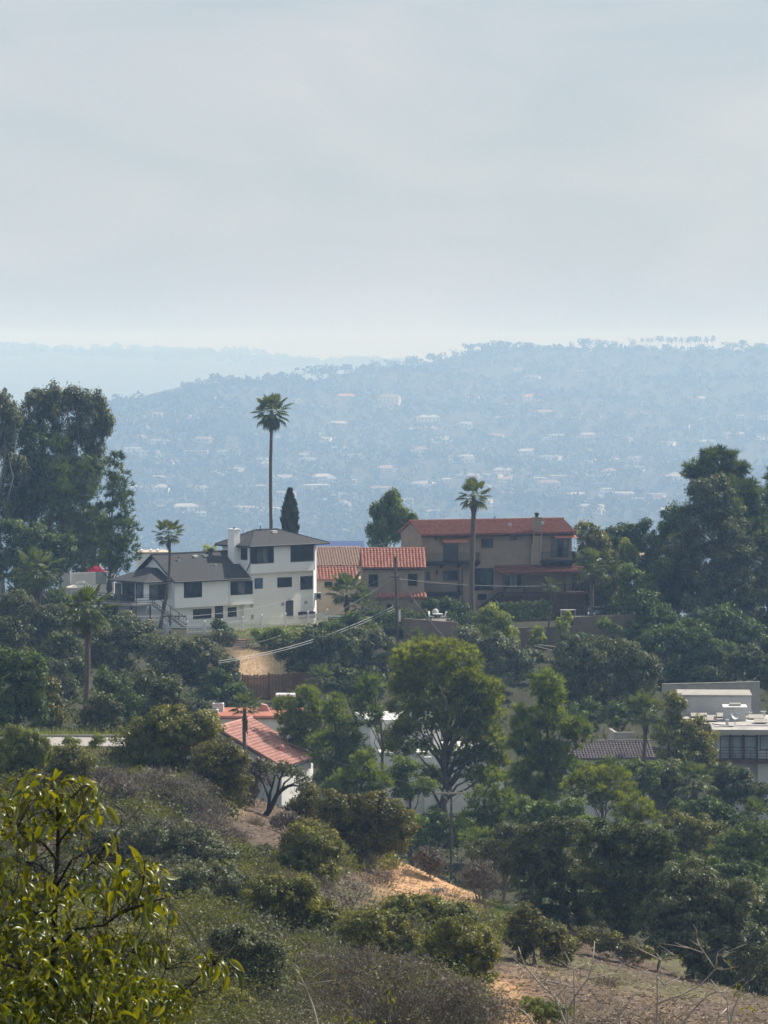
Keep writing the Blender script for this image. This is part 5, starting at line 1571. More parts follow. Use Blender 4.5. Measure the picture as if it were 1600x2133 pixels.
tree('garden_tree', 'mid-green tree hanging over the right end of the tan terrace wall', 'tree', 462, (1345, 1330),
     [(1318, 1210, 34, 34), (1345, 1235, 38, 40), (1310, 1250, 32, 34), (1350, 1290, 36, 36), (1300, 1195, 22, 20), (1376, 1190, 26, 24)], 'oak', 'green', 'bark', .2, 1.0, seed=117)
tree('oak_tree', 'deep-shaded oak on the slope under the huge dusky evergreen', 'tree', 440, (1430, 1470),
     [(1400, 1340, 54, 50), (1460, 1350, 58, 50), (1510, 1380, 54, 46), (1430, 1410, 60, 40), (1360, 1340, 40, 44)], 'oak', 'hedge', 'bark', .3, 1.0, seed=118)
tree('oak_tree', 'deep-shaded oak at right above the long grey garden wall', 'tree', 432, (1560, 1480),
     [(1550, 1380, 50, 40), (1590, 1400, 40, 44), (1500, 1410, 40, 28)], 'oak', 'oak', 'bark', .3, 1.0, seed=119)

# ------------------------------------------------------------------ garden shrubs round the two big houses
def hedge(name, label, pts, h, th_, m, seed, cat='hedge', bumps=.06):
    """clipped hedge as leaf-covered boxes along a line of world points"""
    rg = np.random.default_rng(seed)
    root = thing(name, label, cat, pts[0])
    V, T = [], []
    Y = pts[0].y; leaf = LS * .9 / ppm(Y)
    for p_, q_ in zip(pts[:-1], pts[1:]):
        d_ = np.array(q_ - p_); Lh = np.linalg.norm(d_[:2]); n = int(Lh * (2 * h + 2 * th_) / (leaf * leaf) * 3.0)
        s = rg.uniform(0, 1, n); u = rg.uniform(-1, 1, n); z = rg.uniform(0, 1, n)
        fc = rg.uniform(size=n) < h * 2 / (2 * h + th_)
        u = np.where(fc, np.sign(u) * rg.uniform(.86, 1.05, n), u); z = np.where(fc, z, rg.uniform(.9, 1.04, n))
        nrm = np.array([-d_[1], d_[0], 0]) / max(Lh, 1e-6)
        lump = bumps * np.sin(s * Lh * 3.1) + bumps * np.sin(s * Lh * 7.7 + z * 6)
        P_ = np.array(p_) + d_ * s[:, None] + nrm * (u * th_ * .5 * (1 + lump))[:, None] + np.array([0, 0, 1]) * (z * h * (1 + lump))[:, None]
        N_ = np.where(fc[:, None], nrm * np.sign(u)[:, None], np.array([0, 0, 1.0])) + rg.normal(size=(n, 3)) * .6
        N_ = unit(N_); t = rg.normal(size=(n, 3)); t = unit(t - N_ * (t * N_).sum(-1, keepdims=True)); b_ = np.cross(N_, t)
        ln = leaf * rg.uniform(.7, 1.3, n)
        v, _ = quads_from(P_, t, b_, ln, ln * .6); V.append(v); T.append(np.repeat(rg.uniform(0, 1, n), 3))
    V = np.concatenate(V) - np.array(pts[0]); T = np.concatenate(T)
    me_ = fast_mesh('foliage', V, 3, np.arange(len(V)), M[m], T); TRI[0] += len(V) // 3
    link(bpy.data.objects.new('foliage', me_), root)
    b = MB()
    for p_, q_ in zip(pts[:-1], pts[1:]):
        n = max(2, int((q_ - p_).length / 1.0))
        for i in range(n):
            s = p_.lerp(q_, (i + .5) / n); b.tube([s - Vector((0, 0, .3)), s + Vector((0, 0, h * .8))], [.05, .02], 4)
    o = b.build('stem', M['bark'], root); o['kind'] = 'stuff'
    return root
hedge('clipped_hedge', 'long clipped green hedge on top of the retaining wall under the verandah', [at(1018, 1292, 452), at(1085, 1291, 452.5), at(1152, 1287, 453)], 2.0, 1.3, 'hedge', 201)
hedge('clipped_hedge', 'rounded dark hedge beside the utility pole in front of the tiled wing', [at(788, 1306, 452), at(840, 1310, 452), at(898, 1312, 452)], 1.9, 1.8, 'hedge', 202, bumps=.16)
hedge('clipped_hedge', 'dark hedge left of the stout palm trunk, below the lower balcony', [at(930, 1316, 450), at(975, 1316, 450), at(1002, 1312, 450)], 2.0, 1.6, 'hedge', 203, bumps=.14)
def gshrub(label, Y, cx, by, lobes, m, seed, k=1.1, style='shrub', ls=1.0, name='garden_shrub'):
    return shrub(name, label, Y, cx, by, lobes, m, style, k, ls, seed, stems=6, twig='bark', sr=.03)
gshrub('bright yellow-green shrub in front of the stout palm base', 444, 1030, 1340, [(1022, 1285, 16, 24), (1045, 1300, 22, 26), (1002, 1305, 20, 22), (1060, 1322, 22, 20), (1030, 1325, 30, 22)], 'yellowgreen', 211)
gshrub('small yellow-green shrub by the terrace steps under the small yellowing palm', 447, 1178, 1320, [(1178, 1290, 12, 20), (1172, 1305, 16, 16)], 'yellowgreen', 212)
gshrub('leafy yellow sprig against the tan retaining wall', 445, 1128, 1345, [(1126, 1322, 16, 16), (1118, 1335, 14, 10)], 'yellowgreen', 213)
gshrub('green shrub at the corner of the terrace wall at right', 447, 1270, 1330, [(1270, 1312, 22, 16), (1258, 1300, 12, 12)], 'green', 214)
gshrub('low leafy garden shrub bed below the picket fence, left part', 448, 560, 1345, [(545, 1328, 24, 16), (575, 1326, 22, 18), (600, 1330, 22, 14)], 'green', 215)
gshrub('pale grey-green flowering shrub beside the stone steps', 449, 470, 1340, [(455, 1330, 20, 10), (480, 1332, 16, 12)], 'sage', 216)
gshrub('dark round shrub right of the yard lawn by the power cables', 452, 655, 1330, [(640, 1318, 24, 14), (668, 1312, 20, 16)], 'hedge', 217)
gshrub('leafy spiky shrub on the yard edge below the second picket bay', 451, 620, 1330, [(620, 1317, 18, 12)], 'yellowgreen', 218)
gshrub('dark shrub growing through the left bay of the picket fence', 455, 455, 1322, [(452, 1303, 14, 14), (464, 1312, 12, 14)], 'hedge', 219)
gshrub('sunlit shrub below the garden-room stairs at left', 452, 285, 1330, [(262, 1290, 26, 20), (290, 1308, 24, 18), (312, 1312, 18, 16)], 'sage', 220)
gshrub('tall dark shrub between the parasol patio and the deck', 466, 236, 1300, [(232, 1268, 22, 26), (215, 1285, 20, 20), (248, 1290, 16, 18)], 'green', 221)
gshrub('bougainvillea with magenta flowers on top of the patio wall', 484, 205, 1215, [(205, 1193, 17, 9), (192, 1198, 10, 6)], 'flower', 222, k=1.4, name='bougainvillea')
gshrub('small sunlit tree top behind the wing roof vents of the white house', 488, 437, 1190, [(437, 1148, 13, 10), (436, 1165, 12, 12)], 'yellowgreen', 223, name='garden_shrub')
gshrub('dark green shrub filling the corner under the lower balcony', 461, 905, 1290, [(900, 1262, 20, 22), (930, 1262, 22, 20), (955, 1270, 18, 20)], 'hedge', 224)
gshrub('green shrub at the foot of the tan wing wall, left of the pole', 456, 800, 1310, [(785, 1285, 20, 18), (808, 1290, 18, 16)], 'hedge', 225)
gshrub('bushy green mass on the slope left of the tan retaining wall', 446, 748, 1345, [(735, 1300, 28, 26), (765, 1310, 26, 26), (700, 1312, 24, 20)], 'green', 226)
gshrub('low dark shrub at the right end of the tan terrace', 456, 1325, 1320, [(1310, 1300, 22, 16), (1330, 1312, 24, 14)], 'hedge', 227)
gshrub('dark ivy-like shrub hanging below the terrace wall', 444, 1220, 1350, [(1215, 1338, 36, 18), (1180, 1340, 22, 14), (1262, 1345, 30, 16)], 'hedge', 228)

# ------------------------------------------------------------------ oaks on the slope between the ridge and the canyon
def oak(label, Y, base, lobes, m='oak', seed=1, k=1.0, style='oak', r0=.25, name='oak_tree', ls=1.0, bark='bark', limb_n=12):
    return tree(name, label, 'tree', Y, base, lobes, style, m, bark, r0, k, ls, seed, limb_n=limb_n)
oak('dark oak at the left edge beyond the road, dense and round', 285, (30, 1520), [(20, 1390, 50, 56), (65, 1410, 40, 60), (20, 1470, 60, 52), (75, 1480, 36, 40), (-20, 1400, 40, 70)], 'hedge', 301, 1.0)
oak('brownish oak right of the dark round one, left of the shaggy palm trunk', 296, (105, 1525), [(100, 1440, 28, 46), (115, 1480, 26, 40), (90, 1500, 36, 30)], 'brownolive', 302, .9)
oak('grey-green oak behind the two shaggy palms at left', 395, (110, 1400), [(60, 1290, 56, 40), (30, 1260, 44, 40), (120, 1300, 44, 44), (140, 1360, 48, 44), (60, 1340, 50, 44)], 'greyoak', 303, 1.0)
oak('dull olive oak filling the bank right of the shaggy palm trunk', 400, (240, 1420), [(215, 1340, 44, 40), (265, 1330, 46, 44), (310, 1345, 46, 40), (240, 1390, 54, 36), (190, 1390, 34, 36)], 'greyoak', 304, 1.0)
oak('dense grey-green oak below the left end of the picket fence', 405, (380, 1440), [(350, 1365, 54, 46), (410, 1368, 56, 46), (460, 1395, 46, 40), (380, 1420, 70, 44), (470, 1440, 44, 34)], 'greyoak', 305, 1.0)
oak('dark oak hugging the left end of the board fence', 385, (480, 1470), [(455, 1430, 40, 34), (490, 1450, 34, 30), (420, 1460, 44, 36)], 'hedge', 306, 1.0)
oak('dark oak in the hollow behind the road, between palm trunk and bushes', 340, (300, 1510), [(255, 1440, 40, 44), (305, 1440, 42, 50), (350, 1450, 40, 44), (280, 1490, 52, 32)], 'oak', 307, 1.0)
oak('small grey-green oak at the road bend, foot of the shaggy palm', 290, (212, 1525), [(205, 1470, 36, 32), (230, 1490, 30, 32), (190, 1500, 30, 24)], 'greyoak', 308, 1.0)
oak('broad dark oak on the left bank behind the shaggy palm skirt', 372, (60, 1430), [(30, 1370, 56, 50), (95, 1385, 50, 50), (150, 1410, 50, 46), (20, 1320, 50, 40), (130, 1350, 40, 40)], 'oak', 351, 1.0)
oak('dim grey oak between the two shaggy palm trunks', 350, (130, 1470), [(130, 1440, 44, 44), (155, 1475, 40, 36), (110, 1400, 36, 36)], 'greyoak', 352, 1.0)
oak('dark oak low on the bank just right of the shaggy palm trunk', 330, (235, 1500), [(225, 1430, 36, 44), (255, 1470, 44, 40), (215, 1475, 30, 36)], 'hedge', 353, 1.0)
oak('grey-green oak in the hollow left of the board fence, behind the road-bend bush', 360, (390, 1500), [(365, 1470, 48, 34), (415, 1480, 44, 30), (320, 1480, 40, 34), (350, 1430, 40, 30)], 'greyoak', 354, 1.0)
oak('dark oak at the top of the left bank under the patio trees', 452, (90, 1310), [(40, 1260, 50, 40), (100, 1265, 46, 36), (10, 1290, 46, 40), (150, 1300, 46, 34)], 'oak', 355, 1.0)
oak('dark tree covering the bank right of the terrace rail, under the huge dusky evergreen', 448, (1500, 1380), [(1500, 1300, 56, 48), (1550, 1330, 50, 50), (1450, 1310, 48, 46), (1400, 1330, 44, 40)], 'hedge', 356, 1.0)
oak('dark tree behind the terrace palm and the right end of the verandah', 483, (1230, 1300), [(1215, 1222, 46, 42), (1190, 1255, 40, 40), (1255, 1260, 52, 38), (1292, 1245, 42, 44), (1182, 1205, 26, 40)], 'oak', 357, 1.0)
oak('dusky oak on the bank below the umbrella patio', 440, (160, 1330), [(150, 1270, 40, 34), (195, 1290, 40, 36), (120, 1255, 34, 30), (225, 1310, 36, 30), (50, 1215, 44, 34)], 'hedge', 309, 1.0)
oak('dark shaded oak beside the dirt slope under the power cables', 425, (690, 1400), [(600, 1350, 40, 34), (655, 1345, 46, 38), (710, 1350, 46, 40), (650, 1390, 60, 36)], 'oak', 310, 1.0)
oak('grey-brown oak left of the golden-green pine crown', 430, (770, 1400), [(755, 1340, 42, 36), (790, 1345, 36, 36), (745, 1385, 48, 38), (800, 1390, 34, 36)], 'greyoak', 311, 1.0)
oak('deep-shaded oak behind the young fan palm and the bushy pines', 402, (750, 1450), [(720, 1420, 50, 40), (770, 1430, 44, 42), (690, 1405, 30, 30)], 'oak', 312, .9)
oak('grey-green tree below the bright yellow-green shrub', 425, (1040, 1420), [(1000, 1350, 36, 36), (1045, 1360, 44, 42), (1080, 1390, 36, 42), (1030, 1410, 44, 36), (975, 1330, 28, 26)], 'sage', 313, 1.0)
oak('small grey oak by the planks under the retaining wall', 432, (1110, 1400), [(1105, 1370, 36, 28), (1085, 1400, 32, 30)], 'greyoak', 314, 1.0)
oak('large dark oak in the middle right, beside the pine and above the garage', 385, (1250, 1510), [(1190, 1360, 50, 42), (1240, 1370, 58, 50), (1300, 1375, 50, 46), (1345, 1400, 36, 44), (1230, 1430, 66, 50), (1300, 1450, 60, 48), (1180, 1420, 40, 50)], 'greyoak', 315, 1.1, r0=.4, limb_n=18)
oak('dark oak foot shaded by the large dark oak, above the kerb wall', 378, (1240, 1540), [(1220, 1490, 50, 36), (1280, 1495, 40, 30), (1330, 1480, 30, 36)], 'hedge', 316, 1.0)
oak('olive-green tree behind the tall straight palm, left of the modern house', 368, (1430, 1600), [(1400, 1470, 34, 36), (1395, 1520, 44, 40), (1440, 1530, 48, 44), (1470, 1560, 34, 40), (1420, 1580, 54, 36), (1480, 1600, 28, 34)], 'olive', 317, 1.0)
oak('light green round tree right of the tall palm trunk', 346, (1400, 1680), [(1390, 1610, 36, 34), (1410, 1640, 34, 30), (1370, 1650, 34, 30)], 'sage', 318, 1.0)
oak('pale shrub-like tree in front of the dark-tiled outbuilding', 344, (1300, 1640), [(1290, 1606, 34, 26), (1322, 1600, 26, 22), (1352, 1612, 30, 28), (1260, 1600, 24, 20), (1330, 1640, 40, 26)], 'green', 319, 1.0, r0=.12)
oak('dark tree in the shade below the modern house deck', 352, (1530, 1680), [(1530, 1635, 56, 48), (1495, 1670, 50, 40), (1575, 1660, 40, 40), (1510, 1610, 36, 24)], 'oak', 320, .9)

# ------------------------------------------------------------------ pines of the canyon
tree('golden_pine', 'great golden-green pine with a dome crown and forked trunk, centre of the canyon', 'pine', 330, (935, 1765),
     [(905, 1365, 70, 42), (850, 1385, 52, 46), (960, 1385, 56, 48), (905, 1430, 100, 54), (840, 1450, 52, 52), (985, 1440, 52, 54), (1010, 1490, 46, 46), (950, 1510, 66, 56), (875, 1500, 62, 50), (1000, 1555, 46, 44), (840, 1530, 40, 32), (955, 1580, 50, 36), (870, 1560, 44, 20), (900, 1615, 34, 22), (820, 1560, 30, 18), (1022, 1545, 38, 46), (1035, 1595, 28, 36), (990, 1620, 44, 26), (1020, 1450, 30, 40)],
     'feather', 'goldpine', 'bark', .44, 1.25, seed=401, limb_n=40, top=(925, 1440), bend=.06)
tree('aleppo_pine', 'grey-green long-needled pine right of the great golden one, tiered and open', 'pine', 322, (1153, 1730),
     [(1140, 1425, 40, 32), (1150, 1460, 36, 28), (1105, 1500, 42, 36), (1165, 1510, 48, 32), (1205, 1530, 34, 34), (1090, 1550, 42, 36), (1145, 1565, 50, 32), (1110, 1610, 48, 34), (1180, 1600, 40, 30), (1140, 1650, 52, 30), (1080, 1620, 30, 26)],
     'pine', 'brightpine', 'bark', .26, 1.0, 1.0, seed=402, limb_n=26, bend=.05)
for i, (lab, Y_, bx, lobes_) in enumerate((
    ('bushy green pine behind the pinkish roof, back left of its clump', 338, 650, [(645, 1465, 38, 38), (620, 1500, 40, 40), (594, 1482, 30, 34), (612, 1528, 32, 34), (670, 1500, 40, 42), (640, 1545, 50, 40)]),
    ('bushy green pine in the middle of the clump right of the pinkish roof', 326, 715, [(700, 1480, 36, 40), (720, 1530, 44, 44), (680, 1560, 44, 44), (735, 1580, 44, 44), (700, 1610, 50, 42)]),
    ('low bushy pine at the front of the clump, reaching down to the olive bush', 312, 760, [(760, 1590, 36, 36), (785, 1630, 36, 40), (735, 1640, 42, 44), (775, 1670, 40, 36), (700, 1650, 36, 36)]),
    ('narrow grey-green pine top at the back right of the pine clump', 346, 775, [(770, 1430, 30, 28), (760, 1465, 34, 34), (780, 1500, 24, 34)]))):
    tree('bushy_pine', lab, 'pine', Y_, (bx, 1700), lobes_, 'feather', 'brightpine' if i != 3 else 'green', 'bark', .22, 1.1, seed=410 + i, limb_n=12)
for i, (lab, Y_, bx, lobes_) in enumerate((
    ('rounded yellow-green pine below the dark-tiled outbuilding', 305, 1255, [(1235, 1620, 42, 36), (1280, 1625, 40, 34), (1200, 1640, 32, 34), (1255, 1660, 56, 36), (1300, 1660, 40, 30)]),
    ('low yellow-green pine right of the rounded one, near the tall palm foot', 298, 1335, [(1325, 1680, 36, 28), (1350, 1700, 34, 26), (1300, 1700, 34, 26)]),
    ('small sparse pine in front of the pale house, right of the timber pole', 302, 1010, [(1030, 1625, 30, 24), (1010, 1665, 40, 32), (1045, 1670, 36, 32), (990, 1710, 46, 34), (1040, 1715, 42, 32)]),
    ('green bush-like pine behind the twiggy shrubs right of the timber pole', 290, 1010, [(985, 1750, 30, 28), (1020, 1755, 34, 28)]))):
    tree('bushy_pine', lab, 'pine', Y_, (bx, 1740), lobes_, 'feather', 'goldpine' if i < 2 else 'brightpine', 'bark', .18, 1.0, seed=420 + i, limb_n=12)
oak('leafy green tree on the canyon floor left of the pine trunk', 318, (860, 1730), [(845, 1600, 34, 30), (835, 1645, 34, 26), (880, 1640, 30, 24), (820, 1620, 30, 30)], 'green', 321, .9, r0=.15)
oak('dark shrub-tree against the pale house terrace', 322, (880, 1750), [(870, 1735, 36, 26), (910, 1740, 30, 26)], 'hedge', 322, .9, r0=.12)

# ------------------------------------------------------------------ oaks and thickets at lower right
oak('grey oak behind the spur, left one above the green grass patch', 221, (1183, 1935), [(1110, 1755, 60, 44), (1170, 1740, 64, 48), (1075, 1800, 48, 50), (1160, 1815, 70, 60), (1200, 1865, 60, 54), (1120, 1860, 50, 46), (1230, 1905, 54, 40), (1150, 1905, 44, 30)], 'greyoak', 331, 1.0, r0=.22)
oak('wide grey oak crown in the middle of the lower right', 218, (1285, 1965), [(1240, 1755, 64, 48), (1310, 1755, 70, 50), (1260, 1830, 70, 64), (1330, 1830, 66, 56), (1375, 1770, 50, 46), (1290, 1890, 60, 54), (1350, 1885, 56, 56), (1310, 1935, 50, 34)], 'oak', 332, 1.05, r0=.24)
oak('rounded silvery-green oak at lower right, largest and nearest of the group', 206, (1440, 2060), [(1440, 1835, 74, 48), (1370, 1920, 50, 60), (1545, 1880, 54, 54), (1565, 1975, 54, 64), (1505, 2035, 60, 44), (1400, 1880, 60, 60), (1480, 1880, 66, 56), (1450, 1940, 80, 60), (1520, 1940, 50, 60), (1400, 1960, 50, 54), (1470, 2010, 60, 40)], 'sage', 333, 1.0, r0=.24, limb_n=16)
oak('grey-green shrub oak crowding the right border low down', 210, (1560, 2080), [(1560, 1990, 46, 44), (1590, 2040, 40, 46), (1540, 2050, 40, 36)], 'sage', 334, 1.0, r0=.12)
oak('dark green thicket tree right of the silvery oak', 236, (1570, 1960), [(1560, 1860, 50, 44), (1600, 1900, 44, 54), (1590, 1960, 40, 40)], 'hedge', 335, 1.0)
oak('small silvery bush at the foot of the large silvery oak', 205, (1370, 2010), [(1370, 1965, 34, 26), (1345, 1985, 30, 22)], 'sage', 336, 1.0, r0=.07)
for i, (lab, Y_, lobes_, m_) in enumerate((
    ('dark thicket on the canyon floor between the great pine and the timber pole', 306, [(905, 1720, 40, 34), (960, 1730, 36, 34), (880, 1765, 36, 26)], 'hedge'),
    ('green thicket under the grey-green long-needled pine', 300, [(1090, 1690, 44, 34), (1140, 1700, 46, 34), (1185, 1690, 44, 36), (1110, 1730, 54, 26)], 'green'),
    ('dull thicket behind the leafless grey shrub', 262, [(1040, 1780, 44, 40), (1000, 1770, 36, 30), (1080, 1800, 36, 36), (1060, 1745, 44, 30)], 'greyoak'),
    ('shaded thicket below the low ragged palm, right of the sage tree', 318, [(1470, 1690, 50, 30), (1420, 1690, 40, 28), (1530, 1710, 44, 26)], 'hedge'),
    ('green thicket at the foot of the low bushy pines, over the crest', 262, [(800, 1690, 44, 26), (850, 1720, 44, 30), (760, 1680, 40, 24)], 'green'),
    ('fresh green thicket below the low ragged palm', 292, [(1420, 1720, 50, 34), (1470, 1735, 50, 36), (1390, 1760, 46, 34), (1440, 1780, 60, 36)], 'olive'),
    ('bright green thicket under the right-edge palm', 284, [(1540, 1740, 44, 30), (1590, 1750, 40, 36), (1520, 1780, 50, 36), (1580, 1800, 46, 40)], 'green'),
    ('dark green thicket behind the silvery oak, upper right of it', 262, [(1500, 1820, 46, 36), (1560, 1830, 44, 36), (1440, 1800, 44, 26)], 'hedge'),
    ('mid-green thicket between the yellow-green pines and the wide grey oak', 276, [(1350, 1740, 44, 26), (1300, 1735, 44, 26), (1230, 1725, 44, 24)], 'green'))):
    oak(lab, Y_, (lobes_[0][0], 1860), lobes_, m_, 345 + i, 1.0, r0=.14, name='thicket_tree')
# ------------------------------------------------------------------ chaparral on the near spur
def bush(label, Y, cx, by, lobes, m, seed, k=1.0, ls=1.0, stems=8, sr=.02, twigs=0, twig='twig', name='chaparral_bush', style='shrub'):
    ml = sum(l[1] for l in lobes) / len(lobes); mx = sum(l[0] for l in lobes) / len(lobes)
    lobes = [(mx + (l[0] - mx) * 1.06, ml + (l[1] - ml) * 1.06 - 3, l[2] * 1.28, l[3] * 1.25) for l in lobes]
    return shrub(name, label, Y, cx, by, lobes, m, style, k, ls, seed, stems, twig, sr, 'shrub', None, twigs)
bush('large dark olive bush at the road bend, top sunlit, left of the canyon roof', 243, 350, 1610, [(300, 1545, 50, 44), (350, 1520, 56, 38), (400, 1530, 50, 40), (330, 1570, 60, 40), (390, 1575, 56, 36), (430, 1520, 30, 30)], 'olive', 501, 1.1, twigs=500)
bush('brownish-olive bush just right of the large road-bend bush', 240, 460, 1680, [(450, 1590, 46, 44), (490, 1610, 36, 44), (430, 1630, 50, 40), (470, 1650, 46, 30)], 'brownolive', 502, 1.05, twigs=900)
bush('light green feathery bush at the left edge below the road', 236, 40, 1640, [(20, 1570, 50, 44), (65, 1575, 36, 40), (30, 1610, 56, 36)], 'weed', 503, 1.0, .85, twigs=300, style='euc')
bush('light green rounded bush in front of the road, right of the feathery one', 228, 150, 1650, [(140, 1590, 32, 34), (165, 1605, 32, 34), (130, 1620, 36, 30)], 'olive', 504, .9, .9, twigs=400)
bush('tiny grassy shrub standing on the near edge of the road', 242.5, 205, 1558, [(203, 1548, 16, 10)], 'weed', 505, 1.1, .8, stems=4)
bush('small round shrub on the near road edge, left of the tiny grassy one', 242.2, 148, 1560, [(146, 1552, 16, 11)], 'weed', 506, 1.1, .8, stems=4)
bush('bare grey twiggy thicket under the large road-bend bush', 230, 370, 1700, [(330, 1640, 50, 34), (390, 1655, 56, 34), (350, 1680, 50, 26), (430, 1690, 40, 22)], 'drybrown', 507, .12, stems=30, sr=.02, twigs=3200, name='bare_bush')
bush('bare brown twiggy thicket left of the grey one, beside the path', 226, 255, 1690, [(245, 1650, 34, 34), (270, 1670, 34, 28), (225, 1690, 30, 24)], 'drybrown', 508, .25, stems=18, sr=.018, twigs=1600, name='bare_bush')
bush('dull brown bush behind the blackened dead tree', 236, 640, 1680, [(640, 1635, 32, 28), (660, 1655, 22, 24), (620, 1660, 24, 22)], 'brownolive', 509, .8, twigs=700)
bush('dry grey-brown bush left of the blackened dead tree, in front of the canyon wall', 238, 530, 1680, [(520, 1630, 26, 34), (545, 1615, 26, 26), (510, 1655, 28, 26)], 'drybrown', 510, .5, twigs=900)
bush('large dusky olive bush at the centre of the spur, stems showing below', 222, 765, 1812, [(730, 1710, 56, 44), (790, 1700, 56, 40), (830, 1735, 40, 40), (740, 1750, 66, 36), (700, 1690, 30, 30), (800, 1755, 50, 30)], 'brownolive', 511, 1.15, stems=16, sr=.04, twigs=400)
bush('green bush left of and below the large dusky central bush', 210, 650, 1850, [(640, 1760, 50, 40), (680, 1785, 36, 36), (620, 1800, 46, 36), (660, 1820, 46, 26)], 'olive', 512, 1.05, twigs=400)
bush('grey-brown sparse shrub on the bare dirt below the timber pole', 226, 896, 1830, [(890, 1795, 28, 26), (905, 1805, 26, 20)], 'drybrown', 513, .5, twigs=900, name='sparse_shrub')
bush('leafless grey shrub with a single stem at the edge of the bare dirt', 218, 1003, 1862, [(1000, 1810, 32, 30), (1015, 1825, 28, 22), (980, 1815, 24, 22)], 'drybrown', 514, .22, stems=14, sr=.03, twigs=1500, name='sparse_shrub')
bush('grey-green scrub patch behind the big yellow-leaved shrub, upper part', 205, 250, 1790, [(230, 1760, 50, 34), (280, 1770, 46, 34), (250, 1800, 56, 30)], 'sage', 515, .9, twigs=900)
bush('grey scrub patch in the middle of the slope, left of the litter-covered dirt', 200, 390, 1800, [(350, 1740, 50, 28), (400, 1760, 50, 32), (440, 1790, 46, 34), (370, 1800, 56, 34)], 'sage', 516, .8, twigs=1800)
bush('purplish bare scrub on the slope under the brownish-olive bush', 212, 450, 1760, [(430, 1730, 46, 30), (480, 1760, 40, 30), (500, 1790, 30, 24)], 'drybrown', 517, .2, twigs=2200, stems=14, name='bare_bush')
bush('dense grey-green bush in the lower middle-left of the slope', 178, 440, 1910, [(400, 1850, 60, 44), (460, 1850, 56, 44), (510, 1870, 46, 40), (420, 1890, 70, 36)], 'sage', 518, 1.0, twigs=900)
bush('yellow-green bush between the grey-green one and the litter clearing', 168, 600, 1960, [(560, 1870, 56, 40), (610, 1880, 56, 44), (660, 1910, 46, 40), (590, 1920, 70, 40), (680, 1950, 40, 36)], 'olive', 519, 1.0, twigs=500)
bush('dead pinkish twig shrub in the litter clearing at the slope centre', 180, 722, 1905, [(715, 1860, 40, 32), (750, 1870, 34, 28), (700, 1880, 34, 24)], 'drybrown', 520, .05, stems=20, sr=.015, twigs=700, name='bare_bush')
bush('glossy green bush spreading right of the litter clearing, upper half', 160, 900, 1960, [(858, 1900, 44, 32), (905, 1908, 46, 32), (950, 1925, 40, 32), (870, 1930, 56, 34), (930, 1950, 56, 32), (826, 1912, 30, 34)], 'olive', 521, 1.15, twigs=200)
bush('yellow-green rounded bush at the right end of the lower thicket', 148, 970, 2040, [(950, 1960, 50, 40), (990, 1990, 40, 46), (920, 2000, 60, 40), (980, 2030, 46, 30)], 'olive', 522, 1.15, twigs=250)
bush('olive bush in the middle of the lower thicket', 150, 790, 2010, [(760, 1940, 56, 36), (820, 1950, 50, 40), (860, 1990, 46, 36), (780, 1990, 66, 34)], 'olive', 523, .8, twigs=1500)
bush('grey-green bush above the leafy right-hand sprig of the near shrub', 140, 520, 2080, [(490, 1980, 50, 44), (540, 2000, 50, 50), (560, 2060, 46, 50), (500, 2060, 60, 50)], 'sage', 524, 1.0, twigs=700)
bush('low green bush at the bottom edge, left of centre', 122, 440, 2140, [(420, 2080, 46, 36), (470, 2100, 46, 36), (400, 2120, 56, 34)], 'olive', 525, 1.0, twigs=300)
bush('tangled bare grey brush filling the bottom centre', 118, 800, 2150, [(700, 2030, 66, 50), (780, 2040, 70, 50), (860, 2050, 66, 50), (930, 2080, 56, 44), (740, 2100, 80, 40), (860, 2110, 80, 40)], 'drybrown', 526, .10, stems=46, sr=.015, twigs=7000, name='bare_bush')
bush('tangled bare brush at bottom, right of the bare grey mass', 112, 1000, 2160, [(980, 2090, 50, 40), (1030, 2120, 50, 34), (940, 2120, 50, 34)], 'drybrown', 527, .10, stems=22, sr=.014, twigs=3000, name='bare_bush')
bush('dark scrub bush below the green grass patch', 178, 1110, 2010, [(1100, 1930, 40, 34), (1130, 1960, 46, 34), (1090, 1970, 34, 30), (1160, 1975, 30, 28)], 'brownolive', 528, 1.0, twigs=600)
bush('small yellow-green shrub at the lower right of the dark scrub bush', 170, 1190, 2020, [(1180, 1985, 22, 26), (1165, 2000, 22, 18)], 'olive', 529, .9, twigs=250)
bush('low green clump at the bottom edge below the twiggy branches', 120, 1130, 2140, [(1120, 2105, 40, 20), (1160, 2115, 34, 18)], 'weed', 530, .9, .8, twigs=250)
bush('dark shaded brush on the right-hand slope under the silvery oak', 186, 1300, 2010, [(1270, 1975, 40, 22), (1320, 1990, 36, 20), (1240, 1960, 30, 20)], 'brownolive', 531, .7, twigs=900)
bush('grey brush at the upper left of the slope behind the yellow-leaved shrub', 216, 130, 1720, [(110, 1690, 44, 26), (160, 1700, 44, 28), (70, 1700, 40, 30), (190, 1720, 36, 26)], 'sage', 532, .8, twigs=1200)
bush('dull green scrub behind the leaves of the near shrub at left', 170, 150, 1900, [(110, 1850, 66, 50), (190, 1860, 66, 50), (250, 1880, 56, 44), (50, 1870, 60, 60), (300, 1900, 50, 40)], 'sage', 533, .9, twigs=900)
bush('dark scrub low at left behind the near shrub', 130, 200, 2060, [(100, 1990, 90, 60), (220, 2000, 80, 60), (320, 2010, 70, 60), (160, 2070, 100, 50), (320, 2090, 80, 50)], 'olive', 534, .8, twigs=900)
bush('small dry shrub on the dirt path at left of the large bush', 232, 215, 1640, [(215, 1622, 20, 14)], 'drybrown', 535, .5, twigs=400, stems=4, name='sparse_shrub')
bush('grey shrub on the crest between the dead tree and the central bush', 224, 600, 1740, [(590, 1715, 26, 18), (620, 1725, 26, 18)], 'drybrown', 536, .4, twigs=700, name='sparse_shrub')
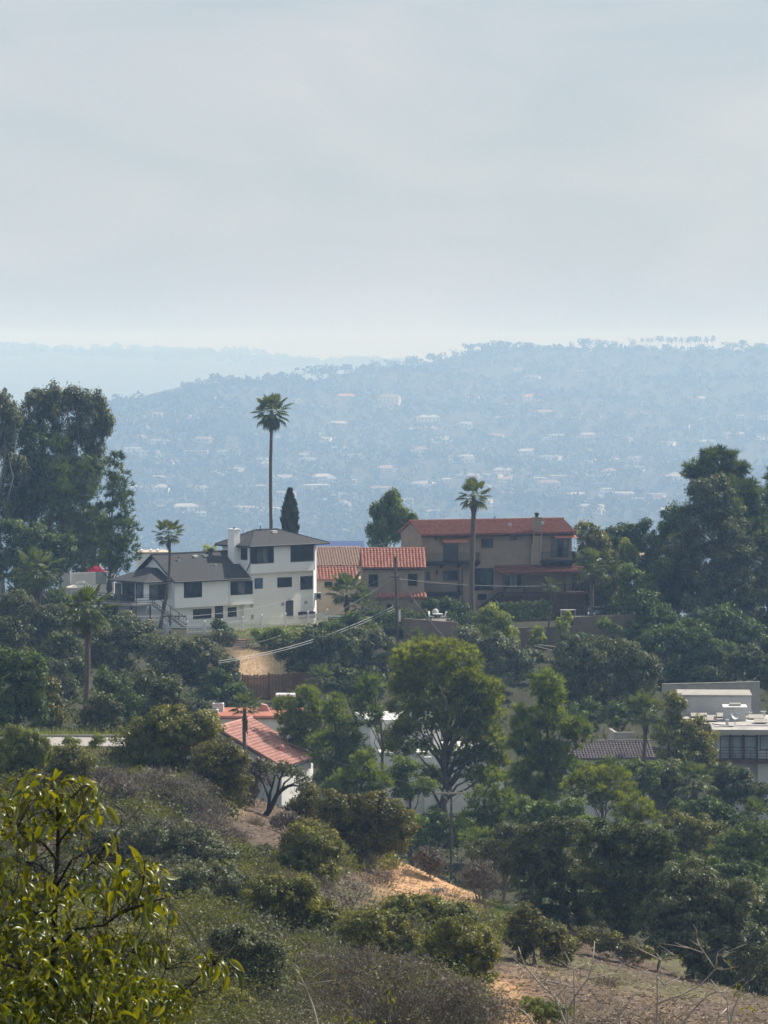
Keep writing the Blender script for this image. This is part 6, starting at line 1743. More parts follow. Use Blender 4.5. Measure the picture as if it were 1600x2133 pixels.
# blackened dead tree with a few leaves left
def at_tree_poly(pts, Y):
    return [at(p[0], p[1], Y + (p[2] if len(p) > 2 else 0)) for p in pts]
Yd = 233
bs = on_ground(556, Yd)
sh_ = bs.z - at(556, 1716, Yd).z
DT_ = thing('dead_tree', 'blackened burnt tree with curving bare limbs, leaning right on the dirt slope', 'tree', bs)
b = MB()
def lim(pts, r0, r1):
    P_ = [v + Vector((0, 0, sh_)) for v in at_tree_poly(pts, Yd)]
    b.tube(P_, [r0 + (r1 - r0) * i / (len(P_) - 1) for i in range(len(P_))], 6)
lim([(550, 1720), (560, 1706), (569, 1690), (577, 1672), (588, 1662), (600, 1654, .3), (612, 1652, .5), (628, 1655, .6)], .20, .05)
lim([(559, 1704), (561, 1686), (563, 1668), (568, 1652), (572, 1636), (574, 1622)], .13, .03)
lim([(561, 1684), (556, 1668), (550, 1652), (545, 1645), (541, 1634)], .08, .025)
lim([(577, 1672), (580, 1656), (583, 1640), (588, 1630), (592, 1615)], .10, .03)
lim([(566, 1658), (560, 1645), (556, 1635), (557, 1625)], .06, .02)
lim([(588, 1662), (592, 1648), (604, 1638), (612, 1628)], .08, .025)
lim([(583, 1642), (576, 1630), (580, 1618)], .05, .02)
lim([(600, 1654), (616, 1646), (630, 1640)], .05, .02)
b.build('trunk', M['blackbark'], DT_, smooth=True)
rg = np.random.default_rng(55)
L3 = [(np.array(at(px_, py_, Yd)) + [0, 0, sh_], (rx_ / ppm(Yd), rx_ / ppm(Yd), ry_ / ppm(Yd))) for px_, py_, rx_, ry_ in ((612, 1632, 26, 20), (632, 1650, 20, 24), (590, 1615, 24, 14), (560, 1622, 20, 14))]
me_, _ = leaves_mesh('leaves', rg, L3, bs, 1300, LS / ppm(Yd), 'shrub', M['greyoak'])
link(bpy.data.objects.new('leaves', me_), DT_)
# dead rosette plant on the bare dirt
q = on_ground(912, 214)
yu = thing('dead_rosette', 'drooping grey dead rosette plant on the bare dirt ledge', 'plant', q)
for i in range(22):
    a_ = i * 2.39996; l_ = .75 + .25 * math.sin(i * 3.1)
    d_ = Vector((math.cos(a_), math.sin(a_), 0))
    b = MB(); p0 = q + Vector((0, 0, .25)); p1 = p0 + d_ * l_ * .5 + Vector((0, 0, .22)); p2 = p0 + d_ * l_ + Vector((0, 0, -.25))
    s_ = Vector((-d_.y, d_.x, 0)) * .045
    b.add([p0 - s_, p0 + s_, p1 - s_, p1 + s_, p2], [(0, 1, 3, 2), (2, 3, 4)])
    b.build('leaf', M['twig'], yu)

# ------------------------------------------------------------------ ground litter, grass, weeds, canyon undergrowth (uncountable)
def scatter(name, n, px0, px1, Y0_, Y1_, ln, m, seed, lie=.25, asp=.3, keep=None, lift=.02, per=1):
    rg = np.random.default_rng(seed)
    Yv = rg.uniform(Y0_ ** .5, Y1_ ** .5, n) ** 2; px = rg.uniform(px0, px1, n)
    X = (px - 800) / F * Yv
    if keep is not None:
        kp = keep(px, Yv, rg); X, Yv, px = X[kp], Yv[kp], px[kp]
    n = len(X)
    Z = ground_z(X, Yv)
    p = np.stack([X, Yv, Z + lift], -1)
    if per > 1:
        p = np.repeat(p, per, 0) + rg.normal(size=(n * per, 3)) * np.array([1, 1, .3]) * ln * .5; n = n * per
    t = unit(np.stack([rg.normal(size=n), rg.normal(size=n), rg.normal(size=n) * lie + lie], -1))
    b_ = unit(np.cross(t, unit(rg.normal(size=(n, 3)) * .5 + np.array([0, 0, .6]))))
    l_ = ln * rg.uniform(.5, 1.5, n)
    V, idx = quads_from(p + t * l_[:, None] * .4, t, b_, l_, l_ * asp)
    me_ = fast_mesh(name, V, 3, idx, M[m], np.repeat(rg.uniform(0, 1, n), 3)); TRI[0] += n
    o = link(bpy.data.objects.new(name, me_)); o['kind'] = 'stuff'
    return o
def crest_of(px): return np.interp(px, UC, CREST_Y)
def near_keep(px, Y, rg):
    return (Y < crest_of(px) + 2) & ~((px > 70) & (px < 290) & (Y > 241) & (Y < 254))
scatter('dry_litter', 75000, -20, 1620, 96, 252, .22, 'litter', 601, .12, .22, near_keep)
scatter('dry_grass', 12000, -20, 1620, 100, 250, .30, 'drygrass', 602, 1.0, .07,
        lambda px, Y, rg: near_keep(px, Y, rg) & (vnoise(px / 60, Y / 9, 21) > .05) & (np.abs(px - 900) > 110) & (px > 980))
scatter('green_grass', 9000, 985, 1175, 196, 228, .24, 'grass', 603, 1.0, .10, lambda px, Y, rg: (Y < crest_of(px)) & (rg.uniform(size=len(px)) < 1.3 - ((px - 1080) / 95.) ** 2))
scatter('fallen_sticks', 5000, 380, 1620, 100, 245, .75, 'drybrown', 611, .22, .035, near_keep, .03)
scatter('roadside_weeds', 5000, 60, 290, 253, 268, .55, 'weed', 604, 1.2, .10)
scatter('roadside_grass', 4500, 60, 280, 231, 242, .32, 'weed', 605, 1.0, .10)
scatter('lawn', 7000, 470, 690, 455, 470, .30, 'grass', 606, 1.0, .14)
scatter('slope_grass', 5000, 430, 640, 410, 452, .35, 'drygrass', 607, .8, .12)
def under(px, Y, rg):
    return (Y > crest_of(px) + 14) & ~((px > 450) & (px < 590) & (Y > 412) & (Y < 448))
scatter('undergrowth', 9000, -30, 1630, 255, 452, .24, 'oak', 608, .6, .6, under, .15, per=14)
# low scrub that mats the slope between the bushes: domes of leaves and of bare twigs
def scrub(name, n, m, seed, keep, r0, per, leaf_px, twiggy=0.0):
    rg = np.random.default_rng(seed)
    px = rg.uniform(-40, 1640, n); py = rg.uniform(1600, 2190, n)
    t_ = np.clip((2205 - py) / (2205 - np.interp(px, UC, CREST_PY)), 0, 1.2)
    Yv = 95 + (crest_of(px) - 95) * t_ ** (1 / .9)
    kp = (t_ < .99) & keep(px, py, rg)
    px, Yv = px[kp], Yv[kp]; N = len(px); X = (px - 800) / F * Yv
    C_ = np.stack([X, Yv, ground_z(X, Yv)], -1); R_ = r0 * rg.uniform(.5, 1.4, N)
    k = np.repeat(np.arange(N), per); n_ = N * per
    d = unit(rg.normal(size=(n_, 3)) * np.array([1, 1, .8]) + np.array([0, 0, .35]))
    d[:, 2] = np.abs(d[:, 2])
    lump = 1 + .25 * np.sin(d[:, 0] * 7 + k) * np.sin(d[:, 1] * 6 + k * 2.)
    p = C_[k] + d * (R_[k] * rg.uniform(.35, 1, n_) ** .5 * lump)[:, None] * np.array([1.25, 1.25, .85])
    q = leaf_px / F * Yv[k]
    if twiggy:
        t = unit(d + np.array([0, 0, .5]) + rg.normal(size=(n_, 3)) * .6); ln = q * rg.uniform(1.5, 4.5, n_); wd = np.full(n_, .16) * q * 1.2
        bb = unit(np.cross(t, rg.normal(size=(n_, 3))))
    else:
        nr = unit(d * .7 + rg.normal(size=(n_, 3)) * .8); t = rg.normal(size=(n_, 3)); t = unit(t - nr * (t * nr).sum(-1, keepdims=True)); bb = np.cross(nr, t)
        ln = q * rg.uniform(.6, 1.4, n_); wd = ln * .6
    V, idx = quads_from(p, t, bb, ln, wd)
    me_ = fast_mesh(name, V, 3, idx, M[m], np.repeat(np.clip(.5 * rg.uniform(0, 1, N)[k] + .5 * rg.uniform(0, 1, n_), 0, 1), 3)); TRI[0] += n_
    o = link(bpy.data.objects.new(name, me_)); o['kind'] = 'stuff'
def open_ground(px, py):
    """the patches of slope that stay bare in the photograph"""
    e = lambda cx, cy, rx, ry: ((px - cx) / rx) ** 2 + ((py - cy) / ry) ** 2 < 1
    return e(560, 1715, 95, 62) | e(725, 1880, 75, 50) | e(915, 1850, 125, 62) | e(1085, 1900, 95, 48) | e(1230, 2040, 260, 80) | e(1080, 2080, 90, 70) | e(1450, 2110, 200, 60) | e(490, 1690, 50, 40) | e(1400, 2060, 190, 50) | e(210, 1640, 36, 36)
scrub('green_scrub', 800, 'scrubgreen', 621, lambda px, py, rg: ~open_ground(px, py) & (px < 1060) & (vnoise(px / 90, py / 60, 51) > -.2), 1.25, 900, 6.2)
scrub('grey_scrub', 620, 'scrubgrey', 622, lambda px, py, rg: ~open_ground(px, py) & (px < 1060) & (vnoise(px / 90, py / 60, 51) < .1), 1.15, 1000, 5.6)
scrub('bare_scrub', 480, 'drybrown', 623, lambda px, py, rg: (~open_ground(px, py) | (rg.uniform(size=len(px)) < .12)) & ((px < 1060) | (rg.uniform(size=len(px)) < .33)), .8, 300, 5.5, 1.0)
scrub('low_weeds', 300, 'weed', 624, lambda px, py, rg: (px > 1040) & (vnoise(px / 60, py / 40, 53) > .1), .28, 60, 4.0, 1.0)
# ------------------------------------------------------------------ the far hillside: woods, houses, single trees
def ridge_y(u): return np.interp(u, RIDGE_U, RIDGE_Y)
def far_point(px, py):
    return ray_ground(px, py, 3200, 9600, 12)
def blob_tris(rg, c, w_, h_, n, s):
    """n loose triangles filling crowns: c (N,3) crown bases, w_/h_ crown width and height"""
    N = len(c); k = np.repeat(np.arange(N), n); M_ = N * n
    d = unit(rg.normal(size=(M_, 3)) + np.array([0, 0, .3])) * (rg.uniform(.35, 1, M_) ** .5)[:, None]
    p = c[k] + np.stack([d[:, 0] * w_[k] * .5, d[:, 1] * w_[k] * .5, h_[k] * (.5 + .5 * d[:, 2])], -1)
    t = unit(rg.normal(size=(M_, 3))); b_ = unit(np.cross(t, unit(rg.normal(size=(M_, 3)) + d)))
    sz = (s * w_[k] * rg.uniform(.6, 1.3, M_))[:, None]
    V = np.stack([p + t * sz * .6, p - t * sz * .4 + b_ * sz * .5, p - t * sz * .4 - b_ * sz * .5], 1).reshape(-1, 3)
    return V, k
rg = np.random.default_rng(700)
n = 8800
u = rg.uniform(-60, 1660, n); t_ = rg.uniform(0, 1, n) ** .9
Yf = 4200 + (ridge_y(u) + 60 - 4200) * t_
X = (u - 800) / F * Yf
kp = vnoise(X / 75, Yf / 200, 41) + .6 * rg.uniform(-1, 1, n) > -.85
X, Yf, u = X[kp], Yf[kp], u[kp]
u2 = rg.uniform(-30, 1640, 900); Y2 = ridge_y(u2) + rg.uniform(-140, 60, 900)
X, Yf, u = np.concatenate([X, (u2 - 800) / F * Y2]), np.concatenate([Yf, Y2]), np.concatenate([u, u2])
c = np.stack([X, Yf, ground_z(X, Yf) - 1.0], -1)
hh = rg.uniform(8.5, 18, len(c)) * np.where(rg.uniform(size=len(c)) < .10, 1.5, 1.0); hh[-900:] *= .62; ww = hh * rg.uniform(.8, 1.45, len(c))
slim = rg.uniform(size=len(c)) < .05; ww = np.where(slim, hh * .28, ww)
V, k_ = blob_tris(rg, c, ww, hh, 24, .29)
tint = np.repeat(np.clip(rg.uniform(0, 1, len(c))[k_] * .7 + rg.uniform(0, .3, len(k_)), 0, 1), 3)
me_ = fast_mesh('far_woods', V, 3, np.arange(len(V)), M['farleaf'], tint); TRI[0] += len(V) // 3
o = link(bpy.data.objects.new('far_woods', me_)); o['kind'] = 'stuff'
# the same for the last, palest ridge
n = 700
u = rg.uniform(-30, 900, n); Yf = rg.uniform(15600, 17250, n); X = (u - 800) / F * Yf
c = np.stack([X, Yf, ground_z(X, Yf) - 1], -1); hh = rg.uniform(13, 27, n)
V, k_ = blob_tris(rg, c, hh * 1.8, hh, 14, .4)
me_ = fast_mesh('distant_woods', V, 3, np.arange(len(V)), M['farleaf'], np.repeat(rg.uniform(0, 1, len(k_)), 3))
o = link(bpy.data.objects.new('distant_woods', me_)); o['kind'] = 'stuff'

# single far trees that stand out: shared crowns and trunks, copied
def far_proto(kind):
    rg2 = np.random.default_rng(hash(kind) % 1000 if False else {'round': 1, 'tall': 2, 'spire': 3, 'palm': 4, 'pine': 5}[kind])
    if kind == 'palm':
        b = MB()
        for i in range(14):
            a_ = i * 2.39996; e_ = math.radians(60 - 8 * i)
            d_ = Vector((math.cos(a_) * math.cos(e_), math.sin(a_) * math.cos(e_), math.sin(e_))); s_ = Vector((-math.sin(a_), math.cos(a_), 0)) * .5
            p = Vector((0, 0, 1.0)); b.add([p, p + d_ * 1.3 + s_, p + d_ * 2.4 - Vector((0, 0, .5)), p + d_ * 1.3 - s_], [(0, 1, 2, 3)])
        cr = bpy.data.meshes.new('crown'); cr.from_pydata([tuple(v * .145) for v in b.V], [], b.Fc); cr.materials.append(M['farleaf'])
        cr.attributes.new('tint', 'FLOAT', 'POINT')
        for v in cr.vertices: v.co.z += .80
    else:
        w_ = {'round': 1.0, 'tall': .62, 'spire': .22, 'pine': .7}[kind]
        base = .12 if kind != 'spire' else 0
        nL = {'round': 7, 'tall': 7, 'spire': 1, 'pine': 7}[kind]
        Vs = []; rgl = rg2
        if kind == 'spire':
            V, _ = blob_tris(rgl, np.array([[0, 0, 0.]]), np.array([.26]), np.array([1.0]), 160, .4)
            V[:, :2] *= (1.15 - V[:, 2:3]).clip(.1, 1)
        else:
            cs = []; ws = []; hs = []
            for i in range(nL):
                zz_ = rgl.uniform(base, .62); sp = {'round': .30, 'tall': .18, 'pine': .26 * (1.0 - zz_)}[kind]
                cs.append([rgl.normal() * sp, rgl.normal() * sp, zz_]); ws.append(w_ * rgl.uniform(.35, .6)); hs.append(rgl.uniform(.26, .40))
            V, _ = blob_tris(rgl, np.array(cs), np.array(ws), np.array(hs), 46, .18)
        cr = fast_mesh('crown', V, 3, np.arange(len(V)), M['farleaf'], np.repeat(rg2.uniform(.1, .9, len(V) // 3), 3))
    b = MB().tube([(0, 0, -.08), (0, 0, .8 if kind == 'palm' else .5)], [.02, .012] if kind != 'palm' else [.022, .016], 5)
    tk = bpy.data.meshes.new('trunk'); tk.from_pydata([tuple(v) for v in b.V], [], b.Fc); tk.materials.append(M['bark'])
    return cr, tk
PROTO = {k: far_proto(k) for k in ('round', 'tall', 'spire', 'palm', 'pine')}
PROTO_O = {}
rr_ = random.Random(9)
FARNAME = {'round': ('far_tree', 'tree'), 'tall': ('far_tree', 'tree'), 'spire': ('far_cypress', 'cypress'), 'palm': ('far_palm', 'palm tree'), 'pine': ('far_pine', 'pine')}
def far_tree(kind, px, py_top, py_base, label, group=None, Yfix=None, width=1.0):
    nm, cat = FARNAME[kind]
    q = far_point(px, py_base) if Yfix is None else None
    Yq = Yfix if Yfix else (q.y if q is not None else float(ridge_y(px)))
    X_ = (px - 800) / F * Yq; zb = gz(X_, Yq)
    h = max(5.0, at(px, py_top, Yq).z - zb)
    cr, tk = PROTO[kind]
    if kind not in PROTO_O:
        r_ = thing(nm, label, cat, (X_, Yq, zb), group)
        c_ = link(bpy.data.objects.new('crown', cr), r_); t__ = link(bpy.data.objects.new('trunk', tk), r_)
        PROTO_O[kind] = (r_, c_, t__)
    else:
        r0_, c0_, t0_ = PROTO_O[kind]
        r_ = r0_.copy(); COL.objects.link(r_); r_.location = (X_, Yq, zb); r_['label'] = label
        if group: r_['group'] = group
        elif 'group' in r_: del r_['group']
        for s_ in (c0_, t0_):
            d_ = s_.copy(); COL.objects.link(d_); d_.parent = r_
    w_ = h * width * rr_.uniform(.9, 1.15)
    r_.scale = (w_, w_, h)
    r_.rotation_euler = (0, 0, rr_.uniform(0, 6.28))
    return r_
RG_ = 'single trees standing out on the far hazy ridge'
for kind, px, pt, label, wd in (
    ('round', 392, 790, 'left one of three bushy trees on the lower left end of the hazy ridge', 1.0),
    ('tall', 413, 779, 'tallest, spindly one of three trees on the lower left end of the hazy ridge', 1.0),
    ('round', 447, 786, 'right one of three bushy trees on the lower left end of the hazy ridge', 1.0),
    ('pine', 589, 769, 'small pointed tree on the hazy ridge just above right of the tall palm', .9),
    ('round', 664, 752, 'rounded tree on the ridge over the cypress and white house', 1.1),
    ('round', 690, 756, 'wider rounded tree right beside the one over the cypress on the ridge', 1.3),
    ('round', 724, 754, 'flat-topped tree on the ridge between the cypress and the airy light-green tree', 1.2),
    ('tall', 782, 742, 'tall clump on the ridge directly above the airy light-green tree', 1.2),
    ('round', 817, 746, 'low dome on the ridge just right of the tall clump', 1.2),
    ('round', 856, 736, 'leaning dome on the rising ridge above the left end of the tan house', 1.1),
    ('round', 905, 730, 'dense dome on the rising ridge left of the stout palm', 1.2),
    ('tall', 946, 722, 'feathery top on the ridge above the stout palm, left of a pair of round trees', 1.0),
    ('round', 979, 711, 'left round tree of a pair breaking the skyline above the stout palm', 1.1),
    ('round', 1003, 710, 'right round tree of a pair breaking the skyline above the stout palm', 1.0),
    ('round', 1036, 706, 'umbrella-shaped tree on the skyline right of the pair', 1.3),
    ('round', 1098, 709, 'isolated small dome on the skyline above the tan roof', 1.1),
    ('tall', 1190, 707, 'ragged tree at the left of the highest skyline clump', 1.1),
    ('round', 1214, 700, 'highest dome of the skyline clump at upper right', 1.3),
    ('round', 1250, 703, 'rounded tree right of the highest skyline dome', 1.1),
    ('tall', 1283, 704, 'narrow tree on the skyline before the leaning ragged one', .8),
    ('tall', 1318, 699, 'leaning ragged tree just left of the skyline palm row', 1.2),
    ('round', 1524, 709, 'low dome on the skyline right of the palm row', 1.4),
    ('pine', 1547, 702, 'pointed tree on the skyline at far right', 1.0),
    ('round', 1580, 711, 'broad tree on the skyline near the right edge', 1.5)):
    far_tree(kind, px, pt, 0, label, RG_, float(ridge_y(px)), wd)
for px in (1337, 1349, 1357, 1370, 1378, 1391, 1397, 1406, 1419, 1432, 1438, 1448, 1456, 1471, 1485):
    far_tree('palm', px, 703 + (px * 7 % 5), 0, 'tiny palm in the long row of palms along the hazy skyline at upper right', 'palms in a row on the far skyline', float(ridge_y(px)), .85)
for kind, px, pt, pb_, label, wd in (
    ('pine', 290, 1003, 1090, 'tall dark conifer in the valley just right of the slender pines', .6),
    ('round', 318, 1038, 1110, 'dark rounded conifer in the valley above the slim leaning palm', 1.0),
    ('round', 390, 1062, 1105, 'dark dome in the valley left of the white chimney', 1.1),
    ('round', 415, 1070, 1108, 'smaller dark dome in the valley beside the one left of the white chimney', 1.1),
    ('palm', 439, 1060, 1115, 'left one of two thin far palms above the wing roof of the white house', .5),
    ('palm', 455, 1058, 1115, 'right one of two thin far palms above the wing roof of the white house', .5),
    ('palm', 455, 905, 935, 'lone far palm on the hillside left of the tall palm trunk', .6),
    ('spire', 648, 1018, 1046, 'left spire of a far cypress row right of the near cypress', 1.0),
    ('spire', 657, 1016, 1046, 'middle spire of a far cypress row right of the near cypress', 1.0),
    ('spire', 668, 1019, 1047, 'right spire of a far cypress row right of the near cypress', 1.0),
    ('spire', 776, 903, 940, 'left of two far cypresses on the hillside above the airy light-green tree', 1.0),
    ('spire', 800, 908, 944, 'right of two far cypresses on the hillside above the airy light-green tree', 1.0),
    ('round', 770, 905, 945, 'dark far grove dome above the airy light-green tree, left of two cypresses', 1.3),
    ('round', 596, 988, 1030, 'far dome behind the slender palm trunk, above the near cypress tip', 1.2),
    ('round', 1197, 878, 910, 'dark far tree right of the tan roof, mid hillside, left of two domes', 1.2),
    ('round', 1245, 882, 912, 'middle dark far dome on the mid hillside at right', 1.5),
    ('round', 1294, 872, 918, 'largest dark far dome on the mid hillside at right', 1.3),
    ('tall', 1403, 850, 895, 'tall dark far tree on the mid hillside above the big right-hand pine', .9),
    ('tall', 1421, 855, 895, 'slimmer far tree beside the tall dark one above the big right-hand pine', .7),
    ('palm', 1363, 866, 890, 'lone far palm left of the tall dark far tree', .7),
    ('spire', 1264, 952, 985, 'single far cypress spire on the right-hand hillside', 1.0),
    ('spire', 1376, 930, 962, 'far cypress spire just left of the big right-hand pine crown', 1.0),
    ('round', 1594, 828, 870, 'dark far tree cut by the right edge, upper one', 1.3),
    ('round', 1588, 868, 918, 'dark far tree near the right edge, lower one', 1.4),
    ('round', 1520, 858, 890, 'hazy grove dome above the crown of the big right-hand pine', 1.6),
    ('round', 1080, 1005, 1060, 'big far dome just right of the stout palm crown', 1.5),
    ('round', 1160, 1020, 1070, 'far dome above the right part of the tan roof', 1.3),
    ('pine', 1330, 1005, 1060, 'far conifer above the broad dark green garden tree', .9),
    ('round', 930, 1010, 1070, 'far dome just left of the stout palm crown', 1.3),
    ('round', 700, 1060, 1110, 'far dark dome above the faded brown tile roof', 1.4),
    ('tall', 735, 1050, 1105, 'upright far tree left of the airy light-green tree', .9)):
    far_tree(kind, px, pt, pb_, label, 'single trees standing out in the far valley', None, wd)

# far houses: walls, roof, windows; every one its own object
WALLS = [('white', (0.66, 0.65, 0.62)), ('cream', (0.68, 0.62, 0.50)), ('tan', (0.46, 0.37, 0.28)), ('grey', (0.45, 0.46, 0.47)), ('pinkish', (0.58, 0.40, 0.33))]
ROOFS = [('white flat', (0.62, 0.62, 0.60)), ('terracotta', (0.42, 0.17, 0.11)), ('grey', (0.30, 0.30, 0.31)), ('pale flat', (0.50, 0.49, 0.46)), ('brown', (0.22, 0.16, 0.125))]
WM = [mat('far_wall_' + a, c_, .9) for a, c_ in WALLS]; RM = [mat('far_roof_' + a.replace(' ', '_'), c_, .75) for a, c_ in ROOFS]
def far_house(px, py, Wd, Dp, Ht, wi, ri, deg, label, wing):
    q = far_point(px, py)
    if q is None: return None
    r_ = thing('far_house', label, 'house', q, 'houses on the far hazy hillside')
    f_ = Frame(q, deg)
    b = MB().box(f_, -Wd / 2, Wd / 2, 0, Dp, -6, Ht)
    if wing: b.box(f_, Wd * .1, Wd * .5, -Dp * .45, -.01, -6, Ht * .72)
    b.build('wall', WM[wi], r_)
    b = MB()
    if 'flat' in ROOFS[ri][0]:
        b.box(f_, -Wd / 2 - .5, Wd / 2 + .5, -.5, Dp + .5, Ht + .01, Ht + .5)
        if wing: b.box(f_, Wd * .1 - .3, Wd * .5 + .3, -Dp * .45 - .4, -.51, Ht * .72 + .01, Ht * .72 + .4)
    else:
        e = .8; zr__ = Ht + Dp * .24
        lo = [f_.p(-Wd / 2 - e, -e, Ht + .01), f_.p(Wd / 2 + e, -e, Ht + .01), f_.p(Wd / 2 + e, Dp + e, Ht + .01), f_.p(-Wd / 2 - e, Dp + e, Ht + .01)]
        hp = Dp * .42
        b.add(lo + [f_.p(-Wd / 2 + hp, Dp / 2, zr__), f_.p(Wd / 2 - hp, Dp / 2, zr__)], [(0, 1, 5, 4), (1, 2, 5), (2, 3, 4, 5), (3, 0, 4), (3, 2, 1, 0)])
        if wing:
            x0_, x1_, y0_ = Wd * .1 - .5, Wd * .5 + .5, -Dp * .45 - .5
            b.add([f_.p(x0_, y0_, Ht * .72), f_.p(x1_, y0_, Ht * .72), f_.p(x1_, -.02, Ht * .72 + 1.6), f_.p(x0_, -.02, Ht * .72 + 1.6)], [(0, 1, 2, 3)])
    b.build('roof', RM[ri], r_)
    nw = max(2, int(Wd / 7)); wy = -Dp * .45 if wing else 0
    st_ = 2 if Ht > 6.5 else 1
    for s_ in range(st_):
        for i in range(nw):
            xx = -Wd / 2 + Wd * (i + .5) / nw
            yy = wy if (wing and xx > Wd * .1 and s_ == 0) else 0
            zz_ = Ht * (.5 if st_ == 1 else (.25, .68)[s_])
            MB().box(f_, xx - 1.2, xx + 1.2, yy - .06, yy - .01, zz_ - 1, zz_ + 1).build('window', M['pane'], r_)
    return r_
COLN = [(262, 'beside the slender pines'), (340, 'over the leaning palm'), (420, 'over the white wing roof'), (500, 'left of the tall palm'), (575, 'behind the tall palm'),
        (660, 'right of the cypress'), (740, 'over the brown tiles'), (820, 'over the airy tree'), (905, 'left of the stout palm'), (985, 'behind the stout palm'),
        (1065, 'over the tan roof'), (1140, 'over the tan chimney'), (1220, 'over the right gable'), (1300, 'over the garden trees'),
        (1385, 'left of the big pine'), (1470, 'over the big pine'), (1560, 'near the right edge')]
ROWN = [(790, 'near the ridge'), (840, 'on upper slope'), (885, 'above mid-slope'), (922, 'at mid-slope'), (958, 'below mid-slope'), (995, 'on lower slope'), (1032, 'low down'), (1068, 'at valley foot')]
rr = random.Random(31)
seen = set()
for cx_, cn in COLN:
    for ry_, rn in ROWN:
        for rep in range(2):
            rk = np.interp(cx_, RIDGE_U, RIDGE_PY)
            pr = {790: .18, 840: .35, 885: .75, 922: .8, 958: .9, 995: .95, 1032: .95, 1068: .9}[ry_] * (1.0 if rep == 0 else .5)
            px = cx_ + rr.uniform(-36, 36); py = ry_ + rr.uniform(-14, 14)
            if rr.random() > pr or py < rk + 35: continue
            if px < 300 and py > 1050: continue
            if px > 1425 and py > 960: continue
            if abs(px - 565) < 6: continue
            for tr in range(12):
                wi = rr.choices(range(5), (6, 4, 2, 2, 1))[0]; ri = rr.choices(range(5), (5, .5, 4, 4, 3))[0]
                key = (cn, rn, wi, ri)
                if key not in seen: break
            seen.add(key)
            Wd = rr.uniform(17, 42); two = rr.random() < .4
            lab = ('two-storey ' if two else 'low ') + WALLS[wi][0] + ' far house, ' + ROOFS[ri][0] + ' roof, ' + rn + ' ' + cn
            far_house(px, py, Wd, rr.uniform(11, 19), rr.uniform(8, 12) if two else rr.uniform(4.4, 6.4), wi, ri, rr.uniform(-35, 30), lab, rr.random() < .45)
# ------------------------------------------------------------------ utility poles and cables
def pole_bits(root, fr, z, x0, x1, m='pole', ins=4):
    a_ = MB().box(fr, x0, x1, -.16, -.05, z - .07, z + .07).build('crossarm', M[m], root)
    for i in range(ins):
        x = x0 + (x1 - x0) * (i + .3) / ins
        MB().tube([fr.p(x, -.1, z + .07), fr.p(x, -.1, z + .16), fr.p(x, -.1, z + .3)], [.03, .06, .05], 7).build('insulator', M['metal'], a_)
    return a_
q = on_ground(353, 455); top = at(354, 1279, 455)
PA = thing('utility_pole', 'short dark utility pole with a crossarm and a grey transformer, left of the picket fence', 'utility pole', q)
MB().tube([q - Vector((0, 0, .6)), top], [.19, .15], 8).build('pole', M['pole'], PA)
fA = Frame(Vector((top.x, top.y, 0)), 6)
zA = at(354, 1283.5, 455).z
pole_bits(PA, fA, zA, -.95, 1.95)
tpt = at(345.5, 1309, 454.7)
b = MB().tube([tpt + Vector((0, 0, -.68)), tpt + Vector((0, 0, -.64)), tpt + Vector((0, 0, .62)), tpt + Vector((0, 0, .7))], [.3, .36, .36, .22], 14)
tf = b.build('transformer', M['transformer'], PA)
MB().box(Frame(tpt, 0), .3, .55, -.1, .1, -.3, .3).build('bracket', M['metal'], tf)
for x in (.5, 1.1, 1.6):
    MB().tube([fA.p(x, -.1, zA - .08), fA.p(x + .05, -.1, zA - .35), fA.p(x - .1, -.1, zA - .55)], [.05, .07, .03], 6).build('fuse', M['metal'], PA)
MB().tube([fA.p(.9, -.1, zA - .05), fA.p(.08, -.1, zA - .9)], .03, 5).build('brace', M['pole'], PA)
MB().tube([fA.p(-.75, -.1, zA - .05), fA.p(-.08, -.1, zA - .7)], .03, 5).build('brace', M['pole'], PA)
q = on_ground(830, 449); top = at(823.5, 1160, 449)
PB_ = thing('utility_pole', 'tall dark leaning utility pole in front of the tiled wing of the tan house', 'utility pole', q)
MB().tube([q - Vector((0, 0, .6)), q.lerp(top, .5), top], [.21, .19, .15], 8).build('pole', M['pole'], PB_)
fB = Frame(Vector((top.x, top.y, 0)), 4)
zB = at(824, 1202, 449).z
pole_bits(PB_, fB, zB, -.55, .55, 'pole', 2)
zB2 = at(826, 1264, 449).z
pole_bits(PB_, fB, zB2, -.5, .55, 'pole', 2)
for px_, py_ in ((817, 1207), (832, 1211), (790, 1202)):
    pass
MB().box(Frame(at(832.5, 1281, 448.6), 0), -.1, .12, -.03, .03, -.75, .6).build('sign_plate', M['white'], PB_)
q = on_ground(941, 298); top = at(940, 1640, 298)
PC_ = thing('utility_pole', 'slim weathered utility pole with a pale crossarm in front of the golden-green pine', 'utility pole', q)
MB().tube([q - Vector((0, 0, .6)), top], [.115, .085], 8).build('pole', M['pole'], PC_)
fC = Frame(Vector((top.x, top.y, 0)), -4)
zC = at(940, 1652, 298).z
ca = MB().box(fC, -1.3, 1.05, -.2, -.1, zC - .07, zC + .08).build('crossarm', M['palepole'], PC_)
for x in (-1.2, -.5, .45, .95):
    MB().tube([fC.p(x, -.15, zC + .081), fC.p(x, -.15, zC + .16), fC.p(x, -.15, zC + .28)], [.03, .05, .04], 7).build('insulator', M['metal'], ca)
for s_ in (-1, 1):
    MB().tube([fC.p(s_ * .75, -.22, zC - .02), fC.p(0, -.15, zC - .8)], .03, 5).build('brace', M['palepole'], PC_)

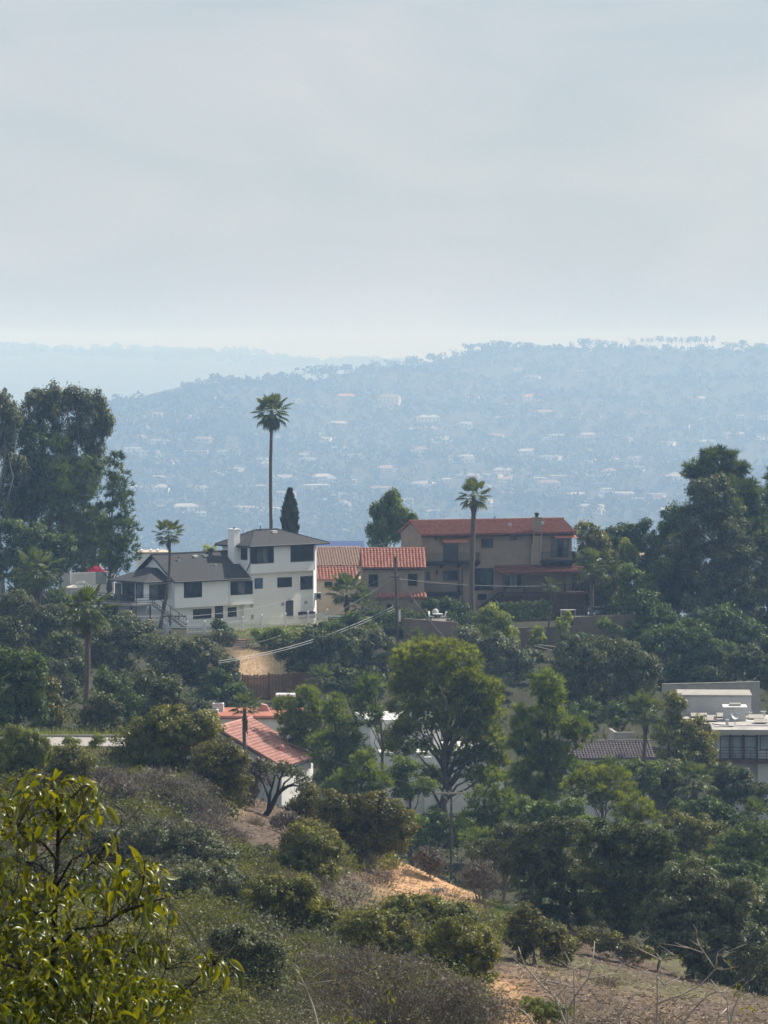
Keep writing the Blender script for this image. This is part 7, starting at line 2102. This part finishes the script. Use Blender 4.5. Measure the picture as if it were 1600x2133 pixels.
def cable(label, p, q, sag, r, m='cable', group='power cables'):
    pts = []
    for i in range(25):
        s = i / 24; v = p.lerp(q, s); v.z -= sag * 4 * s * (1 - s); pts.append(v)
    o = MB().tube(pts, r, 5).build('power_cable', M[m], None)
    tag(o, label, 'cable', group)
    return o
cable('upper cable of the bright pair sagging from the leaning pole down to the left', at(822, 1262, 449), at(455, 1377, 398), .9, .027)
cable('lower cable of the bright pair sagging from the leaning pole down to the left', at(823, 1267, 449), at(455, 1381, 398), .9, .022)
cable('single pale cable from the upper arm of the leaning pole over the white house yard', at(819, 1204, 449), at(470, 1352, 430), 1.3, .017)
cable('short pale cable above the tiled wing window, left of the leaning pole', at(815, 1191, 449), at(690, 1243, 462), .5, .018)
cable('thin cable from the leaning pole falling right over the retaining wall', at(832, 1203, 449), at(975, 1372, 420), .8, .022, 'darkcable')
cable('thin level cable crossing the front of the tan house', at(833, 1206, 449), at(1150, 1220, 461), .35, .022, 'darkcable')
cable('thin cable from the transformer pole rising right across the white house', at(388, 1284, 455), at(665, 1233, 475), .5, .020)
cable('upper thin cable entering from the left edge to the transformer pole', at(-40, 1258, 440), at(340, 1283, 455), .5, .022)
cable('lower thin cable entering from the left edge to the transformer pole', at(-40, 1284, 440), at(344, 1290, 455), .3, .018)
cable('thin cable over the pinkish canyon roof towards the golden-green pine', at(455, 1478, 352), at(925, 1648, 299), .8, .014, 'darkcable')
# ------------------------------------------------------------------ garden furniture, steps, planks
def chair(label, q, deg, m='white'):
    t_ = thing('garden_chair', label, 'chair', q, 'pale garden chairs on the terrace')
    f_ = Frame(q, deg)
    MB().box(f_, -.28, .28, -.28, .28, .40, .46).build('seat', M[m], t_)
    MB().hexa([f_.p(-.28, .24, .462), f_.p(.28, .24, .462), f_.p(.28, .29, .462), f_.p(-.28, .29, .462),
               f_.p(-.28, .36, 1.02), f_.p(.28, .36, 1.02), f_.p(.28, .41, 1.02), f_.p(-.28, .41, 1.02)]).build('backrest', M[m], t_)
    for sx_ in (-1, 1):
        for sy_ in (-1, 1):
            MB().box(f_, sx_ * .25 - .025, sx_ * .25 + .025, sy_ * .25 - .025, sy_ * .25 + .025, 0, .399).build('leg', M[m], t_)
    return t_
base = at(911, 1292, 450)
pl = MB().hexa([at(880, 1300, 448.5), at(945, 1300, 448.5), at(945, 1292, 455), at(880, 1292, 455)] + [v + Vector((0, 0, .2)) for v in (at(880, 1300, 448.5), at(945, 1300, 448.5), at(945, 1292, 455), at(880, 1292, 455))])
o_ = pl.build('terrace', M['stone']); o_['kind'] = 'structure'
zt_ = at(911, 1296, 450.5).z + .22
def on_t(px, Y): v = at(px, 1290, Y); v.z = zt_; return v
chair('pale garden chair on the left of the small terrace table beyond the dark hedges', on_t(899.5, 451), 70)
chair('pale garden chair on the right of the small terrace table beyond the dark hedges', on_t(924, 451), -70)
q = on_t(911.5, 451)
t_ = thing('garden_table', 'small round pale table between two garden chairs beyond the dark hedges', 'table', q)
MB().cyl(q, .62, .70, .75, 16).build('table_top', M['white'], t_)
MB().cyl(q, .05, .0, .699, 8).build('leg', M['metal'], t_)
q = on_t(907, 451) + Vector((0, .5, 0))
t_ = thing('barbecue', 'dark domed kettle barbecue behind the small terrace table', 'barbecue', q)
MB().tube([q + Vector((0, 0, .6)), q + Vector((0, 0, .72)), q + Vector((0, 0, .95)), q + Vector((0, 0, 1.2)), q + Vector((0, 0, 1.3))], [.2, .38, .42, .3, .08], 12).build('bowl', M['metal'], t_)
for a_ in (0, 2.1, 4.2):
    MB().tube([q + Vector((.32 * math.cos(a_), .32 * math.sin(a_), 0)), q + Vector((.15 * math.cos(a_), .15 * math.sin(a_), .62))], .025, 5).build('leg', M['iron'], t_)
q = at(1183, 1287, 456); q.z = at(1183, 1284, 460).z + .3
t_ = thing('patio_table', 'pale patio table on the shaded terrace left of the terrace palm', 'table', q)
f_ = Frame(q, 5)
MB().box(f_, -.9, .9, -.5, .5, .72, .79).build('table_top', M['metal'], t_)
for sx_ in (-1, 1):
    for sy_ in (-1, 1):
        MB().box(f_, sx_ * .8 - .04, sx_ * .8 + .04, sy_ * .42 - .04, sy_ * .42 + .04, 0, .719).build('leg', M['metal'], t_)
q = at(500, 1352, 446)
t_ = thing('garden_steps', 'short flight of reddish earth steps with stone risers below the picket fence', 'steps', q)
for i in range(5):
    f_ = Frame(at(497 + i * 1.5, 1352 - i * 4.6, 446 + i * 1.0), 8)
    s_ = MB().box(f_, -.75 + .05 * i, .75 - .03 * i, 0, 1.1, -.5, .05).build('step', M['dirtstep'], t_)
    MB().box(f_, -.8 + .05 * i, .78 - .03 * i, -.09, -.003, -.28, .07).build('riser', M['stone'], s_)
for i, (pa, pb_, lab) in enumerate((((1113, 1346), (1152, 1356), 'long pale plank lying on the slope under the tan retaining wall, the lower one'), ((1120, 1344), (1168, 1349), 'pale plank lying above a longer one under the tan retaining wall'))):
    a_, c_ = at(*pa, 440), at(*pb_, 440.6)
    gz_ = max(gz(a_.x, a_.y), gz(c_.x, c_.y))
    MB_ = MB().hexa([a_, c_, c_ + Vector((0, .22, 0)), a_ + Vector((0, .22, 0)), a_ + Vector((0, 0, .08)), c_ + Vector((0, 0, .08)), c_ + Vector((0, .22, .08)), a_ + Vector((0, .22, .08))])
    tag(MB_.build('plank', M['palepole']), lab, 'plank', 'planks on the slope')
for px_, py_, Y_, s_, lab in ((603, 1320, 452, .5, 'dark boulder on the yard bank below the lawn edge'), (588, 1326, 450, .32, 'smaller dark boulder left of the one on the yard bank')):
    q = at(px_, py_, Y_)
    rg = np.random.default_rng(int(px_)); vs = []; fs = []
    for i in range(6):
        for j in range(9):
            th_ = math.pi * i / 5; ph = 2 * math.pi * j / 9; rr2 = s_ * (1 + .22 * rg.normal())
            vs.append(q + Vector((rr2 * 1.3 * math.sin(th_) * math.cos(ph), rr2 * math.sin(th_) * math.sin(ph), rr2 * .8 * math.cos(th_))))
    for i in range(5):
        for j in range(9): fs.append((i * 9 + j, i * 9 + (j + 1) % 9, (i + 1) * 9 + (j + 1) % 9, (i + 1) * 9 + j))
    tag(MB().add(vs, fs).build('boulder', M['stone']), lab, 'boulder', 'boulders on the yard bank')
# planter foliage belongs to the planter
rg = np.random.default_rng(8)
q = PLANTER[1]
me_, _ = leaves_mesh('foliage', rg, [(np.array(q) + [0, 0, 1.1], (.8, .6, .55))], q, 700, .16, 'shrub', M['green'])
link(bpy.data.objects.new('foliage', me_), PLANTER[0])
# ------------------------------------------------------------------ near laurel shrub at lower left, twenty metres from the lens
YL = 20.0
def leaf_mesh(seed, curl, fold, w_, t0):
    rg = np.random.default_rng(seed); n = 7; V, Fc, T = [], [], []
    for i in range(n):
        s = i / (n - 1)
        a = curl * s
        x = math.sin(a) / curl if curl > 1e-3 else s; z = -(1 - math.cos(a)) / curl if curl > 1e-3 else 0
        wd = w_ * (math.sin(math.pi * min(1, s * .93 + .045)) ** .8) * (1 - .25 * s)
        wob = .012 * math.sin(s * 9 + seed)
        V += [(x, -wd, z + fold * wd + wob), (x, 0, z), (x, wd, z + fold * wd - wob)]
        T += [t0 + .15, t0 - .25, t0 + .15]
    for i in range(n - 1):
        b0 = i * 3
        Fc += [(b0, b0 + 3, b0 + 4, b0 + 1), (b0 + 1, b0 + 4, b0 + 5, b0 + 2)]
    me_ = bpy.data.meshes.new('leaf'); me_.from_pydata(V, [], Fc); me_.materials.append(M['laurel'])
    at_ = me_.attributes.new('tint', 'FLOAT', 'POINT'); at_.data.foreach_set('value', np.clip(np.array(T), 0, 1).astype(np.float32))
    for p in me_.polygons: p.use_smooth = True
    me_.update()
    return me_
LEAF = [leaf_mesh(i, c_, f_, w_, t_) for i, (c_, f_, w_, t_) in enumerate(((1.3, .95, .18, .75), (1.9, 1.05, .165, .55), (.8, .7, .19, .95), (2.3, 1.1, .165, .35), (1.6, .8, .18, .65), (1.1, .95, .155, .15)))]
gl_ = Vector(((100 - 800) / F * YL, YL, gz((100 - 800) / F * YL, YL)))
LA = thing('laurel_shrub', 'near yellow-green shrub with drooping curled leaves filling the lower left corner', 'shrub', gl_)
b = MB()
def br(pts, r0, r1):
    P_ = [at(p[0], p[1], YL + (p[2] if len(p) > 2 else 0)) for p in pts]
    b.tube(P_, [r0 + (r1 - r0) * i / (len(P_) - 1) for i in range(len(P_))], 6)
    return P_
TW = []
trunk0 = at(118, 2180, YL)
b.tube([gl_ - Vector((0, 0, .2)), trunk0], [.028, .02], 7)
br([(118, 2180), (108, 2080), (112, 1980), (114, 1900), (116, 1830), (121, 1770), (122, 1705), (120, 1680)], .020, .009)
for pts in ([(118, 1790), (90, 1755, -.2), (60, 1738, -.3), (22, 1722, -.4)], [(121, 1705), (142, 1672), (165, 1645), (192, 1622, .2)], [(121, 1710), (92, 1672), (70, 1645, .2), (40, 1608, .3)],
            [(116, 1865), (165, 1820), (205, 1785, .2), (240, 1735, .3), (290, 1685, .4)], [(112, 1985), (160, 1935), (215, 1928), (255, 1900, -.2), (288, 1868, -.3)],
            [(110, 2050), (60, 2025, -.2), (0, 2005, -.4), (-40, 1990, -.5)], [(112, 1930), (60, 1890, .2), (20, 1850, .3), (-20, 1830, .3)], [(118, 1760), (150, 1720, -.2), (175, 1690, -.3)],
            [(116, 1850), (150, 1790, -.3), (200, 1765, -.4)], [(110, 2060), (170, 2030), (240, 2010, .3), (275, 1985, .4)], [(121, 1700), (116, 1660, .1), (100, 1625, .2)],
            [(250, 2190), (320, 2115), (370, 2075), (410, 2040, .1), (445, 2010, .1), (488, 1972, .2)], [(250, 2190), (240, 2120), (255, 2060), (272, 2020)], [(60, 2190), (40, 2110), (20, 2040)],
            [(180, 2190), (190, 2110), (200, 2050)], [(116, 1830), (80, 1800, .3), (30, 1790, .5), (-20, 1800, .5)], [(325, 2110), (330, 2060), (345, 2020)], [(288, 1868, -.3), (300, 1830, -.3), (302, 1795, -.3)],
            [(255, 1900, -.2), (310, 1880, -.3), (345, 1870, -.4)]):
    TW.append(br(pts, .0085, .003))
b.build('branch', M['blackbark'], LA, smooth=True)
rg = np.random.default_rng(909)
sprays = [(100, 1648, 105, 42, 44), (30, 1720, 48, 60, 22), (165, 1680, 50, 46, 24), (292, 1845, 62, 58, 44), (30, 1870, 60, 90, 46), (105, 1845, 60, 60, 14), (205, 1765, 46, 40, 16), (70, 2000, 95, 60, 38), (448, 2008, 48, 34, 26), (190, 1955, 80, 50, 14), (355, 1895, 14, 40, 6), (330, 1990, 60, 30, 6)]
allp = [p for tw in TW for i in range(len(tw) - 1) for p in (tw[i].lerp(tw[i + 1], .3), tw[i].lerp(tw[i + 1], .65), tw[i + 1])]
def place_leaf(base, sc, me_, out):
    d = Vector(out); d.normalize()
    up = Vector((rg.normal() * .55, rg.normal() * .55, 1.0)); side = up.cross(d)
    if side.length < .05: side = Vector((0, 1, 0))
    side.normalize(); up = d.cross(side)
    from mathutils import Matrix
    m_ = Matrix(((d.x, side.x, up.x, 0), (d.y, side.y, up.y, 0), (d.z, side.z, up.z, 0), (0, 0, 0, 1)))
    return m_
cnt = 0
tw_b = MB()
for (px, py, rx, ry, n) in sprays:
    for i in range(n):
        a = rg.uniform(0, 6.283); k = rg.uniform(0, 1) ** .6
        p = at(px + rx * k * math.cos(a), py + ry * k * math.sin(a), YL + rg.normal() * .28)
        near = min(allp, key=lambda v: (v - p).length)
        out = (p - near); out.normalize()
        out = out * .6 + Vector((rg.normal() * .45, rg.normal() * .5, -.55 + rg.normal() * .35))
        sc = .108 * rg.uniform(.55, 1.25)
        me_ = LEAF[int(rg.choice(6, p=[.26, .2, .2, .12, .14, .08]))]
        o = bpy.data.objects.new('leaf', me_); link(o, LA)
        m_ = place_leaf(p, sc, me_, out)
        o.rotation_euler = m_.to_euler(); o.location = p - gl_; o.scale = (sc, sc, sc)
        if (p - near).length > .03:
            tw_b.tube([near, near.lerp(p, .5) + Vector((0, 0, .02)), p], [.0028, .002, .0015], 4, cap=False)
        cnt += 1
o = tw_b.build('twig', M['blackbark'], LA); o['kind'] = 'stuff'
# the mass of smaller leaves behind and below: joined
def leaf_cloud_obj(root, name, specs, sc0, seed, m, Yj=.5, Y0=YL, org=gl_):
    rg2 = np.random.default_rng(seed); Vs, T = [], []
    nV = len(LEAF[0].vertices); F4 = np.array([list(p.vertices) for p in LEAF[0].polygons]).ravel()
    idx = []
    cos = [np.array([v.co[:] for v in me_.vertices]) for me_ in LEAF]
    tin = []
    for me_ in LEAF:
        a_ = np.zeros(nV, dtype=np.float32); me_.attributes['tint'].data.foreach_get('value', a_); tin.append(a_)
    c_ = 0
    for (px, py, rx, ry, n) in specs:
        for i in range(n):
            a = rg2.uniform(0, 6.283); k = rg2.uniform(0, 1) ** .5
            p = np.array(at(px + rx * k * math.cos(a), py + ry * k * math.sin(a), Y0 + rg2.normal() * Yj))
            d = unit(np.array([rg2.normal(), rg2.normal(), -.6 + rg2.normal() * .7])); u_ = np.array([rg2.normal() * .6, rg2.normal() * .6, 1.0])
            s_ = unit(np.cross(u_, d)); u2 = np.cross(d, s_); sc = sc0 * rg2.uniform(.6, 1.3); j = rg2.integers(0, 6)
            Vs.append(p + (cos[j] @ np.stack([d, s_, u2])) * sc); T.append(np.clip(tin[j] * rg2.uniform(.25, 1.1), 0, 1)); idx.append(F4 + c_ * nV); c_ += 1  # tint lowered for the mass: shade between leaves put into their colour
    V = np.concatenate(Vs) - np.array(org)
    me_ = fast_mesh(name, V, 4, np.concatenate(idx), m, np.concatenate(T), smooth=True)
    TRI[0] += len(me_.polygons) * 2
    o = link(bpy.data.objects.new(name, me_), root); o['kind'] = 'stuff'
    return o
leaf_cloud_obj(LA, 'foliage', [(150, 2085, 200, 72, 1300), (60, 1965, 110, 70, 260), (240, 1985, 90, 45, 130), (110, 1890, 120, 60, 170), (310, 2085, 85, 55, 330), (60, 2120, 100, 45, 500), (200, 1830, 60, 40, 40), (80, 1700, 90, 60, 60), (290, 1860, 60, 50, 30)], .082, 910, M['laurel'])
leaf_cloud_obj(LA, 'foliage', [(100, 1650, 105, 44, 30), (290, 1845, 62, 60, 40), (35, 1870, 62, 90, 60), (70, 2000, 100, 60, 60), (170, 1690, 60, 50, 12), (30, 1720, 50, 60, 16)], .10, 911, M['laurel'], .3)
# dark dead flower heads and twig tangle on the shrub
n = 2600
i_ = rg.integers(0, len(allp), n); P0 = np.array([allp[k][:] for k in i_]) + rg.normal(size=(n, 3)) * np.array([.06, .06, .06])
t = unit(rg.normal(size=(n, 3))); bb = unit(np.cross(t, rg.normal(size=(n, 3)))); ln = rg.uniform(.02, .09, n)
V, idx = quads_from(P0, t, bb, ln, np.full(n, .0045))
me_ = fast_mesh('dead_twigs', V - np.array(gl_), 3, idx, M['blackbark'], np.zeros(len(V)))
o = link(bpy.data.objects.new('dead_twigs', me_), LA); o['kind'] = 'stuff'

# ------------------------------------------------------------------ pale bare shrub at lower right and sprigs at bottom centre
def twig_shrub(name, label, Y, root_px, branches, m, r0, leaves, seed, sc=.05, leafm=None):
    X_ = (root_px - 800) / F * Y; g0 = Vector((X_, Y, gz(X_, Y) - .05))
    R = thing(name, label, 'shrub', g0)
    rg2 = np.random.default_rng(seed); ends = []
    for k, pts in enumerate(branches):
        b = MB()
        P_ = [at(p[0], p[1], Y + rg2.normal() * .05 + (p[2] if len(p) > 2 else 0)) for p in pts]
        if pts[0][1] > 2110:                                 # starts below the frame: bring it down to the root
            P_ = [g0 + Vector((rg2.normal() * .05, 0, 0)), g0.lerp(P_[0], .6) + Vector((rg2.normal() * .04, 0, 0))] + P_
            ra = r0
        else: ra = r0 * .55
        b.tube(P_, [ra + (r0 * .22 - ra) * i / (len(P_) - 1) for i in range(len(P_))], 6)
        for q in range(3):
            s0 = P_[rg2.integers(1, len(P_))]; d_ = Vector((rg2.normal(), rg2.normal() * .4, rg2.uniform(.2, 1.2))) * .10
            b.tube([s0, s0 + d_ * .6, s0 + d_ + Vector((rg2.normal() * .02, 0, 0))], [r0 * .22, r0 * .16, r0 * .08], 4)
        b.build('branch', M[m], R, smooth=True)
        ends += [v for v in P_[2:]]
    for (px, py, rx, ry, n) in leaves:
        for i in range(n):
            a = rg2.uniform(0, 6.283); k_ = rg2.uniform(0, 1) ** .6
            p = at(px + rx * k_ * math.cos(a), py + ry * k_ * math.sin(a), Y + rg2.normal() * .05)
            o = bpy.data.objects.new('leaf', LEAF[rg2.integers(0, 6)]); link(o, R)
            m_ = place_leaf(p, sc, None, (rg2.normal(), rg2.normal(), -.4 + rg2.normal() * .5))
            s_ = sc * rg2.uniform(.6, 1.2); o.rotation_euler = m_.to_euler(); o.location = p - g0; o.scale = (s_, s_, s_)
    return R
Z5 = lambda *pts: [(960 + p[0] / 2.5, 1700 + p[1] / 2.5) for p in pts]
twig_shrub('bare_shrub', 'leafless pale-stemmed shrub with forked twigs across the lower right corner', 30.0, 1280, [
    Z5((545, 1085), (490, 940), (410, 870), (340, 790), (315, 730), (300, 680)), Z5((340, 790), (300, 765), (262, 722)),
    Z5((555, 1085), (556, 1010), (600, 930), (660, 850), (686, 770), (697, 652)), Z5((660, 850), (720, 838), (800, 815)), Z5((485, 940), (515, 925), (540, 905)), Z5((450, 860), (520, 872), (592, 890)),
    Z5((490, 940), (530, 990), (556, 1010)), Z5((470, 925), (455, 880), (440, 850)),
    Z5((1018, 1085), (1025, 960), (1022, 830), (1045, 750), (1020, 715)), Z5((1045, 750), (1090, 740), (1132, 735)), Z5((1045, 752), (985, 720), (925, 690)), Z5((1022, 840), (1060, 880), (1140, 840)),
    Z5((1025, 975), (1150, 930), (1250, 880), (1325, 795), (1270, 715), (1200, 690), (1135, 668)), Z5((1325, 795), (1370, 800), (1412, 790)), Z5((1270, 715), (1245, 680), (1230, 640)), Z5((1325, 795), (1335, 760), (1330, 730)),
    Z5((1395, 1085), (1388, 960), (1350, 910), (1300, 850)), Z5((1400, 1085), (1420, 1000), (1450, 940), (1465, 885)), Z5((1150, 1085), (1200, 1020), (1250, 965), (1300, 925), (1380, 910)), Z5((1388, 1000), (1340, 1050), (1290, 1085)),
    Z5((815, 1085), (830, 1030), (880, 960), (940, 888)), Z5((590, 1085), (592, 960), (588, 800), (540, 705)), Z5((545, 1085), (548, 960), (535, 880)), Z5((830, 1030), (800, 1000), (790, 985)), Z5((380, 1085), (330, 1020), (300, 1000), (240, 1020))],
    'twigpale', .013, [(960 + 1440 / 2.5, 1700 + 905 / 2.5, 18, 14, 14), (960 + 1405 / 2.5, 1700 + 770 / 2.5, 10, 12, 7), (960 + 1150 / 2.5, 1700 + 735 / 2.5, 6, 10, 5), (960 + 1500 / 2.5, 1700 + 1000 / 2.5, 20, 12, 12), (960 + 830 / 2.5, 1700 + 860 / 2.5, 8, 6, 4), (960 + 320 / 2.5, 1700 + 870 / 2.5, 8, 5, 3)], 95, .045)
Z4 = lambda *pts: [(420 + p[0] / 2.5, 1640 + p[1] / 2.5) for p in pts]
twig_shrub('leafy_sprig', 'thin speckled pale stem with few leaves at the bottom, right of the laurel', 24.0, 660, [Z4((605, 1235), (580, 1140), (545, 1050), (515, 985), (490, 945)), Z4((545, 1050), (530, 1030), (500, 1015))], 'twigpale', .011, [(420 + 520 / 2.5, 1640 + 960 / 2.5, 12, 14, 9)], 96, .035)
twig_shrub('leafy_sprig', 'slender dark sprig with a white bud tip at the bottom centre', 24.0, 772, [Z4((870, 1235), (885, 1080), (898, 960), (905, 880), (903, 835)), Z4((885, 1090), (860, 1060), (850, 1020))], 'twig', .006, [(420 + 903 / 2.5, 1640 + 940 / 2.5, 5, 12, 6), (420 + 850 / 2.5, 1640 + 935 / 2.5, 3, 4, 2)], 97, .028)
twig_shrub('leafy_sprig', 'yellow-green leafy sprigs along the bottom edge at centre', 24.0, 780, [Z4((700, 1240), (720, 1205), (750, 1185)), Z4((980, 1240), (985, 1150), (990, 1080)), Z4((820, 1240), (850, 1200), (880, 1180))], 'twig', .006, [(420 + 720 / 2.5, 1640 + 1210 / 2.5, 30, 10, 26), (420 + 985 / 2.5, 1640 + 1110 / 2.5, 10, 24, 14), (420 + 900 / 2.5, 1640 + 1215 / 2.5, 40, 8, 20)], 98, .034)
